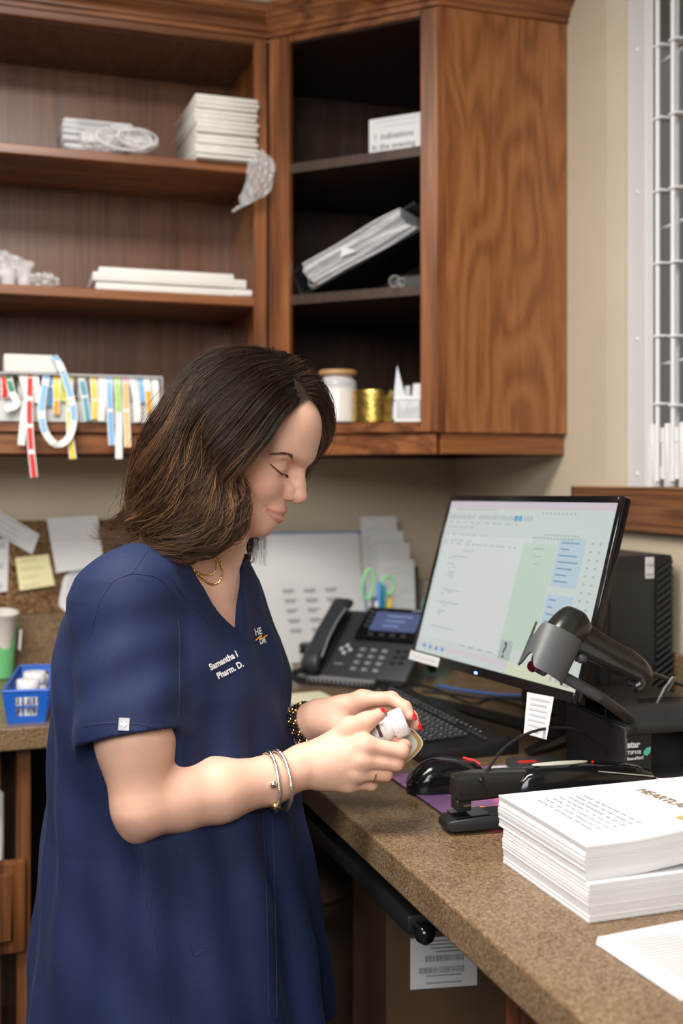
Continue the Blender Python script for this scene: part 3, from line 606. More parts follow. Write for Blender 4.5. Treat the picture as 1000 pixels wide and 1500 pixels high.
bw = MB()
for i in range(12):
    x = -0.034 + i * 0.0062; bw.box((x, -0.031, 0.008), (x + 0.0035, -0.029, 0.05)); bw.box((x, 0.029, 0.008), (x + 0.0035, 0.031, 0.05))
for i in range(10):
    y = -0.029 + i * 0.0062; bw.box((-0.036, y, 0.008), (-0.034, y + 0.0035, 0.05)); bw.box((0.034, y, 0.008), (0.036, y + 0.0035, 0.05))
bw.box((-0.037, -0.032, 0), (0.037, 0.032, 0.008), bev=0.002)
bw.build('lattice', WHITE, wb)
MB().box((-0.038, -0.033, 0.05), (0.038, -0.029, 0.06), bev=0.001).box((-0.038, 0.029, 0.05), (0.038, 0.033, 0.06), bev=0.001).box((-0.038, -0.029, 0.05), (-0.034, 0.029, 0.06), bev=0.001).box((0.034, -0.029, 0.05), (0.038, 0.029, 0.06), bev=0.001).build('rim', WHITE, wb)
def loose_card(loc, wd, ht, rx, rz, lab, m=PAPER, point=False):
    poly = [(-wd / 2, 0), (wd / 2, 0), (wd / 2, ht * 0.45), (-wd * 0.1, ht)] if point else [(-wd / 2, 0), (wd / 2, 0), (wd / 2, ht), (-wd / 2, ht)]
    o = MB().prism(poly, 0.0012, M=TM((0, 0, 0), rx, 0, rz)).build('card', m, None, label=lab, cat='card', origin=(0, 0, 0)); o.location = loc
loose_card((-0.362, -0.492, SH3 + 0.0092), 0.03, 0.125, R(82), R(-25), 'pointed pale card standing in the little white basket', mat('pale_grey_card', (0.6, 0.63, 0.68), 0.5), True)
loose_card((-0.330, -0.512, SH3 + 0.0092), 0.02, 0.082, R(80), R(-50), 'slim white card standing at the back of the little white basket')
loose_card((-0.345, -0.503, SH3 + 0.0092), 0.012, 0.076, R(84), R(-40), 'narrow grey card between the two others in the little white basket', INKL)

# ================================================================ CORKBOARD AND ITS PAPERS
ckb = thing('corkboard', 'brown cork pinboard on the back wall above the worktop at left', 'pinboard', (-1.4, -0.006, 1.063))
MB().box((-2.0, -0.010, 1.0635), (-0.88, -0.0005, 1.292)).build('board', CORK, ckb, rel=True)
def sheet(name, corners, label, m, cat='paper', bulge=0.004, rounded=0.0, lines=0, lm=INKL, y_out=(0, -1, 0), n=8, group=None):
    """a paper sheet through four corners (tl, tr, br, bl), slightly curled, real thickness"""
    tl, tr_, br, bl = [np.array(c) for c in corners]; U = np.linspace(0, 1, n); out = np.array(y_out, float); Pg = []
    for b in U:
        Pg.append([(tl * (1 - a) + tr_ * a) * (1 - b) + (bl * (1 - a) + br * a) * b + out * bulge * (math.sin(math.pi * b) * 0.6 + (b ** 2) * 0.5 + 0.3 * a * a) for a in U])
    Pg = np.array(Pg)
    if rounded:
        for i in range(n):
            for j in range(n):
                a, b = U[j] * 2 - 1, U[i] * 2 - 1; k = max(abs(a), abs(b)); l = (abs(a) ** 6 + abs(b) ** 6) ** (1 / 6)
                if l > 0:
                    f_ = 1 - rounded * (1 - k / l) * 3; cpt = Pg[n // 2, n // 2]; Pg[i, j] = cpt + (Pg[i, j] - cpt) * f_
    o0 = Pg.reshape(-1, 3).mean(0)
    N = np.cross(np.gradient(Pg, axis=0), np.gradient(Pg, axis=1)); sgn = np.sign((N.reshape(-1, 3).mean(0) * out).sum())
    mb = MB(); mb.grid(Pg if sgn > 0 else Pg[:, ::-1], thick=0.0006)
    if not lines: return mb.build(name, m, None, 60, label=label, cat=cat, origin=o0, group=group)
    t = thing(name, label, cat, tuple(o0), 0, group); mb.build('sheet', m, t, 60, rel=True); pr = MB(); g = random.Random(int(abs(o0[0]) * 1e4))
    for k in range(lines):
        b = 0.12 + 0.76 * k / max(1, lines - 1); a0, a1 = 0.12, 0.55 + 0.33 * g.random(); row = []
        for a in np.linspace(a0, a1, 5):
            cols = []
            for bb in (b - 0.17 / lines, b + 0.17 / lines):
                fi, fj = bb * (n - 1), a * (n - 1); i, j = min(int(fi), n - 2), min(int(fj), n - 2); s_, t_ = fi - i, fj - j
                cols.append((Pg[i, j] * (1 - s_) * (1 - t_) + Pg[i + 1, j] * s_ * (1 - t_) + Pg[i, j + 1] * (1 - s_) * t_ + Pg[i + 1, j + 1] * s_ * t_) + out * 0.0009)
            row.append(cols)
        pr.grid(np.array(row))
    pr.build('print', lm, t, rel=True); return t
STICK = mat('pale_yellow_note', (0.78, 0.72, 0.42), 0.75)
sheet('paper_slip', [(-1.2244, -0.0160, 1.3238), (-1.1186, -0.0160, 1.2575), (-1.1366, -0.0180, 1.2094), (-1.2340, -0.0180, 1.2694)], 'white printed slip pinned at an angle, top left of the corkboard', PAPER, lines=4)
sheet('paper_strip', [(-1.2212, -0.0130, 1.2474), (-1.1909, -0.0130, 1.2486), (-1.1942, -0.0140, 1.1206), (-1.2212, -0.0140, 1.1182)], 'narrow white paper strip at the left edge of the corkboard', PAPER, bulge=0.002, lines=3)
sheet('sticky_note', [(-1.1765, -0.0130, 1.2016), (-1.0973, -0.0130, 1.2082), (-1.0831, -0.0200, 1.1327), (-1.1656, -0.0200, 1.1219)], 'pale yellow sticky note on the corkboard', STICK, 'note', bulge=0.003, lines=4, lm=mat('faint_pencil', (0.66, 0.6, 0.36), 0.8))
sheet('paper_sheet', [(-1.1022, -0.0130, 1.2974), (-0.9781, -0.0130, 1.3028), (-0.9641, -0.0220, 1.1752), (-1.0800, -0.0220, 1.1630)], 'large white sheet pinned on the corkboard above the lined one', PAPER, bulge=0.005)
sheet('lined_paper', [(-1.0578, -0.0120, 1.1701), (-0.9629, -0.0120, 1.1812), (-0.9498, -0.0150, 1.0529), (-1.0778, -0.0150, 1.0664)], 'white lined paper with rounded corners low on the corkboard', PAPER, bulge=0.002, rounded=0.5, lines=12)

# ================================================================ BACK WORKTOP, LEFT
gc = thing('green_cup', 'green plastic cup against the backsplash at the left edge', 'cup', (-1.213, -0.075, CT + 0.0005))
GRN = mat('green_plastic', (0.15, 0.50, 0.20), 0.4)
MB().lathe([(0.026, 0), (0.030, 0.003), (0.038, 0.118), (0.0425, 0.120), (0.0435, 0.128), (0.041, 0.131), (0.0385, 0.128), (0.035, 0.118), (0.027, 0.006), (0, 0.005)], 40).build('body', GRN, gc, 40)
MB().box((0.036, -0.022, 0.07), (0.0405, -0.006, 0.118), bev=0.001, M=TM((0, 0, 0), 0, R(4), 0)).build('tag', PAPER, gc)
wc = thing('paper_cup', 'white paper cup tilted inside the green cup', 'cup', (-1.213, -0.075, CT + 0.0075))
MB().lathe([(0.020, 0.0), (0.0235, 0.07), (0.0325, 0.150), (0.0345, 0.152), (0.0345, 0.155), (0.0325, 0.156), (0.031, 0.150), (0.022, 0.07), (0.017, 0.012), (0, 0.010)], 36, M=TM((0, 0, 0), R(9), R(3), 0)).build('cup_wall', PAPERW, wc, 60)
# blue basket of bottles
bk = thing('blue_basket', 'blue plastic basket of pill bottles on the back worktop at left', 'basket', (-1.160, -0.465, CT + 0.0005), R(-8.7))
BLUE = mat('blue_plastic', (0.012, 0.105, 0.50), 0.35)
def wall_panel(mb, a0, a1, b0, b1, holes, t=0.0022):
    """quad wall between bottom edge a0-a1 and top edge b0-b1, with a grid of rectangular holes"""
    a0, a1, b0, b1 = map(np.array, (a0, a1, b0, b1)); us = sorted({0, 1, *[h[0] for h in holes], *[h[1] for h in holes]}); vs = sorted({0, 1, *[h[2] for h in holes], *[h[3] for h in holes]})
    nrm = np.cross(a1 - a0, b0 - a0); nrm = nrm / np.linalg.norm(nrm)
    P = lambda u, v: (a0 * (1 - u) + a1 * u) * (1 - v) + (b0 * (1 - u) + b1 * u) * v
    for i in range(len(us) - 1):
        for j in range(len(vs) - 1):
            um, vm = (us[i] + us[i + 1]) / 2, (vs[j] + vs[j + 1]) / 2
            if any(h[0] < um < h[1] and h[2] < vm < h[3] for h in holes): continue
            q = [P(us[i], vs[j]), P(us[i + 1], vs[j]), P(us[i + 1], vs[j + 1]), P(us[i], vs[j + 1])]
            mb.add(q + [x + nrm * t for x in q], [(3, 2, 1, 0), (4, 5, 6, 7), (0, 1, 5, 4), (1, 2, 6, 5), (2, 3, 7, 6), (3, 0, 4, 7)])
wb_, wt_, h_, lb_, lt_ = 0.034, 0.043, 0.064, 0.138, 0.148
B = [(-wb_, -lb_, 0), (wb_, -lb_, 0), (wb_, lb_, 0), (-wb_, lb_, 0)]; T = [(-wt_, -lt_, h_), (wt_, -lt_, h_), (wt_, lt_, h_), (-wt_, lt_, h_)]
hf = [(0.25 + 0.19 * i, 0.25 + 0.19 * i + (0.155 if i != 1 else 0.165), v0, v1) for i in range(3) for v0, v1 in ((0.22, 0.5), (0.54, 0.82))]
hs = [(0.06 + 0.09 * i, 0.06 + 0.09 * i + 0.06, v0, v1) for i in range(10) for v0, v1 in ((0.2, 0.48), (0.54, 0.82))]
fr = MB(); wall_panel(fr, B[0], B[1], T[0], T[1], hf); fr.build('front_wall', BLUE, bk)
fr = MB(); wall_panel(fr, B[2], B[3], T[2], T[3], hf); fr.build('back_wall', BLUE, bk)
fr = MB(); wall_panel(fr, B[1], B[2], T[1], T[2], hs); fr.build('side_wall', BLUE, bk)
fr = MB(); wall_panel(fr, B[3], B[0], T[3], T[0], hs); fr.build('side_wall', BLUE, bk)
MB().box((-wb_, -lb_, 0), (wb_, lb_, 0.002)).build('bottom', BLUE, bk)
rm = MB()
for a, b in ((0, 1), (1, 2), (2, 3), (3, 0)): rm.tube([T[a], T[b]], 0.0032, 8)
rm.build('rim', BLUE, bk, 60)
PILLW = mat('white_bottle_plastic', (0.80, 0.80, 0.81), 0.3)
def pill_bottle(loc, h, r, lab, rz=0):
    t = thing('pill_bottle', lab, 'bottle', loc, rz, 'pill bottles in the blue basket')
    hb = h * 0.72
    MB().lathe([(r * 0.9, 0), (r, 0.002), (r, hb - 0.008), (r * 0.82, hb - 0.001), (r * 0.82, hb), (0, hb)], 32).build('body', PILLW, t, 40)
    MB().lathe([(0, hb), (r * 0.9, hb + 0.0003), (r * 0.92, hb + 0.002), (r * 0.92, h - 0.002), (r * 0.86, h), (0, h)], 36).build('cap', WHITE, t, 40)
    g = MB()
    for a in np.linspace(-2.9, -0.3, 7):
        for k in range(2):
            g.box((-0.0026, -r - 0.0006, 0.014 + k * 0.017), (0.0026, -r + 0.0004, 0.027 + k * 0.017), M=Matrix.Rotation(a + math.pi / 2, 4, 'Z'))
    g.build('label_print', INK, t, kind='stuff')
pill_bottle((-1.176, -0.567, CT + 0.003), 0.076, 0.0245, 'white pill bottle at the front of the blue basket, nearest')
pill_bottle((-1.160, -0.505, CT + 0.003), 0.080, 0.0245, 'white pill bottle behind the nearest one in the blue basket')
pill_bottle((-1.150, -0.445, CT + 0.003), 0.062, 0.0245, 'shorter white pill bottle at the back of the blue basket')

# ================================================================ BACK CORNER OF THE WORKTOP
DZ = CT + 0.0006
board = thing('label_board', 'white label sheet board with blue edge leaning on the back wall behind the phone', 'board', (-0.47, -0.08, CT))
def lean(u, v):                                  # u metres from the board's right edge, v up the board
    return np.array([-0.284 - u, -0.089 + 0.058 * v / 0.335, DZ + 0.333 * v / 0.335])
def lquad(mb, u0, u1, v0, v1, off, th=0.0006, m=0):
    n = np.array([0, -0.985, 0.171]); q = [lean(u0, v0), lean(u1, v0), lean(u1, v1), lean(u0, v1)]
    a = [x + n * off for x in q]; b_ = [x + n * (off + th) for x in q]
    mb.add(a + b_, [(0, 1, 2, 3), (7, 6, 5, 4), (4, 5, 1, 0), (5, 6, 2, 1), (6, 7, 3, 2), (7, 4, 0, 3)], m)
p_ = MB(); lquad(p_, 0, 0.335, 0, 0.335, 0, 0.004); p_.build('backing', mat('blue_folder', (0.10, 0.20, 0.48), 0.4), board, rel=True)
p_ = MB(); lquad(p_, 0.012, 0.335, 0.205, 0.330, 0.0042, 0.0015); p_.build('upper_sheet', PAPER, board, rel=True)
p_ = MB(); lquad(p_, 0.006, 0.335, 0, 0.212, 0.0060, 0.0015); p_.build('label_sheet', PAPER, board, rel=True)
p_ = MB(); lquad(p_, 0.001, 0.011, 0.20, 0.326, 0.0042, 0.0012); p_.build('page_edge', mat('beige_page_edge', (0.55, 0.50, 0.42), 0.7), board, rel=True)
pr = MB(); g = random.Random(4)
for r_ in range(5):
    for c_ in range(3):
        u0 = 0.082 + c_ * 0.058 - 0.004 * r_; v0 = 0.178 - r_ * 0.0255
        lquad(pr, u0, u0 + 0.033, v0 + 0.0045, v0 + 0.009, 0.0077, 0.0004)
        lquad(pr, u0 + g.uniform(0, 0.01), u0 + 0.030, v0 - 0.001, v0 + 0.003, 0.0077, 0.0004)
pr.build('label_print', mat('label_print_grey', (0.30, 0.30, 0.32), 0.7), board, rel=True, kind='stuff')
# clear sleeve beside it
sheet('page_sleeve', [(-0.3288, -0.0220, 1.2575), (-0.2765, -0.0220, 1.2439), (-0.2655, -0.0240, 1.1207), (-0.2811, -0.0240, 1.1212)], 'clear page sleeve edge behind the white label board', FILM2, bulge=0.001)
# stepped letters in a dark letter stand
lh = thing('letter_stand', 'dark upright letter stand against the back wall right of the label board', 'letter holder', (-0.22, -0.10, CT))
MB().box((-0.288, -0.155, DZ), (-0.13, -0.05, DZ + 0.01), bev=0.002).build('base', BLACK, lh, 40, rel=True)
for y in (-0.052, -0.158): MB().box((-0.286, y, DZ + 0.01), (-0.13, y + 0.003, DZ + (0.235 if y > -0.1 else 0.055)), bev=0.001).build('plate', BLACK, lh, rel=True)
for i, (c, lab) in enumerate((
    ([(-0.2997, -0.0600, 1.2932), (-0.1968, -0.0600, 1.2939), (-0.1834, -0.0660, 1.0213), (-0.2807, -0.0660, 1.0252)], 'tallest sheet at the back of the letter stand'),
    ([(-0.2819, -0.0850, 1.2525), (-0.1871, -0.0850, 1.2546), (-0.1774, -0.0900, 1.0239), (-0.2703, -0.0900, 1.0277)], 'second tallest sheet in the letter stand'),
    ([(-0.2701, -0.1100, 1.2231), (-0.1796, -0.1100, 1.2249), (-0.1715, -0.1140, 1.0266), (-0.2602, -0.1140, 1.0301)], 'third sheet from the back in the letter stand'),
    ([(-0.2813, -0.1400, 1.1773), (-0.1783, -0.1400, 1.1819), (-0.1753, -0.1420, 1.0300), (-0.2670, -0.1420, 1.0337)], 'shortest front sheet in the letter stand'))):
    sheet('letter', c, 'white printed ' + lab, PAPER, bulge=0.003, lines=(0 if i in (2,) else 9), lm=mat('pale_print', (0.64, 0.64, 0.67), 0.8))
# pen cup with scissors and markers
pc = thing('pen_cup', 'white pen cup behind the desk phone', 'cup', (-0.375, -0.335, DZ))
MB().lathe([(0.036, 0), (0.038, 0.003), (0.038, 0.10), (0.0355, 0.10), (0.0355, 0.006), (0, 0.005)], 32).build('wall', PAPERW, pc, 40)
GRNP = mat('light_green_plastic', (0.28, 0.72, 0.35), 0.4)
sc_ = thing('scissors', 'scissors with light green loop handles standing in the pen cup', 'scissors', (-0.382, -0.340, DZ + 0.006))
def loop(c, rx, rz, a0, m_, rr=0.0042):
    mb = MB(); pts = [(c[0] + rx * math.cos(a) * math.cos(a0) - rz * math.sin(a) * math.sin(a0), c[1], c[2] + rx * math.cos(a) * math.sin(a0) + rz * math.sin(a) * math.cos(a0)) for a in np.linspace(0, 2 * math.pi, 29)]
    mb.tube(pts, rr, 8, cap=False); return mb
loop((-0.014, 0.0, 0.208), 0.014, 0.037, R(-6), 0).build('handle', GRNP, sc_, 60)
loop((0.038, 0.0, 0.205), 0.016, 0.022, R(4), 0).build('handle', GRNP, sc_, 60)
MB().prism([(-0.006, 0), (0.002, 0), (0.006, 0.17), (-0.006, 0.175)], 0.002, M=TM((0, 0.001, 0.002), math.pi / 2)).build('blade', STEEL, sc_)
MB().prism([(-0.002, 0), (0.006, 0), (0.012, 0.172), (0.0, 0.176)], 0.002, M=TM((0, -0.002, 0.002), math.pi / 2)).build('blade', STEEL, sc_)
def pen(x, y, top, r, m_, tip, lab, lean_=0.0):
    t = thing('marker_pen', lab, 'pen', (x, y, DZ + 0.006), 0)
    Mx = TM((0, 0, 0), 0, lean_, 0)
    MB().lathe([(r * 0.7, 0), (r, 0.004), (r, top * 0.68), (r * 0.95, top * 0.69), (0, top * 0.69)], 16, M=Mx).build('barrel', m_, t, 40)
    MB().lathe([(0, top * 0.69), (r * 1.1, top * 0.69), (r * 1.05, top - 0.003), (r * 0.8, top), (0, top)], 16, M=Mx).build('cap', tip, t, 40)
PB, PT = mat('blue_marker', (0.10, 0.30, 0.72), 0.35), mat('teal_marker', (0.02, 0.33, 0.42), 0.35)
pen(-0.372, -0.352, 0.215, 0.006, PB, PB, 'blue marker standing between the scissor handles')
pen(-0.362, -0.340, 0.205, 0.006, PT, PT, 'teal marker beside the blue one in the pen cup', R(2))
pen(-0.352, -0.328, 0.175, 0.0065, mat('yellow_marker', (0.85, 0.6, 0.03), 0.4), MATS['yellow_marker'], 'yellow capped highlighter in the pen cup', R(6))
pen(-0.386, -0.352, 0.168, 0.005, mat('purple_pen', (0.10, 0.08, 0.28), 0.4), WHITE, 'purple pen with a white cap in the pen cup', R(3))
pen(-0.362, -0.316, 0.165, 0.005, mat('red_pen', (0.6, 0.06, 0.04), 0.4), MATS['red_pen'], 'red pen in the pen cup', R(-2))
for o in list(COL.objects):
    if o.parent is None and o.name.split('.')[0] in ('pen_cup', 'scissors', 'marker_pen'): o.location += Vector((0.042, 0.068, 0))
# black-lidded jar, teal tin, beige box, notepads
bj = thing('lidded_jar', 'small clear jar with a black lid standing left of the phone', 'jar', (-0.470, -0.165, DZ))
MB().lathe([(0.022, 0), (0.026, 0.004), (0.026, 0.036), (0, 0.036)], 28).build('body', FILM2, bj, 40)
MB().lathe([(0, 0.0362), (0.0275, 0.0362), (0.0275, 0.058), (0.026, 0.060), (0, 0.060)], 28).build('lid', BLACK, bj, 40)
MB().lathe([(0.036, 0), (0.039, 0.004), (0.039, 0.158), (0.037, 0.163), (0, 0.163)], 36).build('teal_canister', mat('teal_plastic', (0.10, 0.42, 0.42), 0.35), None, 40, label='teal canister behind the left edge of the monitor', cat='canister', origin=(0, 0, 0)).location = (-0.150, -0.225, DZ)
MB().box((-0.05, -0.05, 0), (0.05, 0.05, 0.20), bev=0.004).build('beige_box', mat('beige_card', (0.55, 0.48, 0.40), 0.7), None, 40, label='beige box standing behind the teal canister in the corner', cat='box').location = (-0.085, -0.10, DZ)
def notepad(c, w_, d_, h, rz, m_, lab, n=3):
    t = thing('note_pad', lab, 'notepad', (*c, DZ), rz)
    for i in range(n): MB().box((-w_ / 2 + 0.001 * (i % 2), -d_ / 2, i * h / n + 0.0001), (w_ / 2 + 0.001 * (i % 2), d_ / 2, (i + 1) * h / n), bev=0.0004).build('leaf_block', m_, t)
notepad((-0.575, -0.215), 0.085, 0.10, 0.016, R(-15), mat('pale_green_note', (0.58, 0.66, 0.40), 0.7), 'pale green sticky pad on the worktop left of the phone')
notepad((-0.625, -0.560), 0.15, 0.09, 0.007, R(4), mat('pale_yellow_pad', (0.74, 0.73, 0.52), 0.7), 'pale yellow pad on the worktop in front of the phone')

# ---------------------------------------------------------------- desk phone
ph = thing('desk_phone', 'dark grey desk phone with handset and blue display on a tilted stand', 'phone', (-0.47, -0.45, DZ))
pe = np.array([0.681, -0.732, 0.0]); pn = np.array([0.732, 0.681, 0.0]); ta = R(38)
pu = pn * math.cos(ta) + np.array([0, 0, math.sin(ta)]); pm = -pn * math.sin(ta) + np.array([0, 0, math.cos(ta)])
o_ = np.array([-0.558, -0.352, DZ + 0.022]) + pn * 0.012 - np.array([-0.47, -0.45, DZ])
Mp = Matrix(((pe[0], pu[0], pm[0], o_[0]), (pe[1], pu[1], pm[1], o_[1]), (pe[2], pu[2], pm[2], o_[2]), (0, 0, 0, 1)))
PHB = mat('phone_slate', (0.034, 0.038, 0.046), 0.42); PHK = mat('phone_key_grey', (0.16, 0.165, 0.18), 0.5); PHM = mat('phone_white_print', (0.55, 0.55, 0.57), 0.5)
MB().prism([(0, 0), (0.268, 0), (0.272, 0.006), (0.272, 0.205), (0.266, 0.212), (0.006, 0.212), (0, 0.205)], 0.022, M=Mp @ TM((0, 0, -0.022)), bev=0.004).build('body', PHB, ph, 40)
MB().prism([(0.0, -0.03), (0.195, -0.03), (0.195, 0.004), (0.0, 0.004)], 0.012, M=Mp @ TM((0, 0.004, -0.019), R(-24)), bev=0.004).build('front_lip', mat('phone_lip_grey', (0.22, 0.22, 0.24), 0.4), ph, 40)
MB().prism([(0.098, 0.112), (0.272, 0.112), (0.272, 0.216), (0.098, 0.216)], 0.012, M=Mp @ TM((0, 0, 0.0005)), bev=0.004).build('display_panel', GLOSS, ph, 40)
MB().box((0.128, 0.137, 0.0126), (0.248, 0.200, 0.0135), M=Mp).build('screen', mat('phone_screen', (0.06, 0.075, 0.16), 0.2, emit=0.5), ph)
sp = MB()
for k in range(3): sp.box((0.160, 0.184 - k * 0.016, 0.0137), (0.225 - 0.012 * k, 0.187 - k * 0.016, 0.0139), M=Mp)
sp.build('screen_text', mat('phone_screen_text', (0.2, 0.26, 0.45), 0.3, emit=0.5), ph, kind='stuff')
MB().box((0.215, 0.208, 0.0126), (0.245, 0.2105, 0.0129), M=Mp).build('brand_print', PHM, ph)
key = MB().prism([(-0.0085, -0.0055), (0.0085, -0.0055), (0.0085, 0.0055), (-0.0085, 0.0055)], 0.003, bev=0.0012)
kme = None
def pkey(x, y, mm, s=1.0, name='key'):
    global kme
    if kme is None:
        kme = key.build('key', mm, ph, 40); o = kme
    else:
        o = kme.copy(); COL.objects.link(o); o.parent = ph; o.name = name
        if o.data.materials[0] is not mm: o.data = o.data.copy(); o.data.materials[0] = mm
    o.matrix_local = Mp @ TM((x, y, 0.0003)) @ Matrix.Scale(s, 4); return o
for r_ in range(4):
    for c_ in range(3): pkey(0.132 + c_ * 0.0285, 0.084 - r_ * 0.0205, PHK if (r_, c_) != (9, 9) else PHM)
for (x, y) in ((0.222, 0.086), (0.241, 0.088), (0.222, 0.068), (0.241, 0.070), (0.222, 0.050), (0.241, 0.052)): pkey(x, y, BLACK, 0.75, 'function_key')
for (x, y) in ((0.118, 0.195), (0.118, 0.180), (0.118, 0.165), (0.118, 0.150), (0.140, 0.124), (0.168, 0.124), (0.196, 0.124), (0.224, 0.124)):
    o = pkey(x, y, DGREY, 0.8, 'soft_key'); o.matrix_local = Mp @ TM((x, y, 0.0126)) @ Matrix.Scale(0.8, 4)
MB().text('1 2 3', 0.0001, Mp).v and None
kp = MB(); digs = ['1', '2', '3', '4', '5', '6', '7', '8', '9', '*', '0', '#']
for i, d in enumerate(digs): kp.text(d, 0.009, Mp @ TM((0.1285 + (i % 3) * 0.0285, 0.0808 - (i // 3) * 0.0205, 0.0034)), ext=0.0001, bold=0.0002)
kp.build('key_print', PHM, ph, kind='stuff')
MB().ring(tuple(Mp @ Vector((0.088, 0.080, 0.0015))), pm, 0.0115, 0.0022, 24, 6).build('navigation_ring', PHK, ph, 60)
nv = MB()
for a in range(4): nv.lathe([(0.0052, 0), (0.0048, 0.003), (0, 0.0035)], 12, M=Mp @ TM((0.088 + 0.0115 * math.cos(a * math.pi / 2), 0.080 + 0.0115 * math.sin(a * math.pi / 2), 0.0005)))
nv.build('navigation_key', PHM, ph, 40, kind='stuff')
MB().prism([(-0.012, -0.003), (0.012, -0.003), (0.013, 0), (0.012, 0.003), (-0.012, 0.003), (-0.013, 0)], 0.003, M=Mp @ TM((0.088, 0.034, 0)), bev=0.001).build('volume_key', PHK, ph)
# handset on its cradle
hs = MB(); rowsP = []
for a in np.linspace(0, 1, 25):
    y = -0.012 + 0.232 * a; arch = 0.020 + 0.022 * math.sin(math.pi * a) ** 0.7; wv = 0.0235 - 0.005 * math.sin(math.pi * a); th_ = 0.013 - 0.004 * math.sin(math.pi * a) + (0.009 * math.exp(-((a - 0.1) / 0.1) ** 2) + 0.009 * math.exp(-((a - 0.9) / 0.1) ** 2)); row = []
    if a < 0.03 or a > 0.97: wv *= 0.86; th_ *= 0.7
    for g_ in np.linspace(0, 2 * math.pi, 20, endpoint=False):
        c2, s2 = math.cos(g_), math.sin(g_); row.append((0.036 + wv * math.copysign(abs(c2) ** 0.5, c2), y, arch - 0.012 + 0.0125 + th_ * 0.75 * math.copysign(abs(s2) ** 0.6, s2)))
    rowsP.append(row)
hs.grid(np.array(rowsP), wrap=True, M=Mp); n_ = len(rowsP) * 20
hs.f += [tuple(range(19, -1, -1)), tuple(range(n_ - 20, n_))]; hs.m += [0, 0]
hset = hs.build('handset', PHB, ph, 50)
MB().tube([tuple(Mp @ Vector((0.061, y, z))) for y, z in ((0.02, 0.035), (0.07, 0.047), (0.12, 0.049), (0.175, 0.042))], 0.0022, 8).build('trim_line', mat('phone_trim', (0.28, 0.28, 0.30), 0.3), hset, 60)
MB().box((0.026, 0.012, 0.0), (0.046, 0.017, 0.0006), M=Mp @ TM((0, 0, 0.0415), R(8))).build('logo_print', PHM, hset)
MB().prism([(0.014, 0.02), (0.058, 0.02), (0.058, 0.19), (0.014, 0.19)], 0.006, M=Mp, bev=0.002).build('cradle', BLACK, ph, 40)
st = MB()
for x in (0.03, 0.235):
    a_ = Mp @ Vector((x, 0.185, -0.020)); b_ = Vector(tuple(a_ + Vector(pn) * 0.075)); b_.z = 0.008
    st.tube([a_, b_], [0.014, 0.011], 8, flat=0.5)
st.build('stand_leg', BLACK, ph, 40, kind='stuff')
MB().box((0.02, 0.06, -0.060), (0.25, 0.20, -0.022), bev=0.004, M=Mp).build('stand', BLACK, ph, 40)
# coiled cord: hangs from the handset's lower end, along the lip
base_ = np.array(ph.location); cp = spline([Mp @ Vector((0.034, -0.014, 0.030)), Vector((-0.105, 0.085, 0.022)), Vector((-0.095, 0.045, 0.013)), Vector((-0.045, -0.005, 0.013)), Vector((0.010, -0.060, 0.014)), Vector((0.05, -0.11, 0.016)), Vector((0.095, -0.10, 0.016))], 420)
Tn = np.gradient(cp, axis=0); Tn /= np.linalg.norm(Tn, axis=1, keepdims=True); cc_ = []
for i in range(420):
    a, b, _ = frame_of(Tn[i]); an = i * 0.62; cc_.append(cp[i] + 0.0062 * (a * math.cos(an) + b * math.sin(an)))
MB().tube(cc_, 0.0021, 5).build('coiled_cord', BLACK, ph, 180)

# ---------------------------------------------------------------- monitor
mo = thing('monitor', 'black computer monitor showing a pale green program window', 'monitor', (-0.36, -1.10, DZ))
n0 = np.array([math.sin(-1.487), -math.cos(-1.487), 0.0]); r0 = np.array([math.cos(-1.487), math.sin(-1.487), 0.0]); ti = 0.282
upv = np.array([0, 0, 1.0]) * math.cos(ti) - n0 * math.sin(ti); nf = n0 * math.cos(ti) + np.array([0, 0, 1.0]) * math.sin(ti); ro = 0.016
rr_ = r0 * math.cos(ro) + upv * math.sin(ro); uu_ = upv * math.cos(ro) - r0 * math.sin(ro)
oc = np.array([-0.421, -1.139, 1.213]) - np.array([-0.36, -1.10, DZ])
Mm = Matrix(((rr_[0], uu_[0], nf[0], oc[0]), (rr_[1], uu_[1], nf[1], oc[1]), (rr_[2], uu_[2], nf[2], oc[2]), (0, 0, 0, 1)))
MW, MH = 0.535, 0.320
MB().box((-MW / 2, -MH / 2, -0.016), (MW / 2, MH / 2, -0.001), bev=0.004, seg=2, M=Mm).box((-MW / 2, -MH / 2, -0.002), (-MW / 2 + 0.010, MH / 2, 0.001), bev=0.001, M=Mm).build('bezel', GLOSS, mo, 40)
MB().box((MW / 2 - 0.011, -MH / 2, -0.002), (MW / 2, MH / 2, 0.001), bev=0.001, M=Mm).box((-MW / 2 + 0.010, MH / 2 - 0.011, -0.002), (MW / 2 - 0.011, MH / 2, 0.001), bev=0.001, M=Mm).box((-MW / 2 + 0.010, -MH / 2, -0.002), (MW / 2 - 0.011, -MH / 2 + 0.016, 0.001), bev=0.001, M=Mm).build('bezel_lip', GLOSS, mo, 40)
MB().box((-MW / 2 + 0.05, -MH / 2 + 0.03, -0.045), (MW / 2 - 0.05, MH / 2 - 0.03, -0.016), bev=0.02, seg=3, M=Mm).build('back_shell', BLACK, mo, 40)
def smat(nm, c, e=1.0):
    m = mat('screen_' + nm, (0.01, 0.01, 0.011), 0.3); b = m.node_tree.nodes['Principled BSDF']
    b.inputs['Emission Color'].default_value = (*c, 1); b.inputs['Emission Strength'].default_value = e; return m
SX0, SX1, SY0, SY1 = -MW / 2 + 0.010, MW / 2 - 0.011, -MH / 2 + 0.016, MH / 2 - 0.011
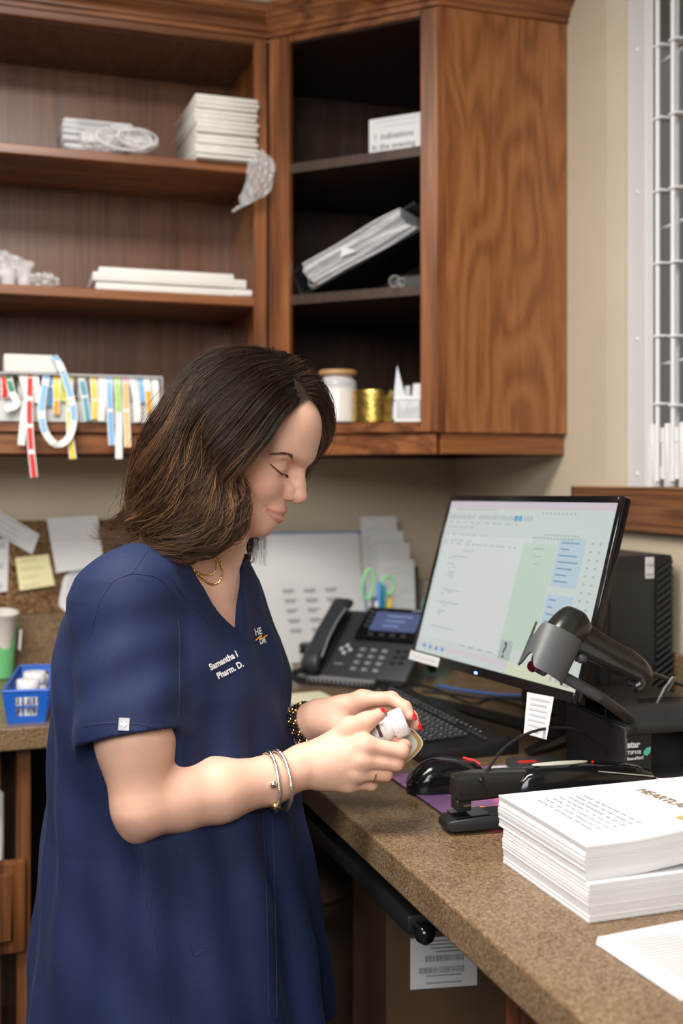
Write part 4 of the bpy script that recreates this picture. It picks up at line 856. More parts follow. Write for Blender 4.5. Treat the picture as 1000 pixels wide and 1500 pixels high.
def squad(mb, x0, x1, y0, y1, z=0.0, m=0):       # fractions of the screen, y from top
    X = lambda a: SX0 + (SX1 - SX0) * a; Y = lambda a: SY1 - (SY1 - SY0) * a
    mb.box((X(x0), Y(y1), z), (X(x1), Y(y0), z + 0.00008), m=m, M=Mm)
s_ = MB(); squad(s_, 0, 1, 0, 1, -0.0009); scr = s_.build('screen', smat('pale', (0.60, 0.66, 0.62), 0.86), mo)
def sc_layer(name, rects, m_, z, kind='stuff'):
    mb = MB()
    for r4 in rects: squad(mb, *r4, z)
    mb.build(name, m_, scr, kind=kind if len(rects) > 1 else None)
sc_layer('title_bar', [(0, 1, 0, 0.045)], smat('pinkish', (0.62, 0.55, 0.60), 0.86), -0.0007)
sc_layer('white_window', [(0.02, 0.60, 0.22, 0.90)], smat('whitish', (0.66, 0.70, 0.68), 0.86), -0.0007)
sc_layer('green_panel', [(0.55, 0.745, 0.245, 0.86)], smat('green', (0.54, 0.66, 0.55), 0.86), -0.0006)
sc_layer('blue_panel', [(0.75, 0.89, 0.20, 0.475), (0.75, 0.89, 0.52, 0.80)], smat('blue', (0.48, 0.60, 0.68), 0.86), -0.0006)
sc_layer('task_bar', [(0, 0.62, 0.93, 0.965)], smat('taskbar', (0.64, 0.60, 0.64), 0.86), -0.0006)
sc_layer('yellow_corner', [(0.62, 1, 0.93, 1.0)], smat('yellowish', (0.66, 0.70, 0.52), 0.86), -0.0006)
g = random.Random(7); rect = []; rb = []
for i in range(30):
    x = 0.02 + i * 0.0185
    if g.random() < 0.85: rect.append((x, x + 0.010, 0.085 + g.random() * 0.01, 0.115))
for i in range(20): rect.append((0.06 + i * 0.014, 0.06 + i * 0.014 + 0.008, 0.048, 0.058))
for k in range(5):
    x = 0.02
    yk = (0.135, 0.165, 0.215, 0.255, 0.275)[k]
    while x < (0.5, 0.2, 0.30, 0.22, 0.52)[k]:
        l = 0.012 + 0.02 * g.random(); rect.append((x, x + l, yk, yk + 0.008)); x += l + 0.006 + 0.03 * g.random()
for i in range(26): rect.append((0.05 + g.random() * 0.14, 0.05 + g.random() * 0.05 + 0.15, 0.32 + i * 0.02, 0.326 + i * 0.02) if g.random() < 0.25 else (0.08 + 0.05 * g.random(), 0.10 + 0.06 * g.random(), 0.32 + i * 0.018, 0.327 + i * 0.018))
rect = [(min(a, b), max(a, b), c, d) for a, b, c, d in rect if abs(a - b) > 0.004]
for i in range(14):
    rect.append((0.915, 0.928, 0.22 + i * 0.044, 0.232 + i * 0.044)); rect.append((0.955, 0.968, 0.22 + i * 0.044, 0.232 + i * 0.044))
for i in range(12): rect.append((0.66 + i * 0.016, 0.67 + i * 0.016, 0.185, 0.195)); rect.append((0.60 + i * 0.019, 0.612 + i * 0.019, 0.205, 0.217))
for k in range(4): rect.append((0.615 + 0.01 * k, 0.675 - 0.008 * k, 0.27 + 0.045 * k, 0.277 + 0.045 * k))
for i in range(9): rect.append((0.62 + i * 0.022, 0.63 + i * 0.022, 0.06, 0.072))
for k in range(4): rect.append((0.30 + 0.06 * k, 0.34 + 0.06 * k, 0.90, 0.908))
rect += [(0.86, 0.872, 0.95, 0.975), (0.89, 0.902, 0.95, 0.975), (0.925, 0.975, 0.945, 0.957), (0.925, 0.965, 0.972, 0.985)]
sc_layer('small_text', rect, smat('textgrey', (0.42, 0.47, 0.46), 0.85), -0.0004)
for k in range(7): rb.append((0.765, 0.80 + 0.07 * g.random(), 0.225 + 0.036 * k, 0.234 + 0.036 * k))
for k in range(6): rb.append((0.765, 0.79 + 0.09 * g.random(), 0.545 + 0.04 * k, 0.554 + 0.04 * k))
sc_layer('link_text', rb, smat('linkblue', (0.22, 0.36, 0.52), 0.8), -0.0004)
sc_layer('blue_buttons', [(0.46, 0.482, 0.085, 0.118), (0.49, 0.508, 0.085, 0.118)] + [(0.05 + 0.045 * i, 0.07 + 0.045 * i, 0.945, 0.97) for i in range(4)], smat('button', (0.10, 0.42, 0.66), 0.8), -0.0003)
sc_layer('help_tile', [(0.555, 0.625, 0.815, 0.925)], smat('tile', (0.45, 0.53, 0.50), 0.8), -0.0005)
X_ = SX0 + (SX1 - SX0) * 0.572; Y_ = SY1 - (SY1 - SY0) * 0.915
MB().text('?', 0.038, Mm @ TM((X_, Y_, -0.0003)), ext=0.00004, bold=0.0006).build('question_mark', smat('dark', (0.10, 0.12, 0.12), 0.6), scr)
# label strip, hanging note, power light
MB().box((-MW / 2 - 0.002, -MH / 2 - 0.004, 0.0012), (-MW / 2 + 0.112, -MH / 2 + 0.013, 0.0022), M=Mm).build('label_strip', PAPER, mo, label='white label strip stuck on the lower left bezel')
lp_ = MB()
for i in range(14): lp_.box((-MW / 2 + 0.008 + i * 0.0068, -MH / 2 + 0.002, 0.0023), (-MW / 2 + 0.012 + i * 0.0068, -MH / 2 + 0.006, 0.0024), M=Mm)
lp_.build('label_strip_print', INKL, mo, kind='stuff')
MB().box((-0.028, -MH / 2 + 0.0030, 0.0012), (-0.020, -MH / 2 + 0.0065, 0.0018), bev=0.0003, M=Mm).build('power_light', mat('blue_led', (0.15, 0.35, 1.0), 0.3, emit=6.0), mo)
tag_c = [(-0.4995, -1.3665, 1.0773), (-0.4718, -1.3970, 1.0741), (-0.4872, -1.4024, 1.0138), (-0.5091, -1.3739, 1.0183)]
sheet('hanging_note', tag_c, 'white handwritten note hanging from the lower edge of the monitor', PAPER, 'note', bulge=0.002, lines=7, lm=mat('pen_grey', (0.52, 0.52, 0.54), 0.7), y_out=(-0.5, -0.86, 0), n=8)
# stand
nb = np.array([0.095, 0.06, 0.0])
MB().tube(spline([(0.10, 0.03, 0.012), (0.105, 0.03, 0.10), (0.07, 0.0, 0.22), (0.03, -0.03, 0.275)], 12), [0.03] * 12, 12, flat=0.5).build('neck', BLACK, mo, 40)
MB().tube([(0.10, 0.02, 0.017), (0.055, 0.12, 0.015), (-0.012, 0.38, 0.012), (-0.016, 0.43, 0.009)], [0.022, 0.018, 0.013, 0.009], 8, flat=0.75).build('stand_leg', BLACK, mo, 40)
MB().tube([(0.10, 0.02, 0.017), (0.03, -0.03, 0.015), (-0.024, -0.055, 0.010)], [0.022, 0.018, 0.010], 8, flat=0.6).build('stand_leg', BLACK, mo, 40)

# ---------------------------------------------------------------- computer tower
pcx = thing('computer_tower', 'black computer tower with diagonal vents and a processor sticker behind the monitor', 'computer', (-0.105, -0.90, DZ))
PX, PY, PZ = 0.080, 0.153, 0.331
PCM = mat('tower_black', (0.016, 0.016, 0.018), 0.45)
MB().box((-PX, -PY + 0.012, 0.004), (PX, PY, PZ), bev=0.003).build('case', mat('tower_case', (0.035, 0.035, 0.037), 0.4), pcx, 40)
MB().box((-PX, -PY, 0.004), (PX, -PY + 0.0115, PZ), bev=0.003).build('front_panel', PCM, pcx, 40)
MB().box((-PX + 0.021, -PY - 0.001, 0.01), (-PX + 0.0225, -PY + 0.0002, PZ - 0.03)).build('groove', GLOSS, pcx)
MB().box((-PX + 0.024, -PY - 0.0012, 0.10), (PX - 0.042, -PY + 0.0002, PZ - 0.03), bev=0.0005).build('drive_panel', mat('tower_panel', (0.02, 0.02, 0.022), 0.5), pcx)
MB().box((PX - 0.038, -PY - 0.0012, 0.01), (PX - 0.002, -PY - 0.0002, PZ - 0.004)).build('vent_panel', GLOSS, pcx)
for i in range(26):
    z = PZ - 0.012 - i * 0.0132
    xl = PX - 0.0385
    if z < 0.15: xl = PX - 0.0385 - min(0.085, (0.15 - z) * 0.95)
    a = Vector((xl, -PY - 0.0035, z - (PX - 0.003 - xl) * 0.62)); b_ = Vector((PX - 0.003, -PY - 0.0035, z))
    if a.z < 0.012:
        t_ = (0.012 - a.z) / (b_.z - a.z) if b_.z > 0.014 else 2
        if t_ >= 0.9: continue
        a = a.lerp(b_, t_)
    MB().tube([a, b_], 0.0028, 6).build('vent_slat', PCM, pcx, 40)
MB().box((PX - 0.061, -PY - 0.0018, PZ - 0.043), (PX - 0.042, -PY - 0.0010, PZ - 0.003), bev=0.0003).build('processor_sticker', mat('sticker_white', (0.66, 0.62, 0.62), 0.35), pcx, label='white processor sticker')
st_ = MB().text('intel', 0.0075, TM((PX - 0.0565, -PY - 0.0020, PZ - 0.020), math.pi / 2), ext=0.0001, bold=0.0001).text('CORE i3', 0.0052, TM((PX - 0.0600, -PY - 0.0020, PZ - 0.038), math.pi / 2), ext=0.0001, bold=0.0002, sx=0.85)
st_.tube([(PX - 0.0515 + 0.0075 * math.cos(a), -PY - 0.0020, PZ - 0.0175 + 0.0055 * math.sin(a)) for a in np.linspace(0.5, 5.9, 20)], 0.0003, 4)
st_.build('sticker_print', INK, pcx)

# ---------------------------------------------------------------- keyboard
kb = thing('keyboard', 'black computer keyboard lying on the worktop before the monitor', 'keyboard', (-0.483, -0.88, DZ), 0)
KL, KW = 0.25, 0.094
def kz(x): return 0.018 + 0.055 * (x + KW)       # slope: front edge is at -x
MB().prism([(-KW, 0.0), (KW, 0.0), (KW, 0.024), (KW - 0.006, 0.0275), (-KW + 0.004, 0.0165), (-KW, 0.012)], 2 * KL, M=Matrix(((1, 0, 0, 0), (0, 0, -1, KL), (0, 1, 0, 0), (0, 0, 0, 1))), bev=0.003).build('body', BLACK, kb, 40)
KEYM = mat('keycap_black', (0.028, 0.028, 0.030), 0.30)
bm_ = bmesh.new(); bmesh.ops.create_cube(bm_, size=1)
for v in bm_.verts:
    k_ = 0.76 if v.co.z > 0 else 1.0; v.co = Vector((v.co.x * 0.0165 * k_, v.co.y * 0.0165 * k_, v.co.z * 0.009))
bmesh.ops.bevel(bm_, geom=bm_.edges[:], offset=0.0014, segments=1, affect='EDGES')
kproto = MB().bm(bm_).build('key', KEYM, kb, 40); first = True
def kkey(row_x, y, wk=1.0, dk=1.0, flat=1.0):
    global first
    o = kproto if first else kproto.copy()
    if not first: COL.objects.link(o)
    first = False
    o.parent = kb; o.location = (row_x, y, kz(row_x) + 0.0045 * flat); o.rotation_euler = (0, -0.055, 0); o.scale = (dk, wk, flat)
P_ = 0.0190
for r_, x in enumerate((-0.066, -0.047, -0.028, -0.009, 0.010)):
    y = KL - 0.020
    lay = [(1.25, 1.25, 1.25, 6.2, 1.25, 1.25, 1.25, 1.25), (2.2,) + (1,) * 10 + (2.8,), (1.75,) + (1,) * 11 + (2.25,), (1.5,) + (1,) * 12 + (1.5,), (1,) * 13 + (2.0,)][r_]
    for wk in lay:
        kkey(x, y - wk * P_ / 2, wk * 1.0 + (wk - 1) * 0.15 if wk > 1 else 1.0); y -= wk * P_
    y -= 0.006
    n3 = {0: (0, 1, 2), 1: (1,), 2: (), 3: (0, 1, 2), 4: (0, 1, 2)}[r_]
    for q in n3: kkey(x, y - (q + 0.5) * P_)
    y -= 3 * P_ + 0.006
    for q in range(4): kkey(x, y - (q + 0.5) * P_ * 0.97)
for q in range(16): kkey(0.0385, KL - 0.025 - q * 0.0205 - (q // 4) * 0.006, 0.9, 0.62, 0.7)
for q in range(5): kkey(0.0385, -KL + 0.085 - q * 0.016, 0.6, 0.5, 0.5)
lb = MB(); g = random.Random(9)
for r_, x in enumerate((-0.066, -0.047, -0.028, -0.009, 0.010, 0.0385)):
    for q in range(23):
        y = KL - 0.031 - q * 0.0195; lb.box((x - 0.001, y, kz(x) + 0.0092), (x + 0.003, y + 0.0025, kz(x) + 0.0094))
lb.build('key_legend', INKL, kb, kind='stuff')

# ---------------------------------------------------------------- mouse, pad, card
PADM = bpy.data.materials.new('purple_pad'); PADM.use_nodes = True
nt = PADM.node_tree; tc = nt.nodes.new('ShaderNodeTexCoord'); n1 = nt.nodes.new('ShaderNodeTexNoise'); n1.inputs['Scale'].default_value = 9; n1.inputs['Detail'].default_value = 3
nt.links.new(tc.outputs['Object'], n1.inputs['Vector']); r_ = ramp(nt, [(0.3, (0.05, 0.03, 0.09)), (0.48, (0.19, 0.09, 0.22)), (0.62, (0.32, 0.16, 0.33)), (0.75, (0.10, 0.05, 0.15))]); nt.links.new(n1.outputs[0], r_.inputs[0]); nt.links.new(r_.outputs[0], nt.nodes['Principled BSDF'].inputs['Base Color'])
nt.nodes['Principled BSDF'].inputs['Roughness'].default_value = 0.55
mp_ = thing('mouse_pad', 'purple patterned mouse pad on the worktop under the mouse', 'mouse pad', (-0.545, -1.31, DZ))
MB().box((-0.112, -0.115, 0), (0.135, 0.115, 0.0022), bev=0.001).build('rubber', BLACK, mp_)
MB().box((-0.1115, -0.1145, 0.0022), (0.1345, 0.1145, 0.0034), bev=0.0005).build('print', PADM, mp_)
MB().prism([(0.012 * math.cos(a), 0.02 * math.sin(a)) for a in np.linspace(0, 2 * math.pi, 24, endpoint=False)], 0.0003, M=TM((-0.05, -0.10, 0.0034), 0, 0, R(60))).build('orange_spot', mat('pad_orange', (0.7, 0.32, 0.06), 0.5), mp_)
ZP = DZ + 0.0036
ms = thing('computer_mouse', 'glossy black computer mouse with a red glow on the purple pad', 'mouse', (-0.598, -1.298, ZP), R(-6)); ms.scale = (1.1, 1.1, 1.1)
U = np.linspace(0, 1, 26); rowsM = []
for a in U:
    x = -0.060 + 0.120 * a; hw = 0.031 * (max(0.0, 1 - abs(2 * a - 1) ** 3.2)) ** 0.42 * (1 - 0.10 * math.sin(math.pi * a)) + 0.0005; hh = 0.040 * (max(0.0, 1 - abs((a - 0.42) / (0.43 if a < 0.42 else 0.62)) ** 2.2)) ** 0.60 + 0.001
    rowsM.append([(x, hw * math.copysign(abs(math.cos(t_)) ** 0.75, math.cos(t_)), 0.002 + hh * math.sin(t_) ** 0.8 if 0 < t_ < math.pi else 0.002) for t_ in np.linspace(0, math.pi, 22)])
MB().grid(np.array(rowsM)[:, ::-1]).build('shell', GLOSS, ms, 60)
MB().prism([(r4[0][0], r4[0][1] * 0.96) for r4 in rowsM] + [(r4[-1][0], r4[-1][1] * 0.96) for r4 in rowsM[::-1]], 0.003, bev=0.0005).build('base', BLACK, ms, 40)
MB().lathe([(0.0, -0.004), (0.010, -0.004), (0.011, 0), (0.010, 0.004), (0, 0.004)], 20, M=TM((0.034, 0, 0.027), math.pi / 2)).build('scroll_wheel', DGREY, ms, 40)
MB().tube([(x, -0.001, z + 0.0012) for x, z in ((0.022, 0.0405), (0.035, 0.037), (0.046, 0.031))], 0.0011, 6).build('button_seam', mat('mouse_red_light', (1.0, 0.03, 0.04), 0.3, emit=1.6), ms)
MB().tube([(-0.058, 0.010, 0.010), (-0.058, -0.010, 0.010), (-0.050, -0.019, 0.016), (-0.030, -0.0255, 0.024)], 0.0009, 6).build('side_seam', DGREY, ms)
MB().box((0.035, -0.012, 0.0006), (0.052, -0.004, 0.0022)).build('sensor_light', mat('red_sensor_light', (1.0, 0.02, 0.12), 0.3, emit=25.0), ms)
gl = bpy.data.lights.new('mouse_red_glow', 'POINT'); gl.energy = 0.035; gl.color = (1, 0.05, 0.18); gl.shadow_soft_size = 0.004; go = bpy.data.objects.new('mouse_red_glow', gl); COL.objects.link(go); go.parent = ms; go.location = (0.064, -0.022, 0.008)
sheet('white_card', [(-0.487, -1.200, ZP + 0.001), (-0.415, -1.215, ZP + 0.001), (-0.430, -1.310, ZP + 0.001), (-0.492, -1.290, ZP + 0.001)], 'white card with rounded corners on the pad behind the mouse', PAPER, 'card', bulge=0.0008, rounded=0.2, lines=0, y_out=(0, 0, 1))

# ---------------------------------------------------------------- heavy stapler
hb = thing('heavy_stapler', 'large black heavy-duty stapler with an oval label behind the paper stack', 'stapler', (-0.527, -1.486, DZ + 0.0036), R(-4))
def yz_loft(mb, secs, M=None, pw=0.5, seg=20):
    """secs: (x, yc, zlo, zhi, halfwidth_bottom, halfwidth_top)"""
    rows_ = []
    for x, yc, z0, z1, wb2, wt2 in secs:
        row = []
        for g_ in np.linspace(0, 2 * math.pi, seg, endpoint=False):
            c2, s2 = math.cos(g_), math.sin(g_); v_ = math.copysign(abs(s2) ** pw, s2); h_ = math.copysign(abs(c2) ** pw, c2)
            t_ = (v_ + 1) / 2; row.append((x, yc + h_ * (wb2 * (1 - t_) + wt2 * t_), z0 + (z1 - z0) * t_))
        rows_.append(row)
    mb.grid(np.array(rows_)[:, ::-1], wrap=True, M=M); n_ = len(rows_) * seg; o_ = mb.n - n_
    mb.f += [tuple(range(o_, o_ + seg)), tuple(range(o_ + n_ - seg, o_ + n_))[::-1]]; mb.m += [0, 0]; return mb
yz_loft(MB(), [(-0.158, 0, 0.002, 0.012, 0.020, 0.016), (-0.152, 0, 0, 0.016, 0.026, 0.022), (-0.10, 0, 0, 0.019, 0.028, 0.024), (0.02, 0, 0, 0.020, 0.028, 0.024), (0.17, 0, 0, 0.020, 0.028, 0.024), (0.176, 0, 0.001, 0.016, 0.026, 0.022)], pw=0.35).build('base', BLACK, hb, 40)
MB().prism([(-0.024, -0.019), (0.024, -0.019), (0.024, 0.019), (-0.024, 0.019)], 0.0012, M=TM((-0.122, 0, 0.0185), 0, R(-2), 0), bev=0.0004).build('anvil_plate', mat('anvil_steel', (0.10, 0.10, 0.10), 0.25, metal=1), hb)
yz_loft(MB(), [(-0.142, 0.006, 0.040, 0.066, 0.014, 0.010), (-0.138, 0.006, 0.036, 0.070, 0.019, 0.014), (-0.110, 0.006, 0.036, 0.073, 0.020, 0.016), (-0.06, 0.006, 0.038, 0.072, 0.020, 0.016), (-0.03, 0.006, 0.042, 0.070, 0.018, 0.014)], pw=0.35).build('head', mat('stapler_satin_black', (0.016, 0.015, 0.014), 0.3), hb, 40)
MB().box((-0.141, -0.008, 0.023), (-0.120, 0.016, 0.038), bev=0.001).build('staple_exit', BLACK, hb, 40)
MB().box((-0.132, -0.0105, 0.030), (-0.122, -0.0085, 0.033)).build('exit_plate', STEEL, hb)
yz_loft(MB(), [(-0.060, 0.004, 0.020, 0.044, 0.018, 0.012), (-0.052, 0.004, 0.018, 0.058, 0.026, 0.018), (-0.040, 0.004, 0.018, 0.070, 0.030, 0.020), (-0.015, 0.004, 0.018, 0.076, 0.032, 0.022), (0.05, 0.004, 0.018, 0.076, 0.033, 0.023), (0.12, 0.004, 0.018, 0.068, 0.033, 0.023), (0.148, 0.004, 0.018, 0.061, 0.032, 0.021), (0.154, 0.004, 0.022, 0.055, 0.028, 0.018)], pw=0.38).build('body', GLOSS, hb, 40)
MB().prism([(0.042 * math.cos(a), 0.0085 * math.sin(a)) for a in np.linspace(0, 2 * math.pi, 32, endpoint=False)], 0.001, M=TM((0.015, 0.002, 0.0762), 0, R(0), 0)).build('oval_label', mat('cream_label', (0.55, 0.55, 0.46), 0.4), hb)
MB().box((-0.066, -0.031, 0.020), (-0.046, -0.023, 0.031), bev=0.002).build('release_lever', mat('red_plastic', (0.75, 0.03, 0.02), 0.35), hb, 40)
MB().lathe([(0.002, 0), (0.002, 0.002), (0, 0.0025)], 10, M=TM((0.064, 0.0, 0.0750))).build('red_dot', MATS['red_plastic'], hb)
MB().tube([(0.06, -0.0250, 0.069), (0.146, -0.0240, 0.056)], 0.0009, 6).build('edge_line', mat('pale_edge', (0.4, 0.4, 0.36), 0.4), hb)

# ---------------------------------------------------------------- printed bag stacks, booklet
def bag_stack(name, lab, x0, x1, y0, y1, z0, n, dz, wave, seed, jit):
    t = thing(name, lab, 'paper stack', ((x0 + x1) / 2, (y0 + y1) / 2, z0), 0, None); g = np.random.default_rng(seed); mb = MB(); z = np.zeros((9, 6))
    for i in range(n):
        a = g.uniform(-jit, jit, 4); U_, V_ = np.linspace(0, 1, 9), np.linspace(0, 1, 6); k_ = i / n; sl = 0.0018 * math.sin(i * 0.31 + seed)
        P = np.array([[(x0 + a[0] + sl * 0.5 + (x1 - x0 + a[1]) * u, y0 + a[2] + (y1 - y0 + a[3]) * v, z0 + (i + 0.94) * dz + wave(u, v, k_)) for v in V_] for u in U_])
        B_ = P.copy(); B_[..., 2] -= dz * 0.98; mb.grid(P, thick=0)
        n0_ = mb.n; mb.grid(B_[:, ::-1])
        for (A, B2) in ((P[0], B_[0]), (P[-1][::-1], B_[-1][::-1]), (P[:, 0][::-1], B_[:, 0][::-1]), (P[:, -1], B_[:, -1])):
            mb.grid(np.array([A, B2]))
    mb.build('sheets', PAPER, t, None, rel=True, kind='stuff'); return t
flatw = lambda u, v, k: 0.0
lift = lambda u, v, k: 0.022 * max(0, (u - 0.22)) * (1 - v) ** 1.5 * (1 if u > 0.22 else 0) + 0.004 * (1 - k) * max(0, u - 0.2) * (1 - v) - 0.003 * k * (0.5 - v) ** 2
s1 = bag_stack('paper_stack', 'lower stack of white pharmacy bags on the right worktop', -0.664, -0.385, -1.814, -1.612, DZ, 30, 0.0014, flatw, 31, 0.0006)
s2 = bag_stack('paper_stack', 'upper stack of printed white pharmacy bags with curled corner on the right worktop', -0.664, -0.380, -1.806, -1.600, DZ + 0.0425, 28, 0.00138, lift, 32, 0.0006)
def top_z(x, y): u = (x + 0.664) / 0.284; v = (y + 1.806) / 0.206; return DZ + 0.0425 + 28 * 0.00138 + lift(u, v, 1.0) + 0.0008
def flatprint(mb, x, y, l, h, rz):
    c, s = math.cos(rz), math.sin(rz); q = []
    for a, b in ((0, 0), (l, 0), (l, h), (0, h)):
        px, py = x + a * c - b * s, y + a * s + b * c; q.append((px, py, top_z(px, py)))
    mb.add(q, [(0, 1, 2, 3)])
def draped_text(txt, size, x, y, rz, bold=0.0002):
    m2 = MB().text(txt, size, TM((x, y, 0), 0, 0, rz), ext=0.0, bold=bold); m2.v = [(a, b, top_z(a, b)) for a, b, c in m2.v]; return m2
pr = MB(); g = random.Random(6)
for k in range(7):
    for j in range(9): flatprint(pr, -0.630 + k * 0.0105, -1.765 + j * 0.0145 + g.random() * 0.004, 0.0022, 0.008 + 0.005 * g.random(), 0)
pr.build('small_print', mat('faint_grey_print', (0.36, 0.36, 0.38), 0.7), s2, rel=True, kind='stuff')
draped_text('HEARTLAND', 0.021, -0.492, -1.640, R(-90)).build('gold_lettering', mat('bronze_print', (0.30, 0.22, 0.12), 0.6), s2, rel=True)
pr = MB(); flatprint(pr, -0.520, -1.780, 0.010, 0.016, 0); pr.build('gold_mark', mat('gold_print', (0.55, 0.36, 0.10), 0.5), s2, rel=True)
bkl = thing('booklet', 'white booklet with small grey print near the front edge of the right worktop', 'booklet', (-0.60, -1.96, DZ), R(0))
c_ = [(-0.686, -1.864), (-0.679, -2.000), (-0.44, -1.985), (-0.45, -1.845)]
for i in range(4): MB().prism([(x - (-0.60) + 0.0006 * i, y - (-1.96)) for x, y in c_], 0.0018, M=TM((0, 0, i * 0.0019)), bev=0.0005).build('page_block', PAPER, bkl)
pr = MB(); g = random.Random(12)
for k in range(17):
    y0 = -1.885 - k * 0.0062
    for j in range(3): pr.box((-0.664 + j * 0.07 + 0.60, y0 + 1.96 + 0.004 * j, 0.0077), (-0.664 + j * 0.07 + 0.058 + g.random() * 0.006 + 0.60, y0 + 1.96 + 0.0032 + 0.004 * j, 0.0079))
pr.build('small_print', mat('fine_print', (0.42, 0.42, 0.44), 0.7), bkl, kind='stuff')

# ---------------------------------------------------------------- receipt printer
rp = thing('receipt_printer', 'black receipt printer with a white and green logo at the right edge', 'printer', (-0.285, -1.325, DZ), R(-3))
RP = mat('printer_black', (0.017, 0.017, 0.018), 0.5, noise=0.3, nscale=300, bump=0.1, bscale=500)
MB().box((-0.072, -0.095, 0.0), (-0.026, 0.10, 0.105), bev=0.003).build('side_tower', RP, rp, 40)
MB().box((-0.0255, -0.03, 0.0), (0.072, 0.10, 0.105), bev=0.003).box((0.062, -0.095, 0.0), (0.072, -0.031, 0.105), bev=0.002).build('housing', RP, rp, 40)
MB().box((-0.0255, -0.10, 0.0), (0.0615, -0.031, 0.022), bev=0.003).build('front_sill', RP, rp, 40)
MB().box((-0.022, -0.105, 0.022), (0.06, -0.05, 0.027), bev=0.001).build('cutter_tray', mat('brushed_tray', (0.42, 0.42, 0.42), 0.35, metal=1), rp, 40)
ct_ = MB()
for i in range(7): ct_.box((-0.020 + i * 0.011, -0.108, 0.021), (-0.016 + i * 0.011, -0.105, 0.026))
ct_.build('tray_teeth', MATS['brushed_tray'], rp, kind='stuff')
rows_ = []
for y, z in ((-0.100, 0.094), (-0.102, 0.104), (-0.094, 0.118), (-0.070, 0.127), (-0.02, 0.132), (0.05, 0.132), (0.098, 0.128), (0.102, 0.108)):
    rows_.append([(-0.073, y * 0.98, z - 0.006), (-0.070, y, z - 0.001), (-0.062, y, z), (0.0, y, z), (0.062, y, z), (0.070, y, z - 0.001), (0.073, y * 0.98, z - 0.006)])
lid = MB().grid(np.array(rows_)[::-1]); lid.box((-0.072, -0.096, 0.1055), (0.072, 0.10, 0.1075)); lid.build('lid', RP, rp, 50)
MB().box((-0.02, -0.045, 0.1325), (0.055, -0.038, 0.134)).build('paper_slot', GLOSS, rp)
pl_ = MB().text('star', 0.0135, TM((-0.0695, -0.0957, 0.074), math.pi / 2), bold=0.0005).text('TSP100', 0.0075, TM((-0.0695, -0.0957, 0.064), math.pi / 2), bold=0.0001).text('futurePRNT', 0.0062, TM((-0.0695, -0.0957, 0.0555), math.pi / 2), bold=0.0001, sx=0.9)
pl_.build('logo_lettering', mat('logo_white', (0.7, 0.7, 0.72), 0.5), rp)
MB().prism([(0, 0), (0.006, -0.002), (0.011, 0.003), (0.012, 0.011), (0.005, 0.010), (0, 0.005)], 0.0005, M=TM((-0.0420, -0.0953, 0.062), math.pi / 2)).build('leaf_logo', mat('logo_green', (0.10, 0.50, 0.38), 0.5), rp)

# ---------------------------------------------------------------- scanner in its gooseneck holder
SCB = mat('scanner_black', (0.014, 0.014, 0.013), 0.22); SCG = mat('holder_grey', (0.058, 0.060, 0.066), 0.42)
ss = thing('scanner_stand', 'dark grey flexible gooseneck scanner stand holding a scanner before the monitor', 'stand', (-0.38, -1.43, DZ))
h0 = np.array((-0.5713, -1.5376, 1.1373)); h1 = np.array((-0.5363, -1.5230, 1.1865)); hd = (h1 - h0); hl = np.linalg.norm(hd); hd /= hl
cr = np.array((0.9474, -0.32, 0.0)); fw = np.array((0.32, 0.9474, 0.0)); cr2 = cr - hd * cr.dot(hd); cr2 /= np.linalg.norm(cr2); b2 = np.cross(hd, cr2)
if b2.dot(fw) > 0: b2 = -b2                      # towards the room
cup = []                                         # half-round cup, notched rim at the upper left, arched window at the lower left
for t in np.linspace(0, 1, 18):
    row = []
    for a in np.linspace(-1.72, 1.72, 44):
        s_ = (a + 1.72) / 3.44
        top = hl * (1.03 - 0.06 * math.cos(a) - 0.42 * math.exp(-((s_ - 0.17) / 0.055) ** 2) + 0.05 * math.exp(-(s_ / 0.05) ** 2))
        bot = hl * (-0.02 - 0.05 * math.cos(a) + 0.30 * math.exp(-(abs(s_ - 0.27) / 0.085) ** 3))
        rad = 0.0290 + 0.0025 * t; row.append(h0 + hd * (bot + (top - bot) * t) + cr2 * math.sin(a) * rad + b2 * math.cos(a) * rad * 0.85)
    cup.append(row)
MB().grid(np.array(cup), thick=0.0028).build('holder_cup', SCG, ss, 50, rel=True)
neck = spline([(-0.5457, -1.5304, 1.1374), (-0.5022, -1.5240, 1.1144), (-0.4623, -1.5111, 1.0937), (-0.4040, -1.4674, 1.0613), (-0.3327, -1.3859, 1.0247), (-0.2478, -1.2774, 0.9807), (-0.1680, -1.1672, 0.9356)], 60)
nk = MB(); rad_ = [0.0072 + 0.0007 * (i % 2) for i in range(240)]; nk.tube(spline(neck, 240), rad_, 12); nk.build('gooseneck', DGREY, ss, 50, rel=True)
bp_ = np.array((-0.1680, -1.1672, 0.9356)); MB().lathe([(0.044, 0), (0.046, 0.004), (0.036, 0.010), (0.012, 0.014), (0.010, max(0.02, bp_[2] - DZ + 0.01)), (0, max(0.02, bp_[2] - DZ + 0.01))], 40, M=TM((bp_[0], bp_[1], DZ))).build('stand_base', DGREY, ss, 40, rel=True)
sn = thing('barcode_scanner', 'black handheld barcode scanner resting in the grey gooseneck holder', 'scanner', tuple(h0))
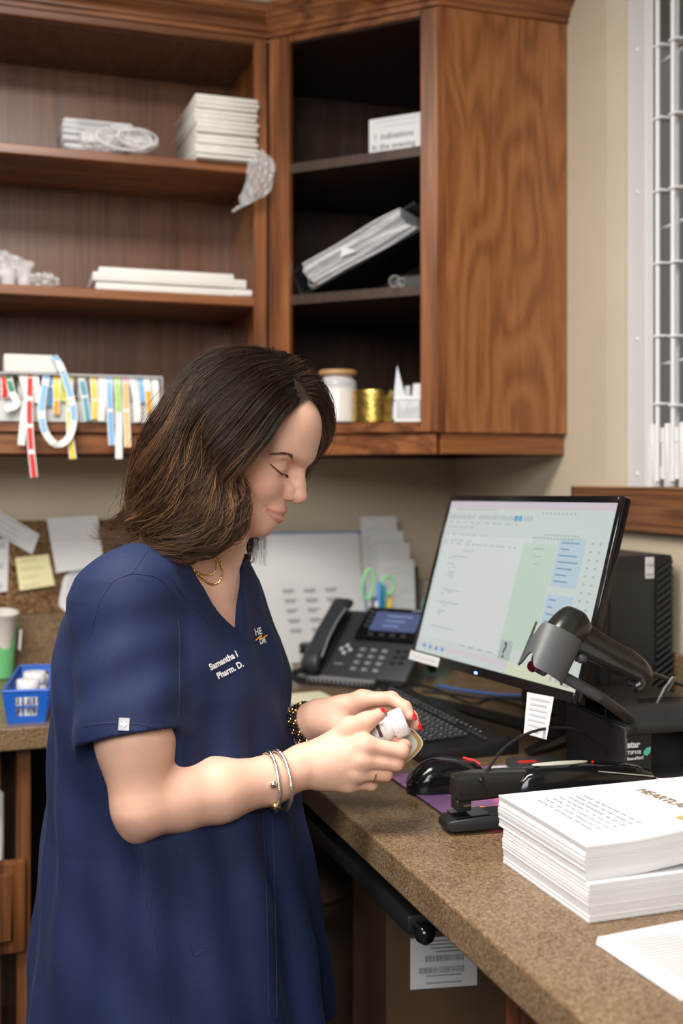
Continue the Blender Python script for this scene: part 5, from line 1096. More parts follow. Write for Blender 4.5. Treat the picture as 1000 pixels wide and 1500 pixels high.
def oval_tube(mb, pts, ra, rb, n=40, seg=24, axis=(0.32, 0.9474, 0)):
    P = spline(pts, n); T = np.gradient(P, axis=0); T /= np.linalg.norm(T, axis=1, keepdims=True); A = spline([(a, 0, 0) for a in ra], n)[:, 0]; B_ = spline([(b, 0, 0) for b in rb], n)[:, 0]; rows_ = []
    for i in range(n):
        a = np.array(axis) - T[i] * np.dot(axis, T[i]); a /= np.linalg.norm(a); b = np.cross(T[i], a)
        rows_.append([P[i] + a * A[i] * math.cos(g_) + b * B_[i] * math.sin(g_) for g_ in np.linspace(0, 2 * math.pi, seg, endpoint=False)])
    mb.grid(np.array(rows_), wrap=True); o_ = mb.n - n * seg; mb.f += [tuple(range(o_ + seg - 1, o_ - 1, -1)), tuple(range(o_ + (n - 1) * seg, o_ + n * seg))]; mb.m += [0, 0]; return mb
oval_tube(MB(), [(-0.5741, -1.5334, 1.1404), (-0.5596, -1.5331, 1.1587), (-0.5398, -1.5292, 1.1792), (-0.5180, -1.5239, 1.1951), (-0.5033, -1.5204, 1.2052), (-0.4964, -1.5196, 1.2113)], [0.014, 0.0205, 0.0245, 0.0255, 0.021, 0.009], [0.012, 0.0190, 0.0255, 0.0275, 0.023, 0.009]).build('head', SCB, sn, 60, rel=True)
MB().lathe([(0.0, 0), (0.008, 0), (0.007, 0.003), (0, 0.003)], 24, M=Matrix.Translation((-0.5846, -1.5415, 1.1486)) @ Vector(tuple(b2 * 0.7 - hd * 0.4 - cr2 * 0.6)).to_track_quat('Z', 'Y').to_matrix().to_4x4()).build('laser_window', mat('dark_red_window', (0.03, 0.002, 0.003), 0.1), sn, 40, rel=True)
oval_tube(MB(), [(-0.5128, -1.5204, 1.1879), (-0.4925, -1.5220, 1.1741), (-0.4588, -1.5228, 1.1558), (-0.4283, -1.5226, 1.1409), (-0.4093, -1.5237, 1.1278), (-0.4084, -1.5240, 1.1136), (-0.4191, -1.5235, 1.1075)], [0.022, 0.021, 0.020, 0.0195, 0.019, 0.016, 0.012], [0.0245, 0.023, 0.021, 0.020, 0.017, 0.015, 0.010]).build('handle', SCB, sn, 60, rel=True)
oval_tube(MB(), [(-0.5057, -1.5228, 1.1581), (-0.5013, -1.5243, 1.1525), (-0.4996, -1.5249, 1.1470)], [0.010, 0.0115, 0.006], [0.008, 0.0095, 0.005], 14, 16).build('trigger', SCG, sn, 60, rel=True)
# ---------------------------------------------------------------- cables
def cable(pts, r, m_, lab, n=60, cat='cable'):
    P = spline(pts, n); o = P[n // 2]; return MB().tube(P, r, 8).build('cable', m_, None, 180, label=lab, cat=cat, origin=o)
CAB = mat('black_cable', (0.012, 0.012, 0.012), 0.45)
zc = DZ + 0.003
cable([(-0.6383, -1.4938, 0.9891), (-0.6137, -1.4705, 0.9989), (-0.5740, -1.4311, 1.0112), (-0.5323, -1.4135, 1.0246), (-0.4847, -1.3979, 1.0288), (-0.4309, -1.3739, 1.0188), (-0.3857, -1.3575, 0.9963), (-0.3602, -1.3609, 0.9720), (-0.3294, -1.3449, 0.9520)], 0.0022, CAB, 'black mouse cable arching up from the pad towards the printer')
cable([(-0.4128, -1.1699, 0.9235), (-0.4157, -1.2162, 0.9235), (-0.4018, -1.2482, 0.9235), (-0.3651, -1.2606, 0.9235), (-0.3073, -1.2341, 0.9235), (-0.2566, -1.2031, 0.9235)], 0.0022, CAB, 'black cable lying on the worktop behind the mouse card')
cable([(-0.4601, -1.3321, 0.9260), (-0.3752, -1.2673, 0.9260), (-0.3083, -1.2229, 0.9300), (-0.2641, -1.2000, 0.9350), (-0.2376, -1.1899, 0.9400)], 0.0022, CAB, 'black cable running from the stapler to the tower')
cable([(-0.3997, -1.5259, 1.1276), (-0.3627, -1.5025, 1.1168), (-0.3084, -1.4575, 1.0982), (-0.2547, -1.4123, 1.0800), (-0.2244, -1.3909, 1.0670)], 0.0034, CAB, 'thick black scanner cable leaving to the right')
cable([(-0.4209, -1.5145, 1.1060), (-0.4178, -1.4839, 1.0955), (-0.3990, -1.4269, 1.0660), (-0.3792, -1.3914, 1.0373), (-0.3510, -1.3692, 1.0100), (-0.3163, -1.3493, 0.9915)], 0.0013, CAB, 'thin black wire looping below the scanner handle')
cable([(-0.2753, -0.5145, 0.9245), (-0.2555, -0.5647, 0.9245), (-0.2222, -0.6181, 0.9245), (-0.1766, -0.6663, 0.9245), (-0.1164, -0.7027, 0.9245)], 0.0035, mat('blue_cable', (0.05, 0.14, 0.42), 0.4), 'blue network cable on the worktop under the monitor')
cable([(-0.3330, -0.5640, 0.9245), (-0.2857, -0.6131, 0.9245), (-0.2489, -0.6738, 0.9245), (-0.1897, -0.7016, 0.9245), (-0.1452, -0.7553, 0.9245)], 0.0028, CAB, 'black cable beside the blue one under the monitor')
cable([(-0.3213, -0.4631, 0.9245), (-0.2950, -0.5599, 0.9245), (-0.2878, -0.7222, 0.9245), (-0.2277, -0.6966, 0.9245), (-0.1992, -0.7965, 0.9245)], 0.0026, CAB, 'second black cable curving under the monitor')
wl = MB().tube([(-0.3538, -1.4844, 1.0740), (-0.3435, -1.4879, 1.0956), (-0.3324, -1.4916, 1.1113), (-0.3236, -1.4840, 1.1086), (-0.3300, -1.4766, 1.0889)], 0.002, 8)
wl.build('wire_clip', mat('grey_wire', (0.2, 0.2, 0.2), 0.35), None, 180, label='grey wire clip above the receipt printer', cat='clip', origin=(-0.3435, -1.4879, 1.0937))
bx = thing('black_box_device', 'flat dark grey box on the worktop between stapler and tower', 'device', (-0.430, -1.250, DZ), R(-8))
MB().prism([(-0.045, -0.04), (0.055, -0.04), (0.055, 0.04), (-0.03, 0.04)], 0.018, bev=0.004).build('case', DGREY, bx, 40)
MB().box((-0.02, 0.0, 0.018), (0.01, 0.012, 0.0185)).build('red_mark', MATS['red_plastic'], bx)

# ================================================================ PERSON
# implicit surfaces: rounded limbs and masses blended smoothly, turned into one mesh
class Field:
    def __init__(s): s.ops = []
    def add(s, fn, lo, hi, mode='u', k=0.01): s.ops.append((fn, np.array(lo, float), np.array(hi, float), mode, k)); return s
    def cone(s, a, b, ra, rb, mode='u', k=0.01):
        a = np.array(a, float); b = np.array(b, float); ab = b - a; L2 = ab.dot(ab) + 1e-12
        def fn(P):
            t = np.clip(((P - a) @ ab) / L2, 0, 1); return np.linalg.norm(P - a - t[:, None] * ab, axis=1) - (ra + (rb - ra) * t)
        r = max(ra, rb); return s.add(fn, np.minimum(a, b) - r, np.maximum(a, b) + r, mode, k)
    def chain(s, pts, rad, mode='u', k=0.006):
        for i in range(len(pts) - 1): s.cone(pts[i], pts[i + 1], rad[i], rad[i + 1], mode, k)
        return s
    def ell(s, c, rad, ax=None, mode='u', k=0.01):
        c = np.array(c, float); rad = np.array(rad, float); A = np.eye(3) if ax is None else np.array(ax, float)
        def fn(P):
            q = (P - c) @ A.T; k0 = np.linalg.norm(q / rad, axis=1); k1 = np.linalg.norm(q / rad ** 2, axis=1) + 1e-9; return k0 * (k0 - 1) / k1
        r = np.sqrt(((A * rad[:, None]) ** 2).sum(0)); return s.add(fn, c - r, c + r, mode, k)
    def evaluate(s, P, ops=None):
        d = np.full(len(P), 1.0)
        for fn, lo, hi, mode, k in (s.ops if ops is None else ops):
            e = fn(P)
            if mode == 'u': h = np.clip(0.5 + 0.5 * (d - e) / k, 0, 1); d = d * (1 - h) + e * h - k * h * (1 - h)
            elif mode == 's': h = np.clip(0.5 - 0.5 * (d + e) / k, 0, 1); d = d * (1 - h) - e * h + k * h * (1 - h)
            elif mode == 'd': d = d + e
        return d
    def mesh(s, h, N=20):
        U = [o for o in s.ops if o[3] == 'u']; lo = np.min([o[1] for o in U], 0) - 3 * h; hi = np.max([o[2] for o in U], 0) + 3 * h
        nb = np.ceil((hi - lo) / (N * h)).astype(int); ar = np.arange(-1, N + 1); G = np.stack(np.meshgrid(ar, ar, ar, indexing='ij'), -1).reshape(-1, 3).astype(float)
        c3 = np.stack(np.meshgrid(*[np.linspace(0, N, 4)] * 3, indexing='ij'), -1).reshape(-1, 3); verts = []; ids = []; quads = []; M = N + 2
        S1, S2 = 4096 * 4096, 4096
        for bi in range(nb[0]):
            for bj in range(nb[1]):
                for bk in range(nb[2]):
                    base = np.array([bi, bj, bk]) * N; p0 = lo + base * h; p1 = p0 + N * h
                    ops = [o for o in s.ops if np.all(o[1] - o[4] - 2 * h < p1) and np.all(o[2] + o[4] + 2 * h > p0)]
                    if not any(o[3] == 'u' for o in ops): continue
                    dc = s.evaluate(lo + (base + c3) * h, ops)
                    if np.abs(dc).min() > N * h * 0.42: continue
                    D = s.evaluate(lo + (base + G) * h, ops).reshape(M, M, M); inn = D < 0
                    if inn.all() or not inn.any(): continue
                    C = M - 1; cnt = np.zeros((C, C, C), int); acc = np.zeros((C, C, C, 3)); ne = np.zeros((C, C, C)); sl = lambda o: tuple(slice(a, a + C) for a in o)
                    for o in ((0, 0, 0), (0, 0, 1), (0, 1, 0), (0, 1, 1), (1, 0, 0), (1, 0, 1), (1, 1, 0), (1, 1, 1)):
                        cnt += inn[sl(o)]
                        for ax in range(3):
                            if o[ax]: continue
                            q = list(o); q[ax] = 1; a = D[sl(o)]; b = D[sl(q)]; m = (a < 0) != (b < 0); t = np.where(m, a / np.where(m, a - b, 1), 0)
                            for dd in range(3): acc[..., dd] += np.where(m, o[dd] + (t if dd == ax else 0), 0)
                            ne += m
                    act = (cnt > 0) & (cnt < 8); I = np.argwhere(act); pos = acc[act] / ne[act][:, None] + I - 1; gi = I - 1 + base + 4
                    verts.append(lo + (base + pos) * h); ids.append(gi[:, 0] * S1 + gi[:, 1] * S2 + gi[:, 2])
                    for ax in range(3):
                        o1 = [1, 1, 1]; a = inn[1:N + 1, 1:N + 1, 1:N + 1]; sh = [slice(1, N + 1)] * 3; sh[ax] = slice(2, N + 2); b = inn[tuple(sh)]; E = np.argwhere(a != b); fl = a[a != b]
                        g = E + base + 4; u, v = (ax + 1) % 3, (ax + 2) % 3; st = (S1, S2, 1); k0 = g[:, 0] * S1 + g[:, 1] * S2 + g[:, 2]
                        q = np.stack([k0 - st[u] - st[v], k0 - st[v], k0, k0 - st[u]], 1); q[~fl] = q[~fl][:, ::-1]; quads.append(q)
        V = np.concatenate(verts); I = np.concatenate(ids); Q = np.concatenate(quads); uid, first = np.unique(I, return_index=True); V = V[first]
        Qi = np.searchsorted(uid, Q); Qi = np.minimum(Qi, len(uid) - 1); ok = (uid[Qi] == Q).all(1); return V, Qi[ok]
def np_mesh(name, V, Q, m, parent, origin, smooth=True, cols=None, label=None, relax=0):
    for _ in range(relax):
        acc = np.zeros_like(V); n = np.zeros(len(V))
        for a, b in ((0, 1), (1, 2), (2, 3), (3, 0)):
            np.add.at(acc, Q[:, a], V[Q[:, b]]); np.add.at(n, Q[:, a], 1)
            np.add.at(acc, Q[:, b], V[Q[:, a]]); np.add.at(n, Q[:, b], 1)
        V = V * 0.4 + 0.6 * acc / np.maximum(n, 1)[:, None]
    W = V - np.array(origin); me = bpy.data.meshes.new(name); me.vertices.add(len(W)); me.vertices.foreach_set('co', W.astype(np.float32).ravel())
    k = Q.shape[1]; me.loops.add(Q.size); me.loops.foreach_set('vertex_index', Q.astype(np.int32).ravel()); me.polygons.add(len(Q))
    me.polygons.foreach_set('loop_start', np.arange(0, Q.size, k, dtype=np.int32)); me.polygons.foreach_set('loop_total', np.full(len(Q), k, dtype=np.int32))
    me.update(calc_edges=True); me.validate(); me.polygons.foreach_set('use_smooth', [smooth] * len(me.polygons)); me.materials.append(m)
    if cols is not None:
        ca = me.color_attributes.new('tint', 'FLOAT_COLOR', 'POINT'); ca.data.foreach_set('color', np.concatenate([cols, np.ones((len(cols), 1))], 1).astype(np.float32).ravel())
    o = bpy.data.objects.new(name, me); COL.objects.link(o); o.parent = parent
    if label: o['label'] = label
    return o, V

cr = np.array((0.9474, -0.3200, 0.0)); fw = np.array((0.3200, 0.9474, 0.0)); up = np.array((0.0, 0.0, 1.0))
PB0 = np.array((-1.0122, -1.3042, 1.3023)); PB0[2] = 0.0
person = thing('person', 'person in navy scrub top with brown wavy hair looking down at a pill bottle', 'person', tuple(PB0))

# ---- head frame: nasion, bowed 23 degrees, turned slightly to the near side
pi_, ya_ = R(23), R(10)
N0 = np.array((-0.8471, -1.3600, 1.4163)); hh = cr * math.cos(ya_) - fw * math.sin(ya_)
Fh = hh * math.cos(pi_) - up * math.sin(pi_); Lh = cr * math.sin(ya_) + fw * math.cos(ya_); Uh = hh * math.sin(pi_) + up * math.cos(pi_); HA = np.array([Fh, Lh, Uh])
def H(x, y, z): return N0 + Fh * x + Lh * y + Uh * z
body = Field()
def both(f):
    for s in (-1, 1): f(s)
# ---- torso skin and neck, arms
ph_ = R(26); tf = cr * math.cos(ph_) - fw * math.sin(ph_); tl = cr * math.sin(ph_) + fw * math.cos(ph_)
SEC = [(788, 268, 0.030, 0.040), (796, 264, 0.058, 0.070), (806, 262, 0.074, 0.105), (818, 260, 0.088, 0.135), (832, 254, 0.0960, 0.158), (860, 250, 0.1130, 0.178), (900, 249, 0.1255, 0.186), (950, 254, 0.1400, 0.196), (1000, 257, 0.149, 0.198), (1060, 258, 0.154, 0.194),
       (1120, 260, 0.161, 0.19), (1200, 262, 0.170, 0.19), (1300, 266, 0.184, 0.20), (1400, 268, 0.197, 0.21), (1492, 270, 0.207, 0.216)]
SZ = np.array([1.40 + (698 - v) * 1.58 / 1650 for v, _, _, _ in SEC])[::-1]; SXc = np.array([(u - 500) * 1.58 / 1650 for _, u, _, _ in SEC])[::-1]
SB = np.array([b for *_, b in SEC])[::-1]; SHX = np.array([h for _, _, h, _ in SEC])[::-1]; SA = np.sqrt(np.maximum(SHX ** 2 - (SB * math.sin(ph_)) ** 2, 0.0006)) / math.cos(ph_)
CAM0 = np.array((-1.302, -2.874, 0.0))
def torso_coords(P):
    z = P[:, 2]; xc = np.interp(z, SZ, SXc); Q = P - CAM0; X = Q @ cr - xc; Y = Q @ fw - 1.58; ct, st = math.cos(ph_), math.sin(ph_)
    return X * ct - Y * st, X * st + Y * ct, z
def torso(off, zmin, fold=0.0, zmax=9.0):
    def fn(P):
        a, b, z = torso_coords(P); A = np.interp(z, SZ, SA) + off; B = np.interp(z, SZ, SB) + off
        q = (np.abs(a / A) ** 2.25 + np.abs(b / B) ** 2.25) ** (1 / 2.25); d = (q - 1) * np.minimum(A, B) * 0.92
        if fold:
            th = np.arctan2(b / B, a / A); lowr = np.clip((1.16 - z) / 0.25, 0, 1); midf = np.exp(-((z - 1.12) / 0.14) ** 2)
            d = d - fold * lowr * (np.sin(9 * th + 1.2 + 2.2 * np.sin(z * 5)) * 0.7 + 0.45 * np.sin(17 * th + 9 * z))
            d = d - 0.0032 * midf * np.sin(13 * th - 26 * z + 1.0) * np.clip(np.cos(th) + 0.3, 0, 1) - 0.0016 * np.sin(7 * th + 42 * z)
            # drape lines falling from the bust on the front
            d = d - 0.0042 * np.clip((1.19 - z) / 0.10, 0, 1) * np.clip(np.cos(th), 0, 1) * np.sin(15 * th + 0.6)
        return np.maximum(np.maximum(d, zmin - z), z - SZ[-1] - off - 0.004)
    return fn
TLO = PB0 + np.array((-0.32, -0.32, 0.6)); THI = PB0 + np.array((0.34, 0.34, 1.33))
body.add(torso(-0.010, 1.0), TLO + (0, 0, 0.35), THI, 'u', 0.02)
neck0 = np.array((-1.0122, -1.3042, 1.2659)); neck1 = H(-0.098, 0, -0.045)
body.cone(neck0, neck1, 0.058, 0.052, k=0.035)
body.cone(np.array((-0.9646, -1.3361, 1.2558)), H(-0.058, 0, -0.105), 0.020, 0.020, k=0.03)
# near arm
S_r = np.array((-1.1000, -1.4170, 1.2494)); E_r = np.array((-1.0891, -1.4767, 0.9951)); 
body.chain([np.array((-1.0451, -1.3458, 1.2498)), S_r], [0.05, 0.050], k=0.03)
body.chain([S_r, np.array((-1.0970, -1.4676, 1.0721)), E_r], [0.050, 0.0465, 0.0370], k=0.015)
body.cone((-1.0959, -1.4722, 0.9649), (-1.0867, -1.4775, 0.9866), 0.0165, 0.026, k=0.025)
W_r = np.array((-0.8701, -1.4366, 1.0118))
body.chain([E_r, np.array((-1.0425, -1.4681, 0.9978)), np.array((-0.9910, -1.4644, 0.9999)), np.array((-0.9188, -1.4465, 1.0022)), W_r], [0.0360, 0.0405, 0.0385, 0.0295, 0.0270], k=0.014)
def flat_ell(f, a, b, wid, thk, nrm, k=0.012, ext=1.15):
    """flattened mass from a to b, thin along nrm"""
    a = np.array(a, float); b = np.array(b, float); d = b - a; L = np.linalg.norm(d); d /= L; n = nrm - d * np.dot(nrm, d); n /= np.linalg.norm(n); w_ = np.cross(n, d); f.ell((a + b) / 2, (L / 2 * ext, wid, thk), [d, w_, n], k=k)
# near hand
rI = [np.array(p) for p in ((-0.7960, -1.4722, 1.0451), (-0.7483, -1.4841, 1.0360), (-0.7360, -1.4629, 1.0366), (-0.7430, -1.4458, 1.0416))]
rM = [np.array(p) for p in ((-0.8013, -1.4736, 1.0260), (-0.7537, -1.4780, 1.0187), (-0.7425, -1.4544, 1.0204), (-0.7507, -1.4347, 1.0229))]
rR = [np.array(p) for p in ((-0.8071, -1.4685, 1.0081), (-0.7654, -1.4678, 1.0026), (-0.7534, -1.4444, 1.0050), (-0.7617, -1.4268, 1.0107))]
rP = [np.array(p) for p in ((-0.8143, -1.4587, 0.9926), (-0.7807, -1.4542, 0.9867), (-0.7694, -1.4369, 0.9887), (-0.7743, -1.4204, 0.9943))]
for c_, r_ in ((rI, (0.0112, 0.0098, 0.0088, 0.0078)), (rM, (0.0112, 0.0098, 0.0088, 0.0078)), (rR, (0.0108, 0.0092, 0.0083, 0.0073)), (rP, (0.0098, 0.0080, 0.0072, 0.0064))):
    body.chain(c_, r_, k=0.005)
    body.cone(W_r * 0.62 + c_[0] * 0.38, c_[0], 0.0165, r_[0] * 1.08, k=0.012)
flat_ell(body, W_r, (rI[0] + rP[0]) / 2 + fw * 0.006, 0.032, 0.017, fw, k=0.014)
rT = [np.array(p) for p in ((-0.8372, -1.4351, 1.0316), (-0.8100, -1.4464, 1.0632), (-0.7899, -1.4606, 1.0730), (-0.7728, -1.4642, 1.0817))]
body.chain(rT, (0.018, 0.0132, 0.0110, 0.0088), k=0.010)
body.cone(W_r + up * 0.008, rT[0], 0.022, 0.017, k=0.015)
# far arm
S_l = np.array((-0.9551, -1.1968, 1.2187)); E_l = np.array((-0.9189, -1.2090, 0.9735)); W_l = np.array((-0.8196, -1.3428, 1.0547))
body.chain([np.array((-0.9788, -1.2732, 1.2409)), S_l], [0.05, 0.046], k=0.03); body.chain([S_l, E_l], [0.047, 0.040], k=0.015)
body.chain([E_l, np.array((-0.8669, -1.2530, 1.0041)), W_l], [0.040, 0.038, 0.0265], k=0.014)
lI = [np.array(p) for p in ((-0.7664, -1.3788, 1.0862), (-0.7319, -1.4042, 1.0898), (-0.7194, -1.4242, 1.0804), (-0.7158, -1.4328, 1.0706))]
lM = [np.array(p) for p in ((-0.7604, -1.3650, 1.0745), (-0.7166, -1.3861, 1.0729), (-0.7030, -1.4065, 1.0625), (-0.7010, -1.4167, 1.0520))]
lR = [np.array(p) for p in ((-0.7604, -1.3534, 1.0615), (-0.7148, -1.3709, 1.0522), (-0.7015, -1.3901, 1.0417), (-0.7010, -1.4040, 1.0330))]
lP = [np.array(p) for p in ((-0.7656, -1.3474, 1.0489), (-0.7342, -1.3643, 1.0307), (-0.7210, -1.3814, 1.0238), (-0.7208, -1.3942, 1.0208))]
for c_, r_ in ((lI, (0.0110, 0.0094, 0.0084, 0.0074)), (lM, (0.0112, 0.0096, 0.0086, 0.0075)), (lR, (0.0106, 0.0092, 0.0083, 0.0073)), (lP, (0.0098, 0.0080, 0.0072, 0.0064))):
    body.chain(c_, r_, k=0.005); body.cone(W_l * 0.62 + c_[0] * 0.38, c_[0], 0.016, r_[0] * 1.08, k=0.011)
flat_ell(body, W_l, (lI[0] + lP[0]) / 2, 0.031, 0.017, fw * 0.8 + up * 0.6, k=0.014)
lT = [np.array(p) for p in ((-0.8040, -1.3639, 1.0512), (-0.7936, -1.3928, 1.0450), (-0.7794, -1.4039, 1.0369), (-0.7662, -1.4063, 1.0308))]
body.chain(lT, (0.019, 0.0135, 0.0110, 0.0088), k=0.010); body.cone(W_l, lT[0], 0.022, 0.018, k=0.015)
# ---- head
body.ell(H(-0.0905, 0, 0.035), (0.093, 0.0715, 0.083), HA, k=0.02)
body.ell(H(-0.050, 0, 0.028), (0.055, 0.058, 0.055), HA, k=0.02)
body.ell(H(-0.0575, 0, -0.042), (0.051, 0.056, 0.060), HA, k=0.022)
both(lambda s: body.cone(H(-0.082, s * 0.045, -0.066), H(-0.026, s * 0.012, -0.099), 0.0155, 0.0135, k=0.022))
body.cone(H(-0.0215, -0.006, -0.0985), H(-0.0215, 0.006, -0.0985), 0.0145, 0.0145, k=0.016)
body.ell(H(-0.052, 0, -0.082), (0.040, 0.036, 0.030), HA, k=0.02)
body.ell(H(-0.0245, 0, -0.073), (0.0215, 0.0245, 0.021), HA, k=0.014)
both(lambda s: body.cone(H(-0.038, s * 0.034, -0.042), H(-0.060, s * 0.048, -0.030), 0.020, 0.018, k=0.022))
both(lambda s: body.cone(H(-0.0085, s * 0.010, 0.013), H(-0.030, s * 0.043, 0.009), 0.0125, 0.011, k=0.018))
both(lambda s: body.ell(H(-0.0105, s * 0.0310, -0.0125), (0.0150, 0.0165, 0.0105), HA, 's', 0.016))
both(lambda s: body.ell(H(-0.0265, s * 0.0305, -0.0135), (0.0132, 0.0155, 0.0118), HA, k=0.009))
# nose
body.chain([H(-0.0085, 0, 0.004), H(0.0005, 0, -0.0165), H(0.0065, 0, -0.0290), H(0.0122, 0, -0.0415)], (0.0066, 0.0062, 0.0070, 0.0086), k=0.010)
body.ell(H(0.0128, 0, -0.0425), (0.0090, 0.0085, 0.0088), HA, k=0.006)
both(lambda s: body.ell(H(-0.0020, s * 0.0090, -0.0470), (0.0095, 0.0052, 0.0068), HA, k=0.005))
body.cone(H(0.0100, 0, -0.0495), H(-0.0060, 0, -0.0535), 0.0042, 0.0050, k=0.006)
both(lambda s: body.ell(H(0.0035, s * 0.0058, -0.0555), (0.0045, 0.0022, 0.0026), HA, 's', 0.003))
both(lambda s: body.ell(H(-0.0065, s * 0.0120, -0.0375), (0.0085, 0.0040, 0.0060), HA, k=0.010))
# lips
def face_x(y, z):                              # front of the face at height z, side offset y (before the lips)
    xs = np.linspace(0.02, -0.07, 361); d = body.evaluate(np.array([H(x, y, z) for x in xs])); i = int(np.argmax(d < 0)); return xs[i]
yc_ = next((y for y in np.arange(0.016, 0.040, 0.0005) if face_x(y, -0.0750) < -0.0150), 0.028)
lipp = lambda f_, z, o: (face_x(yc_ * f_, z) + o, yc_ * f_, z)
ff_ = np.linspace(1, 0.10, 8)
ULp = [lipp(f_, -0.0746 + 0.0062 * (1 - f_) ** 0.9, -0.0016 + 0.0014 * (1 - f_)) for f_ in ff_]
LLp = [lipp(f_, -0.0757 - 0.0060 * (1 - f_) ** 0.8, -0.0020 + 0.0010 * (1 - f_)) for f_ in np.linspace(1, 0, 8)]
mir = lambda L_3: (lambda s: [H(x, s * y, z) for x, y, z in L_3])
UL, LL = mir(ULp), mir(LLp)
both(lambda s: body.chain(UL(s), np.linspace(0, 1, 8) ** 0.8 * 0.0032 + 0.0020, k=0.004))
both(lambda s: body.chain(LL(s), np.linspace(0, 1, 8) ** 0.7 * 0.0042 + 0.0020, k=0.004))
MLp = [lipp(f_, -0.0752 - 0.0008 * math.sin(3.1 * f_) + 0.0004 * (1 - f_), 0.0003) for f_ in np.linspace(1.12, 0, 10)]; ML = mir(MLp); CRN = MLp[0]
both(lambda s: body.chain(ML(s), [0.0013] * 10, 's', 0.0024))
both(lambda s: body.cone(H(CRN[0] + 0.0006, s * CRN[1], CRN[2]), H(CRN[0] - 0.0030, s * (CRN[1] + 0.0016), CRN[2] + 0.0016), 0.0008, 0.0006, 's', 0.006))
body.cone(H(0.0030, 0, -0.0585), H(0.0030, 0, -0.0655), 0.0016, 0.0016, 's', 0.006)
# ears
both(lambda s: body.ell(H(-0.100, s * 0.074, -0.022), (0.017, 0.006, 0.030), HA, k=0.006))
both(lambda s: body.ell(H(-0.097, s * 0.080, -0.020), (0.008, 0.003, 0.018), HA, 's', 0.004))
V, Q = body.mesh(0.00148)
hc = (V - N0) @ HA.T
SK = np.array((0.70, 0.425, 0.320)); cols = np.tile(SK, (len(V), 1))
def blend(mask, c): global cols; m_ = np.clip(mask, 0, 1)[:, None]; cols = cols * (1 - m_) + np.array(c) * m_
def gdist(c, r, sc3=(1, 1, 1)): return np.exp(-(((hc - np.array(c)) / np.array(sc3)) ** 2).sum(1) / r ** 2)
inhead = (np.linalg.norm(hc - np.array((-0.07, 0, -0.01)), axis=1) < 0.16)
for s in (-1, 1):
    blend(0.55 * gdist((-0.045, s * 0.050, -0.043), 0.026) * inhead, (0.66, 0.26, 0.185)); blend(0.35 * gdist((-0.004, s * 0.011, -0.047), 0.010) * inhead, (0.60, 0.22, 0.16))
    blend(0.30 * gdist((-0.020, s * 0.031, -0.011), 0.012) * inhead, (0.55, 0.27, 0.21))
blend(0.35 * gdist((0.016, 0, -0.042), 0.012) * inhead, (0.66, 0.27, 0.19))
def seg_d(P, a, b):
    ab = b - a; t = np.clip(((P - a) @ ab) / ab.dot(ab), 0, 1); return np.linalg.norm(P - a - t[:, None] * ab, axis=1)
lipd = np.full(len(V), 1.0); slit = np.full(len(V), 1.0)
for s in (-1, 1):
    for L_3, rr3 in ((UL(s), np.linspace(0.0018, 0.0050, 7)), (LL(s), np.linspace(0.0022, 0.0060, 7))):
        for i in range(7): lipd = np.minimum(lipd, seg_d(V, L_3[i], L_3[i + 1]) - rr3[i])
    m_ = ML(s)
    for i in range(9): slit = np.minimum(slit, seg_d(V, m_[i], m_[i + 1]))
blend((0.0026 - lipd) / 0.0022, (0.56, 0.215, 0.185)); blend(0.7 * (0.0020 - slit) / 0.0010, (0.24, 0.07, 0.055))
scalp = 1 / (1 + np.exp(-np.clip((hc[:, 2] - 0.083 - 2.2 * np.minimum(0, hc[:, 0] + 0.022)) / 0.0035, -30, 30))) * (hc[:, 2] > -0.07) * inhead * ((hc[:, 0] < -0.06) | (hc[:, 2] > 0.02))
blend(scalp * 1.0, (0.028, 0.017, 0.012))
for tips in (rI, rM, rR, rP, rT, lI, lM, lR, lP, lT):
    for q in tips[1:]:
        d_ = np.linalg.norm(V - q, axis=1); blend(0.40 * np.exp(-(d_ / 0.011) ** 2), (0.66, 0.26, 0.20))
d_ = np.linalg.norm(V - E_r, axis=1); blend(0.30 * np.exp(-(d_ / 0.05) ** 2), (0.62, 0.28, 0.20))
SKIN = mat('skin', tuple(SK), 0.46, sss=0.12, noise=0.035, nscale=60, bump=0.10, bscale=420, vcol='tint', spec=0.4)
bodyo, BV = np_mesh('body', V, Q, SKIN, person, PB0, cols=cols)
from mathutils.bvhtree import BVHTree
bvh_body = BVHTree.FromPolygons([tuple(x) for x in V], [tuple(map(int, q)) for q in Q])

# ---- scrub top
top = Field()
top.add(torso(0.0, 0.640, fold=0.0050), TLO, THI, 'u', 0.02)
Hm = np.array((-1.1013, -1.4683, 1.0760)); ax = (Hm - S_r) / np.linalg.norm(Hm - S_r); hem_n = ax + 0.10 * cr; hem_n /= np.linalg.norm(hem_n)
top.cone((-1.0408, -1.3367, 1.2693), S_r, 0.060, 0.056, k=0.04)
def sleeve_fn(P):
    ab = Hm + ax * 0.05 - S_r; L2 = ab.dot(ab); t = np.clip(((P - S_r) @ ab) / L2, 0, 1); q = P - S_r - t[:, None] * ab; qx = q @ cr; rest = q - qx[:, None] * cr; r = 0.0545 + 0.011 * t
    d = np.sqrt((qx / 1.06) ** 2 + (rest ** 2).sum(1)) - r
    d = d - 0.0022 * np.sin(qx * 70 + 8 * t) * np.clip(t * 1.5, 0, 1) - 0.0016 * np.sin(22 * t + qx * 30)
    q = P - Hm; t2 = q @ ax; r_ = q - t2[:, None] * ax; qx = r_ @ cr; rest = r_ - qx[:, None] * cr
    hole = np.maximum(np.sqrt((qx / 1.06) ** 2 + (rest ** 2).sum(1)) - 0.0545, -0.040 - t2)
    return np.maximum(np.maximum(d, (P - Hm) @ hem_n), -hole)
top.add(sleeve_fn, np.minimum(S_r, Hm) - 0.085, np.maximum(S_r, Hm) + 0.085, 'u', 0.018)
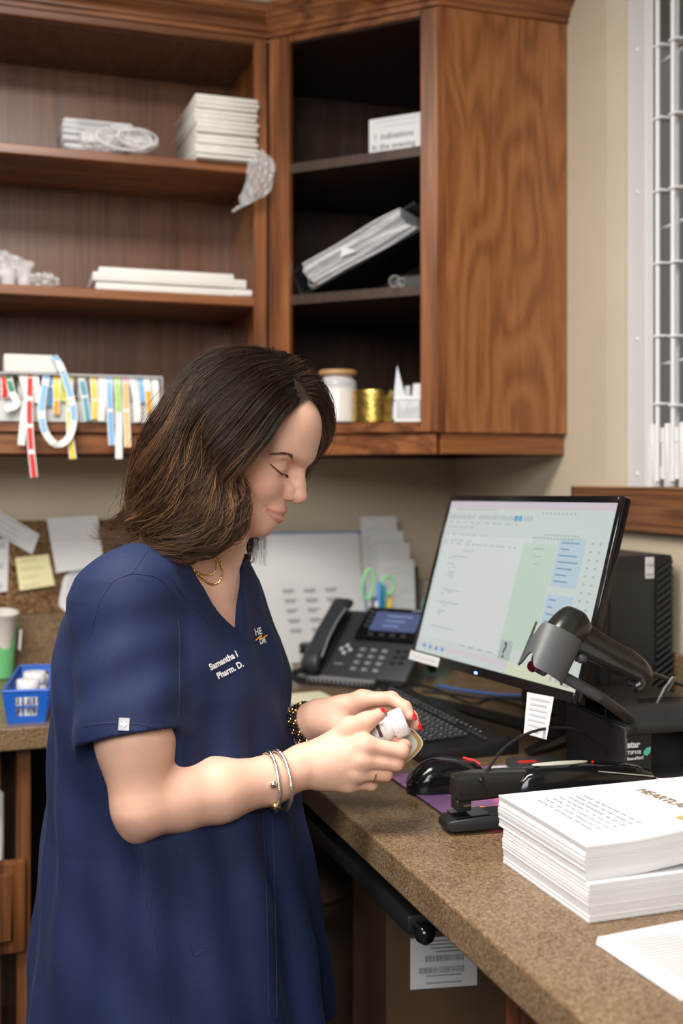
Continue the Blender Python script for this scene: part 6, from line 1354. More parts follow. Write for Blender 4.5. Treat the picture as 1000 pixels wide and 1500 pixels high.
Hl = S_l + (E_l - S_l) * 0.80; axl = (E_l - S_l) / np.linalg.norm(E_l - S_l)
def sleeve_l(P):
    ab = Hl + axl * 0.05 - S_l; t = np.clip(((P - S_l) @ ab) / ab.dot(ab), 0, 1); return np.maximum(np.linalg.norm(P - S_l - t[:, None] * ab, axis=1) - (0.054 + 0.008 * t), (P - Hl) @ axl)
top.cone((-0.9862, -1.2602, 1.2548), S_l, 0.050, 0.050, k=0.04)
top.add(sleeve_l, np.minimum(S_l, Hl) - 0.07, np.maximum(S_l, Hl) + 0.07, 'u', 0.02)
zV = 1.188
def vneck(P):
    a, b, z = torso_coords(P); w_ = 0.088 * np.clip((z - zV) / 0.112, 0, 1.15) ** 0.9; return np.maximum(np.maximum((np.abs(b) - w_) * 0.87, -0.005 - a), zV - z)
top.add(vneck, np.array(TLO) + (0, 0, 0.55), THI + 0.05, 's', 0.002)
nk_ax = (neck1 - neck0) / np.linalg.norm(neck1 - neck0)
def neckhole(P):
    q = P - neck0; t = q @ nk_ax; r_ = np.linalg.norm(q - t[:, None] * nk_ax, axis=1); return np.maximum(r_ - 0.066, 1.262 - P[:, 2] + 0.25 * np.minimum(0, (P - neck0) @ tf + 0.02))
top.add(neckhole, neck0 - 0.15, neck0 + 0.15, 's', 0.003)
th_in = torso(-0.022, 0.5)
def hemhole(P): return np.maximum(th_in(P), P[:, 2] - 0.70)
top.add(hemhole, TLO, (THI[0], THI[1], 0.70), 's', 0.003)
TV, TQ = top.mesh(0.0026)
NAVY = bpy.data.materials.new('navy_twill'); NAVY.use_nodes = True; nt = NAVY.node_tree; b_ = nt.nodes['Principled BSDF']; tc = nt.nodes.new('ShaderNodeTexCoord')
n1 = nt.nodes.new('ShaderNodeTexNoise'); n1.inputs['Scale'].default_value = 900; n1.inputs['Detail'].default_value = 3; nt.links.new(tc.outputs['Object'], n1.inputs['Vector'])
r_ = ramp(nt, [(0.3, (0.0055, 0.0115, 0.046)), (0.7, (0.0095, 0.0190, 0.070))]); nt.links.new(n1.outputs[0], r_.inputs[0]); nt.links.new(r_.outputs[0], b_.inputs['Base Color'])
n2 = nt.nodes.new('ShaderNodeTexNoise'); n2.inputs['Scale'].default_value = 9; n2.inputs['Detail'].default_value = 3; mpn = nt.nodes.new('ShaderNodeMapping'); mpn.inputs['Scale'].default_value = (1.6, 1.6, 0.55); nt.links.new(tc.outputs['Object'], mpn.inputs[0]); nt.links.new(mpn.outputs[0], n2.inputs['Vector'])
bp1 = nt.nodes.new('ShaderNodeBump'); bp1.inputs['Strength'].default_value = 0.35; bp1.inputs['Distance'].default_value = 0.012; nt.links.new(n2.outputs[0], bp1.inputs['Height'])
bp2 = nt.nodes.new('ShaderNodeBump'); bp2.inputs['Strength'].default_value = 0.15; bp2.inputs['Distance'].default_value = 0.0006; nt.links.new(n1.outputs[0], bp2.inputs['Height']); nt.links.new(bp1.outputs[0], bp2.inputs['Normal']); nt.links.new(bp2.outputs[0], b_.inputs['Normal'])
b_.inputs['Roughness'].default_value = 0.75; b_.inputs['Sheen Weight'].default_value = 0.04; b_.inputs['Sheen Roughness'].default_value = 0.4; b_.inputs['Sheen Tint'].default_value = (0.4, 0.5, 0.9, 1); b_.inputs['Specular IOR Level'].default_value = 0.3
topo, TV = np_mesh('scrub_top', TV, TQ, NAVY, person, PB0, relax=1)
bvh_top = BVHTree.FromPolygons([tuple(x) for x in TV], [tuple(map(int, q)) for q in TQ])
CAMP = np.array((-1.302, -2.874, 1.40))
def on_cloth(p, off=0.0012, bvh=None):
    """drop a point onto the cloth along the level line of sight through it"""
    d = np.array(p) - CAMP; d /= np.linalg.norm(d); h = (bvh or bvh_top).ray_cast(Vector(CAMP), Vector(d), 5.0)
    return None if h[0] is None else np.array(h[0]) + np.array(h[1]) * off
SEAM = mat('navy_seam', (0.009, 0.017, 0.062), 0.7)
def seam(pts, r=0.0011, name='seam', m=SEAM, n=50, off=0.0):
    r = r * 0.7
    P = [on_cloth(p, off) for p in spline(pts, n)]; P = np.array([p for p in P if p is not None])
    if len(P) > 3: return MB().tube(P, r, 6).build(name, m, topo, 60, origin=None, rel=True)
seam([(-1.0665, -1.3703, 1.3018), (-1.0813, -1.3969, 1.2877), (-1.0964, -1.4341, 1.2769)]); seam([(-1.0964, -1.4341, 1.2769), (-1.0660, -1.4443, 1.2717), (-1.0479, -1.4504, 1.2492), (-1.0397, -1.4532, 1.2076), (-1.0444, -1.4833, 1.1438), (-1.0452, -1.4830, 1.1013)])
seam([(-1.0964, -1.4341, 1.2769), (-1.1194, -1.4263, 1.2665), (-1.1358, -1.4208, 1.2379), (-1.1465, -1.4171, 1.1989)])
seam([(-1.0927, -1.4670, 0.9401), (-1.0838, -1.4700, 0.8722), (-1.0709, -1.4743, 0.8044), (-1.0565, -1.4792, 0.7204)], 0.0013); seam([(-1.0484, -1.4819, 0.9350), (-1.0404, -1.4846, 0.8807), (-1.0299, -1.4882, 0.8095), (-1.0147, -1.4933, 0.8112)], 0.001); seam([(-1.0364, -1.4860, 0.9316), (-1.0283, -1.4887, 0.8807), (-1.0203, -1.4914, 0.8162)], 0.0008)
seam([(-1.0493, -1.3761, 1.2818), (-1.0157, -1.3874, 1.2345), (-0.9769, -1.4005, 1.1936), (-0.9494, -1.4098, 1.1636), (-0.9390, -1.4133, 1.1691)], 0.0009); seam([(-1.1627, -1.4856, 1.0983), (-1.1322, -1.4958, 1.1024), (-1.0932, -1.5090, 1.1000), (-1.0557, -1.5217, 1.0876)], 0.0009)
seam([(-0.9228, -1.4716, 0.9764), (-0.9203, -1.4724, 0.9061), (-0.9178, -1.4733, 0.8007), (-0.9162, -1.4738, 0.7040)], 0.0013); seam([(-0.9336, -1.4679, 0.9676), (-0.9295, -1.4693, 0.8710), (-0.9262, -1.4705, 0.7040)], 0.0009)
EMB = mat('white_embroidery', (0.72, 0.73, 0.77), 0.7); EMO = mat('orange_embroidery', (0.80, 0.42, 0.04), 0.7)
def embroider(txt, size, start, ang, name, m, bold=0.0006, sx=1.0, parent=None, depth=1.45):
    mb = MB().text(txt, size, Matrix.Identity(4), ext=0, bold=bold, sx=sx); c, s = math.cos(ang), math.sin(ang); st = np.array(start); out = []
    for x, y, z in mb.v:
        p = st + cr * (x * c - y * s) + up * (x * s + y * c); q = on_cloth(p, 0.0012); out.append(q)
    keep = [i for i, f_ in enumerate(mb.f) if all(out[v] is not None for v in f_)]; mb.f = [mb.f[i] for i in keep]; mb.m = [0] * len(keep); mb.v = [tuple(st) if q is None else tuple(q) for q in out]; return mb.build(name, m, topo, rel=True)
embroider('Samantha I', 0.0115, (-0.9957, -1.4364, 1.1487), R(27), 'name_embroidery', EMB, sx=0.80, bold=0.0004)
embroider('Pharm. D.', 0.0115, (-0.9864, -1.4395, 1.1372), R(27), 'title_embroidery', EMB, sx=0.80, bold=0.0004)
embroider('HE', 0.0125, (-0.9313, -1.4160, 1.1882), R(14), 'logo_embroidery', EMB, bold=0.0003, sx=0.62)
embroider('DR', 0.0105, (-0.9253, -1.4180, 1.1764), R(16), 'logo_embroidery', EMB, bold=0.0003, sx=0.62)
seam([(-0.9304, -1.4162, 1.1818), (-0.9235, -1.4186, 1.1882), (-0.9253, -1.4180, 1.1827), (-0.9166, -1.4209, 1.1882)], 0.0013, 'logo_swoosh', EMO, 20, 0.001)
def patch(c, w_, h_, ang, name, m, off):
    g_ = []
    for j in np.linspace(-0.5, 0.5, 5):
        row = []
        for i in np.linspace(-0.5, 0.5, 5):
            x, y = i * w_, j * h_; p = np.array(c) + cr * (x * math.cos(ang) - y * math.sin(ang)) + up * (x * math.sin(ang) + y * math.cos(ang)); q = on_cloth(p, off); row.append(p if q is None else q)
        g_.append(row)
    return MB().grid(np.array(g_), thick=0.0006).build(name, m, topo, rel=True)
patch((-1.1171, -1.5168, 1.1041), 0.0125, 0.0150, R(-3), 'sleeve_tag', mat('silver_tag', (0.36, 0.37, 0.39), 0.4), 0.0014)
patch((-1.1171, -1.5168, 1.1041), 0.0070, 0.0022, R(-3), 'tag_cross', EMB, 0.0021); patch((-1.1171, -1.5168, 1.1041), 0.0022, 0.0070, R(-3), 'tag_cross', EMB, 0.0022)

# ---- trousers and shoes (below the frame)
tr_ = Field(); hipc = PB0 + up * 0.84
tr_.ell(hipc, (0.12, 0.16, 0.14), [tf, tl, up], k=0.04)
for s in (-1, 1):
    hj = PB0 + tl * s * 0.085 + up * 0.80; kn = PB0 + tl * s * 0.095 + tf * 0.02 + up * 0.46; an = PB0 + tl * s * 0.10 - tf * 0.02 + up * 0.075
    tr_.chain([hj, kn, an], [0.088, 0.068, 0.062], k=0.03)
    shoe = Field(); ft = PB0 + tl * s * 0.10
    shoe.chain([ft - tf * 0.055 + up * 0.036, ft + tf * 0.06 + up * 0.032, ft + tf * 0.145 + up * 0.028], [0.036, 0.038, 0.028], k=0.02)
    shoe.add(lambda P: P[:, 2] - 0.0, ft - 0.3, (ft[0] + 0.3, ft[1] + 0.3, 0.0), 's', 0.002)
    v_, q_ = shoe.mesh(0.005); np_mesh('shoe', np.maximum(v_, (-9, -9, 0.0005)), q_, mat('grey_shoe', (0.12, 0.12, 0.13), 0.6), person, PB0)
v_, q_ = tr_.mesh(0.006); np_mesh('trousers', v_, q_, NAVY, person, PB0)

# ---- eyes, lashes, brows
LASH = mat('dark_lash', (0.018, 0.011, 0.008), 0.6)
def side_hit(p, s):
    h = bvh_body.ray_cast(Vector(np.array(p) + Lh * s * (0.12 - abs((np.array(p) - N0) @ Lh))), Vector(-Lh * s), 0.14)
    return h if h[0] is not None and abs((np.array(h[0]) - N0) @ Lh) > 0.004 else bvh_body.find_nearest(Vector(p))
for s in (-1, 1):
    eye = bpy.data.objects.new('eye', None); COL.objects.link(eye); eye.parent = person; eye.location = tuple(H(-0.0245, s * 0.0305, -0.0150) - PB0)
    ln = [H(-0.0325, s * 0.0440, -0.0125), H(-0.0195, s * 0.0385, -0.0180), H(-0.0140, s * 0.0310, -0.0215), H(-0.0120, s * 0.0225, -0.0205)]
    LP = []
    for p in spline(ln, 16):
        h = side_hit(p, s); LP.append(np.array(h[0]) + np.array(h[1]) * 0.0003)
    LP = np.array(LP); MB().tube(LP, np.concatenate([np.linspace(0.0004, 0.0010, 8), np.linspace(0.0010, 0.0005, 8)]), 6).build('lash_line', LASH, eye, 60, rel=True)
    la = MB(); g = random.Random(5)
    for t in np.linspace(0.02, 0.95, 26):
        p = LP[int(t * 15)]; d = (Fh * 0.62 - Uh * 0.72 + Lh * s * (0.55 - 0.8 * t)); d /= np.linalg.norm(d); l = 0.0055 * (1 - 0.4 * abs(t - 0.35)) * (0.8 + 0.4 * g.random())
        la.tube([p, p + d * l * 0.55 - Uh * 0.0002, p + d * l + Uh * 0.0012], [0.00045, 0.00036, 0.00015], 4)
    la.build('lashes', LASH, eye, 60, rel=True, kind='stuff')
    BP = [H(-0.0095, s * 0.0130, 0.0005), H(-0.0110, s * 0.0240, 0.0070), H(-0.0200, s * 0.0360, 0.0080), H(-0.0355, s * 0.0460, 0.0010)]
    br = MB(); Bp = spline(BP, 40)
    for i in range(150):
        t = g.random(); k = int(t * 38); tg = Bp[k + 1] - Bp[k]; tg /= np.linalg.norm(tg); wd = 0.0023 * (1 - t) ** 0.6 + 0.0006
        p = Bp[k] + Uh * g.uniform(-wd, wd); h = side_hit(p, s); q = np.array(h[0]); nn = np.array(h[1]); d = tg + Uh * (0.55 * (1 - t) - 0.15) + nn * 0.12; d /= np.linalg.norm(d)
        br.tube([q - nn * 0.0002, q + d * 0.003 + nn * 0.0009, q + d * 0.0062 + nn * 0.0008], [0.00030, 0.00025, 0.0001], 4)
    br.build('eyebrow', mat('brow_brown', (0.17, 0.095, 0.06), 0.6), person, 60, rel=True, kind='stuff')

# ---- nails
RED = mat('red_nail_varnish', (0.62, 0.008, 0.012), 0.15, coat=0.5)
def nail(tip, prev, nrm, name='fingernail', r=0.0052):
    tip = np.array(tip); d = tip - np.array(prev); d /= np.linalg.norm(d); n = np.array(nrm, float); n = n - d * n.dot(d); n /= np.linalg.norm(n); w_ = np.cross(n, d); rows_ = []
    for a in np.linspace(-1, 1, 9):
        row = []
        for b in np.linspace(-1, 1, 9):
            hw = r * 0.95 * (1 - 0.25 * max(0, a) ** 2); row.append(tip + d * (0.0035 + a * 0.0062) + w_ * b * hw + n * (0.0082 - 0.0042 * b * b - 0.0016 * max(0, a) ** 2))
        rows_.append(row)
    MB().grid(np.array(rows_), thick=0.0012).build(name, RED, person, 60, rel=True)
nail(rT[3], rT[2], up * 0.9 - fw * 0.55); nail(lI[3], lI[2], cr * 0.9 + up * 0.1 - fw * 0.35); nail(lM[3], lM[2], cr * 0.9 + up * 0.1 - fw * 0.45); nail(lR[3], lR[2], cr * 0.9 - fw * 0.5)
nail(rI[3], rI[2], fw * 1.0 + up * 0.1); nail(rM[3], rM[2], fw); nail(rR[3], rR[2], fw); nail(lP[3], lP[2], cr * 0.9 - up * 0.4)

# ---- hair: thousands of tapered strands laid along guide locks
HG_NEAR = [
 [(-0.8461, -1.3666, 1.5154), (-0.8832, -1.4164, 1.4900), (-0.9149, -1.4320, 1.4497), (-0.9396, -1.4269, 1.4234), (-0.9539, -1.4210, 1.3982), (-0.9572, -1.4156, 1.3620), (-0.9623, -1.4097, 1.3275), (-0.9868, -1.4120, 1.3117), (-1.0120, -1.4151, 1.3035)],
 [(-0.8498, -1.3622, 1.5290), (-0.8961, -1.4215, 1.5041), (-0.9350, -1.4379, 1.4609), (-0.9623, -1.4371, 1.4205), (-0.9784, -1.4317, 1.3786), (-0.9813, -1.4286, 1.3402), (-1.0011, -1.4282, 1.3120), (-1.0288, -1.4231, 1.2990), (-1.0426, -1.4206, 1.2867)],
 [(-0.8571, -1.3566, 1.5456), (-0.9110, -1.4207, 1.5238), (-0.9564, -1.4391, 1.4802), (-0.9889, -1.4387, 1.4336), (-1.0053, -1.4311, 1.3849), (-1.0099, -1.4274, 1.3432), (-1.0346, -1.4254, 1.3143), (-1.0574, -1.4240, 1.2997), (-1.0697, -1.4241, 1.2824)],
 [(-0.8683, -1.3507, 1.5592), (-0.9265, -1.4155, 1.5402), (-0.9788, -1.4337, 1.4979), (-1.0124, -1.4308, 1.4469), (-1.0318, -1.4200, 1.3938), (-1.0432, -1.4140, 1.3476), (-1.0674, -1.4101, 1.3185), (-1.0820, -1.4073, 1.3044), (-1.0882, -1.4073, 1.2887)],
 [(-0.8819, -1.3461, 1.5716), (-0.9431, -1.3993, 1.5539), (-0.9961, -1.4130, 1.5132), (-1.0317, -1.4095, 1.4607), (-1.0530, -1.3981, 1.4027), (-1.0676, -1.3889, 1.3551), (-1.0912, -1.3788, 1.3280), (-1.1062, -1.3716, 1.3189), (-1.1162, -1.3661, 1.3107)],
 [(-0.9023, -1.3445, 1.5787), (-0.9550, -1.3742, 1.5671), (-1.0060, -1.3802, 1.5327), (-1.0424, -1.3784, 1.4800), (-1.0662, -1.3683, 1.4200), (-1.0794, -1.3596, 1.3690), (-1.0996, -1.3485, 1.3359), (-1.1147, -1.3392, 1.3238), (-1.1240, -1.3339, 1.3265)],
 [(-0.9170, -1.3406, 1.5805), (-0.9621, -1.3422, 1.5721), (-1.0092, -1.3390, 1.5426), (-1.0461, -1.3350, 1.4887), (-1.0691, -1.3272, 1.4280), (-1.0812, -1.3210, 1.3738), (-1.0983, -1.3110, 1.3382), (-1.1103, -1.3027, 1.3211), (-1.1172, -1.2983, 1.3088)],
 [(-0.9173, -1.3257, 1.5831), (-0.9584, -1.3076, 1.5758), (-1.0005, -1.2934, 1.5468), (-1.0338, -1.2842, 1.4907), (-1.0560, -1.2788, 1.4289), (-1.0688, -1.2745, 1.3711), (-1.0798, -1.2708, 1.3345), (-1.0923, -1.2645, 1.3151), (-1.0975, -1.2606, 1.3015)]]
HG_FAR = [
 [(-0.8673, -1.3848, 1.5108), (-0.8442, -1.3799, 1.5032), (-0.8256, -1.3619, 1.4807), (-0.8129, -1.3346, 1.4548), (-0.8122, -1.3126, 1.4278), (-0.8269, -1.2929, 1.4020), (-0.8540, -1.2785, 1.3729), (-0.8832, -1.2792, 1.3332), (-0.8987, -1.2919, 1.2717)],
 [(-0.8691, -1.3810, 1.5205), (-0.8359, -1.3722, 1.5200), (-0.8135, -1.3586, 1.5023), (-0.7978, -1.3323, 1.4747), (-0.7991, -1.3076, 1.4429), (-0.8208, -1.2865, 1.4080), (-0.8559, -1.2704, 1.3728), (-0.8895, -1.2718, 1.3330), (-0.9080, -1.2803, 1.2751)],
 [(-0.8728, -1.3766, 1.5339), (-0.8362, -1.3636, 1.5398), (-0.8101, -1.3355, 1.5223), (-0.7963, -1.3053, 1.4879), (-0.8114, -1.2833, 1.4434), (-0.8447, -1.2679, 1.3980), (-0.8793, -1.2604, 1.3526), (-0.9089, -1.2673, 1.3131), (-0.9183, -1.2726, 1.2807)],
 [(-0.8824, -1.3691, 1.5503), (-0.8426, -1.3382, 1.5612), (-0.8232, -1.2942, 1.5360), (-0.8291, -1.2647, 1.4792), (-0.8569, -1.2511, 1.4183), (-0.8897, -1.2400, 1.3674), (-0.9205, -1.2381, 1.3270), (-0.9403, -1.2440, 1.2974), (-0.9509, -1.2457, 1.2796)],
 [(-0.8948, -1.3607, 1.5649), (-0.8635, -1.3122, 1.5767), (-0.8620, -1.2620, 1.5395), (-0.8800, -1.2348, 1.4747), (-0.9115, -1.2221, 1.4082), (-0.9435, -1.2113, 1.3570), (-0.9709, -1.2084, 1.3214), (-0.9888, -1.2107, 1.2964), (-1.0015, -1.2128, 1.2816)],
 [(-0.9010, -1.3396, 1.5793), (-0.8982, -1.2899, 1.5847), (-0.9147, -1.2358, 1.5453), (-0.9416, -1.2119, 1.4748), (-0.9722, -1.1995, 1.4082), (-1.0037, -1.1909, 1.3570), (-1.0289, -1.1888, 1.3214), (-1.0495, -1.1903, 1.3015), (-1.0628, -1.1921, 1.2907)],
 [(-0.9145, -1.3224, 1.5836), (-0.9398, -1.2780, 1.5776), (-0.9699, -1.2393, 1.5424), (-1.0013, -1.2234, 1.4785), (-1.0280, -1.2144, 1.4131), (-1.0496, -1.2113, 1.3599), (-1.0676, -1.2116, 1.3260), (-1.0826, -1.2128, 1.3083), (-1.0916, -1.2140, 1.2966)]]
def guide_surface(HG):
    A = np.array([spline(g_, 40) for g_ in HG]); B = np.stack([spline(A[:, j], 61) for j in range(40)], 1); return B       # 61 across, 40 along
Sn, Sf = guide_surface(HG_NEAR), guide_surface(HG_FAR)
HC = H(-0.085, 0, 0.01)
def sample(S, s, t):
    i = np.clip(s * 60, 0, 59.999); j = np.clip(t * 39, 0, 38.999); i0 = i.astype(int); j0 = j.astype(int); a = (i - i0)[..., None]; b = (j - j0)[..., None]
    return S[i0, j0] * (1 - a) * (1 - b) + S[i0 + 1, j0] * a * (1 - b) + S[i0, j0 + 1] * (1 - a) * b + S[i0 + 1, j0 + 1] * a * b
hv, hf, hcol = [], [], []
hrng = np.random.default_rng(77)
def strands(S, nclump, per, side, seed, thick=0.00040, lift=0.0, tmax=1.0, t0=0.0, wave=1.0, smax=1.0):
    g = np.random.default_rng(seed); nT = 23; tt = np.linspace(0, 1, nT)
    for c in range(nclump):
        cs = g.uniform(0, smax); cdep = g.uniform(-0.016, 0.004) + lift; ph = 6.5 * cs + g.normal(scale=0.38); amp = g.uniform(0.6, 1.3) * wave; fr = g.uniform(2.15, 2.45); ct_ = g.uniform(0.80, 1.04) * tmax; tone = g.uniform(); hl_ = 1.0 if math.sin(46 * cs + 1.0) + 0.6 * math.sin(101 * cs) > 0.35 + g.normal(scale=0.35) else 0.0; drift = g.normal(scale=0.022); spread = g.uniform(0.008, 0.020); cst = g.uniform(0, 0.10) if g.uniform() < 0.5 else g.uniform(0.0, 0.3); cst = cst if lift < 0 else 0.0
        curl = g.normal(scale=1.0)
        for k in range(per):
            ds = g.normal(scale=spread); dd = g.normal(scale=0.0026); ln = ct_ * g.uniform(0.92, 1.03); ts = t0 + cst * (1 if lift < 0 else 0) + (ln - t0) * tt
            conv = 1 - 0.55 * tt ** 1.5 + 0.25 * np.clip((tt - 0.8) / 0.2, 0, 1)
            s = np.clip(cs + drift * tt + ds * conv, 0, 1); P = sample(S, s, np.clip(ts, 0, 1))
            out = P - (HC + up * np.clip(P[:, 2:3] - HC[2], -0.2, 0.02) * 0.85); out[:, 2] *= 0.3; out /= np.linalg.norm(out, axis=1, keepdims=True) + 1e-9
            T = np.gradient(P, axis=0); T /= np.linalg.norm(T, axis=1, keepdims=True) + 1e-9; lat = np.cross(T, out); w_ = np.clip((tt - 0.22) / 0.50, 0, 1) ** 1.2
            P = P + out * ((cdep + dd * conv) * np.clip(tt * 5 + 0.15, 0, 1) + 0.0105 * amp * w_ * np.cos(fr * 6.28 * tt + ph))[:, None] + lat * (0.0170 * amp * w_ * np.sin(fr * 6.28 * tt + ph + 0.3 * ds / spread))[:, None]
            P = P + lat * (curl * 0.010 * np.clip((tt - 0.82) / 0.18, 0, 1) ** 2)[:, None]
            yield P, thick * g.uniform(0.7, 1.25), tone, hl_, g.uniform()
def add_strand(P, th, tone, hl_, u):
    n = len(P); T = np.gradient(P, axis=0); T /= np.linalg.norm(T, axis=1, keepdims=True) + 1e-9; a = np.cross(T, fw + 0.3 * up); a /= np.linalg.norm(a, axis=1, keepdims=True) + 1e-9; b = np.cross(T, a); tt = np.linspace(0, 1, n)
    r = (th * np.clip(0.55 + tt * 3, 0, 1) * np.clip((1.02 - tt) * 3.2, 0.10, 1))[:, None]; ring = [P + r * (a * math.cos(q) + b * math.sin(q)) for q in (0, 2.094, 4.189)]
    base = sum(len(x) for x in hv); hv.append(np.stack(ring, 1).reshape(-1, 3)); i = np.arange(n - 1) * 3 + base
    for k in range(3): k2 = (k + 1) % 3; hf.append(np.stack([i + k, i + k2, i + 3 + k2, i + 3 + k], 1))
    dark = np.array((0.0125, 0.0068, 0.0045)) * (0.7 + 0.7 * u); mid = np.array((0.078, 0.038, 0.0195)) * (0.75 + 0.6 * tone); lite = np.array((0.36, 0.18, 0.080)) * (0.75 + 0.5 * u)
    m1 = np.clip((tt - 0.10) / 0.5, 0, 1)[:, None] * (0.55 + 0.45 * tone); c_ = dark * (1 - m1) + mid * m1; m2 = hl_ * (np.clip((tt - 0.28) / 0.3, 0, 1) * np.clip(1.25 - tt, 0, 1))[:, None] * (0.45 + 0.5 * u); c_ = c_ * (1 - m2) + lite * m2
    hcol.append(np.repeat(c_, 3, 0))
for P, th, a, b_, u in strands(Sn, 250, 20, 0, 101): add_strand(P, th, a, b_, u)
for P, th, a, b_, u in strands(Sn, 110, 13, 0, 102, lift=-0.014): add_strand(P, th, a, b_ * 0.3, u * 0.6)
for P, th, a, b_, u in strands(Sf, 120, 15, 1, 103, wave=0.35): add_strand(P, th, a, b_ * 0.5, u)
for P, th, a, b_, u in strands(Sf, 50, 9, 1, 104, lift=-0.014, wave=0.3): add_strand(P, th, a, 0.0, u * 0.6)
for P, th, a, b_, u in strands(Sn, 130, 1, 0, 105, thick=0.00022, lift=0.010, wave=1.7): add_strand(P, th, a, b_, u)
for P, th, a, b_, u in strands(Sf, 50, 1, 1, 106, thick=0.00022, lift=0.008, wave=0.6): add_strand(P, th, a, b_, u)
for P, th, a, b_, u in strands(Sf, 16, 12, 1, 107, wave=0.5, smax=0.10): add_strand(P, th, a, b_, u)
# short flyaways along the parting
g = np.random.default_rng(55)
for i in range(240):
    s = np.array([g.uniform(0, 1)] * 10); t = np.linspace(0.02, g.uniform(0.10, 0.22), 10); S = Sf if g.uniform() < 0.55 else Sn; P = sample(S, s, t); o_ = P - HC; o_ /= np.linalg.norm(o_, axis=1, keepdims=True)
    P = P + o_ * (np.linspace(0, 1, 10) ** 1.3 * g.uniform(0.002, 0.012))[:, None] + g.normal(scale=0.003, size=3) * np.linspace(0, 1, 10)[:, None]; add_strand(P, 0.00022, g.uniform(), 0.0, g.uniform())
# dense under-layer closing the gaps between the locks
def underlay(S, off):
    base = sum(len(x) for x in hv); ss, tt = np.meshgrid(np.linspace(0, 1, 50), np.linspace(0.0, 0.86, 30), indexing='ij'); P = sample(S, ss, tt); C_ = HC + up * np.clip(P[..., 2:3] - HC[2], -0.2, 0.02) * 0.85
    o_ = P - C_; o_[..., 2] *= 0.3; o_ /= np.linalg.norm(o_, axis=2, keepdims=True); P = P - o_ * (off * np.clip(tt * 4 + 0.2, 0, 1))[..., None]
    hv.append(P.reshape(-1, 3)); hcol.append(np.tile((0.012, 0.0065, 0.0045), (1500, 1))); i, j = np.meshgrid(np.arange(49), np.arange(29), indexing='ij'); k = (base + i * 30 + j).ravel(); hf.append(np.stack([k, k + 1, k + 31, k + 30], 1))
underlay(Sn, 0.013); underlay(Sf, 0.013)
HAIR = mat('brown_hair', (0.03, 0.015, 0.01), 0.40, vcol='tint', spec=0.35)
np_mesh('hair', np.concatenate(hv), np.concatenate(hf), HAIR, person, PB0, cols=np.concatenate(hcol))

# ---- jewellery
def chain_on(pts, r, n, off, name, m=GOLD):
    P = []
    for p in spline(pts, n):
        q = on_cloth(p, off, bvh_body)
        if q is not None: P.append(q)
    P = spline(P, n); mb = MB()
    for i in range(n - 1):
        t = P[i + 1] - P[i]; a, b, _ = frame_of(t); q = a if i % 2 else b; c = (P[i] + P[i + 1]) / 2
        mb.ring(c, q, np.linalg.norm(t) * 0.62, r * 0.42, 10, 5, up=tuple(t / np.linalg.norm(t)))
    return mb.build(name, m, person, 60, rel=True)
chain_on([(-1.0476, -1.3767, 1.3291), (-1.0389, -1.3796, 1.3073), (-1.0217, -1.3854, 1.2855), (-1.0010, -1.3924, 1.2655), (-0.9873, -1.3970, 1.2564), (-0.9769, -1.4005, 1.2600), (-0.9726, -1.4020, 1.2727), (-0.9761, -1.4008, 1.2891), (-0.9838, -1.3982, 1.3018)], 0.0022, 74, 0.0014, 'necklace')
chain_on([(-1.0355, -1.3807, 1.3073), (-1.0165, -1.3871, 1.2836), (-0.9976, -1.3935, 1.2691), (-0.9838, -1.3982, 1.2709), (-0.9795, -1.3997, 1.2836), (-0.9838, -1.3982, 1.2964)], 0.0014, 70, 0.001, 'necklace')
def bangle(c, nrm, rx, rz, r, name, upv_, twist=True, m=SILVER):
    a, b, nn = frame_of(nrm, upv_); c = np.array(c); mb = MB()
    cen = lambda q: c + a * rx * math.cos(q) + b * rz * math.sin(q)
    if twist:
        for s_ in range(4):
            pts = []
            for i in range(260):
                q = i / 259 * 2 * math.pi; e = (cen(q) - c); e /= np.linalg.norm(e); w_ = q * 22 + s_ * math.pi / 2; pts.append(cen(q) + r * 0.55 * (e * math.cos(w_) + nn * math.sin(w_)))
            mb.tube(pts, r * 0.52, 6, cap=False)
    else: mb.tube([cen(q) for q in np.linspace(0, 2 * math.pi, 60)], r, 8, cap=False)
    return mb.build(name, m, person, 60, rel=True), cen, a, b, nn
fd = (W_r - E_r) / np.linalg.norm(W_r - E_r)
c1 = np.array((-0.9185, -1.4488, 1.0010)); c2 = np.array((-0.9062, -1.4477, 1.0014))
b1, cen1, a1_, b1_, n1_ = bangle(c1, fd + cr * 0.25, 0.0345, 0.0385, 0.0026, 'bangle', (0, 0, 1))
b2_, cen2, *_ = bangle(c2, fd - cr * 0.05, 0.0345, 0.0390, 0.0026, 'bangle', (0, 0, 1))
for p, rr2, m in (((-0.9246, -1.4847, 1.0072), 0.0048, SILVER), ((-0.9192, -1.4749, 0.9761), 0.0062, SILVER), ((-0.9205, -1.4798, 0.9776), 0.0044, GOLD)):
    MB().lathe([(0.0, -rr2)] + [(rr2 * math.sin(t), -rr2 * math.cos(t)) for t in np.linspace(0.3, 2.84, 9)] + [(0.0, rr2)], 16, M=Matrix.Translation(p)).build('bangle_end', m, person, 60, rel=True)
fl = (W_l - E_l) / np.linalg.norm(W_l - E_l); bb, bg_ = MB(), MB(); cB = np.array((-0.8321, -1.3270, 1.0445))
a, b, nn = frame_of(fl, (0, 0, 1))
for row in range(4):
    for i in range(34):
        q = (i + 0.5 * (row % 2)) / 34 * 2 * math.pi; p = cB + nn * (row - 1.5) * 0.0042 + (a * math.cos(q) + b * math.sin(q)) * 0.0305; bq = bb if (i + row) % 3 else bg_
        bq.lathe([(0, -0.0026), (0.0022, -0.0014), (0.0026, 0), (0.0022, 0.0014), (0, 0.0026)], 8, M=Matrix.Translation(tuple(p)))
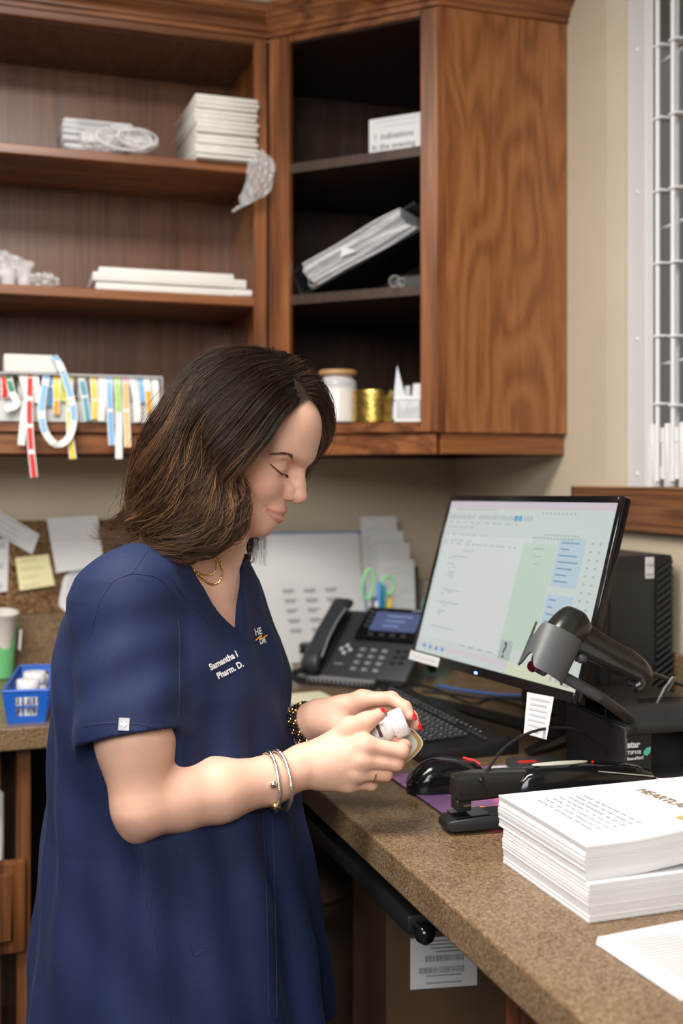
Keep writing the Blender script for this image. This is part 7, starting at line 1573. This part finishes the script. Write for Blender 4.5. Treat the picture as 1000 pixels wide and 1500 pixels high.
bb.build('bead_bracelet', GLOSS, person, 60, rel=True, kind='stuff'); bg_.build('gold_beads', GOLD, person, 60, rel=True, kind='stuff')
MB().ring(tuple((rR[0] * 0.42 + rR[1] * 0.58)), rR[1] - rR[0], 0.0108, 0.0013, 28, 8).build('finger_ring', GOLD, person, 60, rel=True)

# ---- the bottle in her hands
b0 = np.array((-0.7833, -1.4343, 1.0449)); b1p = np.array((-0.7297, -1.4524, 1.0690)); bd_ = b1p - b0; bl_ = np.linalg.norm(bd_); Mz = Matrix.Translation(tuple(b0 - np.array(PB0) * 0)) @ Vector(tuple(bd_ / bl_)).to_track_quat('Z', 'Y').to_matrix().to_4x4()
bot = thing('pill_bottle', 'white pill bottle with a ribbed cap and peeling label held in both hands', 'bottle', tuple(b0))
Mq = Vector(tuple(bd_ / bl_)).to_track_quat('Z', 'Y').to_matrix().to_4x4()
rb_ = 0.0180; hb_ = bl_ - 0.021
MB().lathe([(rb_ * 0.9, 0), (rb_, 0.002), (rb_, hb_ - 0.012), (rb_ * 0.93, hb_ - 0.006), (rb_ * 0.80, hb_ - 0.003), (rb_ * 0.80, hb_ + 0.001), (0, hb_ + 0.001)], 36, M=Mq).build('body', PILLW, bot, 40)
MB().lathe([(0, hb_ + 0.0013), (rb_ * 1.04, hb_ + 0.0013), (rb_ * 1.06, hb_ + 0.003), (rb_ * 1.04, bl_ - 0.002), (rb_ * 0.96, bl_), (0, bl_)], 40, M=Mq).build('cap', WHITE, bot, 40)
rbm = MB()
for i in range(44):
    q = i / 44 * 2 * math.pi; rbm.box((rb_ * 1.03, -0.0007, hb_ + 0.004), (rb_ * 1.085, 0.0007, bl_ - 0.003), M=Mq @ Matrix.Rotation(q, 4, 'Z'))
rbm.build('cap_ribs', WHITE, bot, kind='stuff')
def cyl_patch(q0, q1, z0, z1, r, name, m, n=10, parent=bot, kind=None):
    g_ = np.array([[Mq @ Vector((r * math.cos(q), r * math.sin(q), z)) for z in (z0, z1)] for q in np.linspace(q0, q1, n)]); return MB().grid(g_).build(name, m, parent, 60, kind=kind)
qc = None
for q in np.linspace(0, 2 * math.pi, 73):       # side of the bottle turned to the room
    v_ = (Mq.to_3x3() @ Vector((math.cos(q), math.sin(q), 0))); sc1 = v_.dot(Vector(tuple(-fw + 0.25 * up)))
    if qc is None or sc1 > qc[0]: qc = (sc1, q)
qc = qc[1]
cyl_patch(qc - 2.4, qc + 2.4, 0.003, hb_ - 0.013, rb_ + 0.0004, 'label', PAPER, 30)
BRN = mat('maroon_print', (0.10, 0.025, 0.025), 0.6)
cyl_patch(qc - 0.75, qc + 0.5, hb_ - 0.019, hb_ - 0.0145, rb_ + 0.0008, 'label_band', BRN)
for k in range(6): cyl_patch(qc - 0.75, qc + 0.15 + 0.1 * (k % 3), hb_ - 0.0225 - k * 0.0024, hb_ - 0.0214 - k * 0.0024, rb_ + 0.0008, 'label_print', INK if k != 4 else BRN)
flap = []
F0 = [np.array(p) for p in ((-0.7259, -1.4378, 1.0535), (-0.7114, -1.4322, 1.0513), (-0.6961, -1.4321, 1.0322), (-0.7049, -1.4312, 1.0166), (-0.7215, -1.4319, 1.0059), (-0.7392, -1.4334, 1.0002))]
F1 = [np.array(p) for p in ((-0.7418, -1.4272, 1.0374), (-0.7277, -1.4246, 1.0367), (-0.7239, -1.4227, 1.0275), (-0.7292, -1.4209, 1.0180), (-0.7382, -1.4231, 1.0117), (-0.7479, -1.4273, 1.0078))]
o1, o2 = spline(F0, 24), spline(F1, 24)
MB().grid(np.array([[a * (1 - t) + b * t - fw * 0.003 * math.sin(math.pi * t) for t in np.linspace(0.26, 1, 6)] for a, b in zip(o1, o2)]), thick=0.0007).build('label_flap', mat('silver_paper', (0.62, 0.63, 0.62), 0.4), bot, 60, rel=True)
MB().grid(np.array([[a * (1 - t) + b * t - fw * 0.003 * math.sin(math.pi * t) for t in (0.06, 0.15, 0.26)] for a, b in zip(o1[6:], o2[6:])]), thick=0.0008).build('flap_gold_edge', mat('gold_paper', (0.50, 0.33, 0.10), 0.35, metal=0.3), bot, 60, rel=True)
MB().grid(np.array([[a * (1 - t) + b * t - fw * 0.003 * math.sin(math.pi * t) for t in (0.0, 0.06)] for a, b in zip(o1, o2)]), thick=0.0008).build('flap_rim', PAPERW, bot, 60, rel=True)
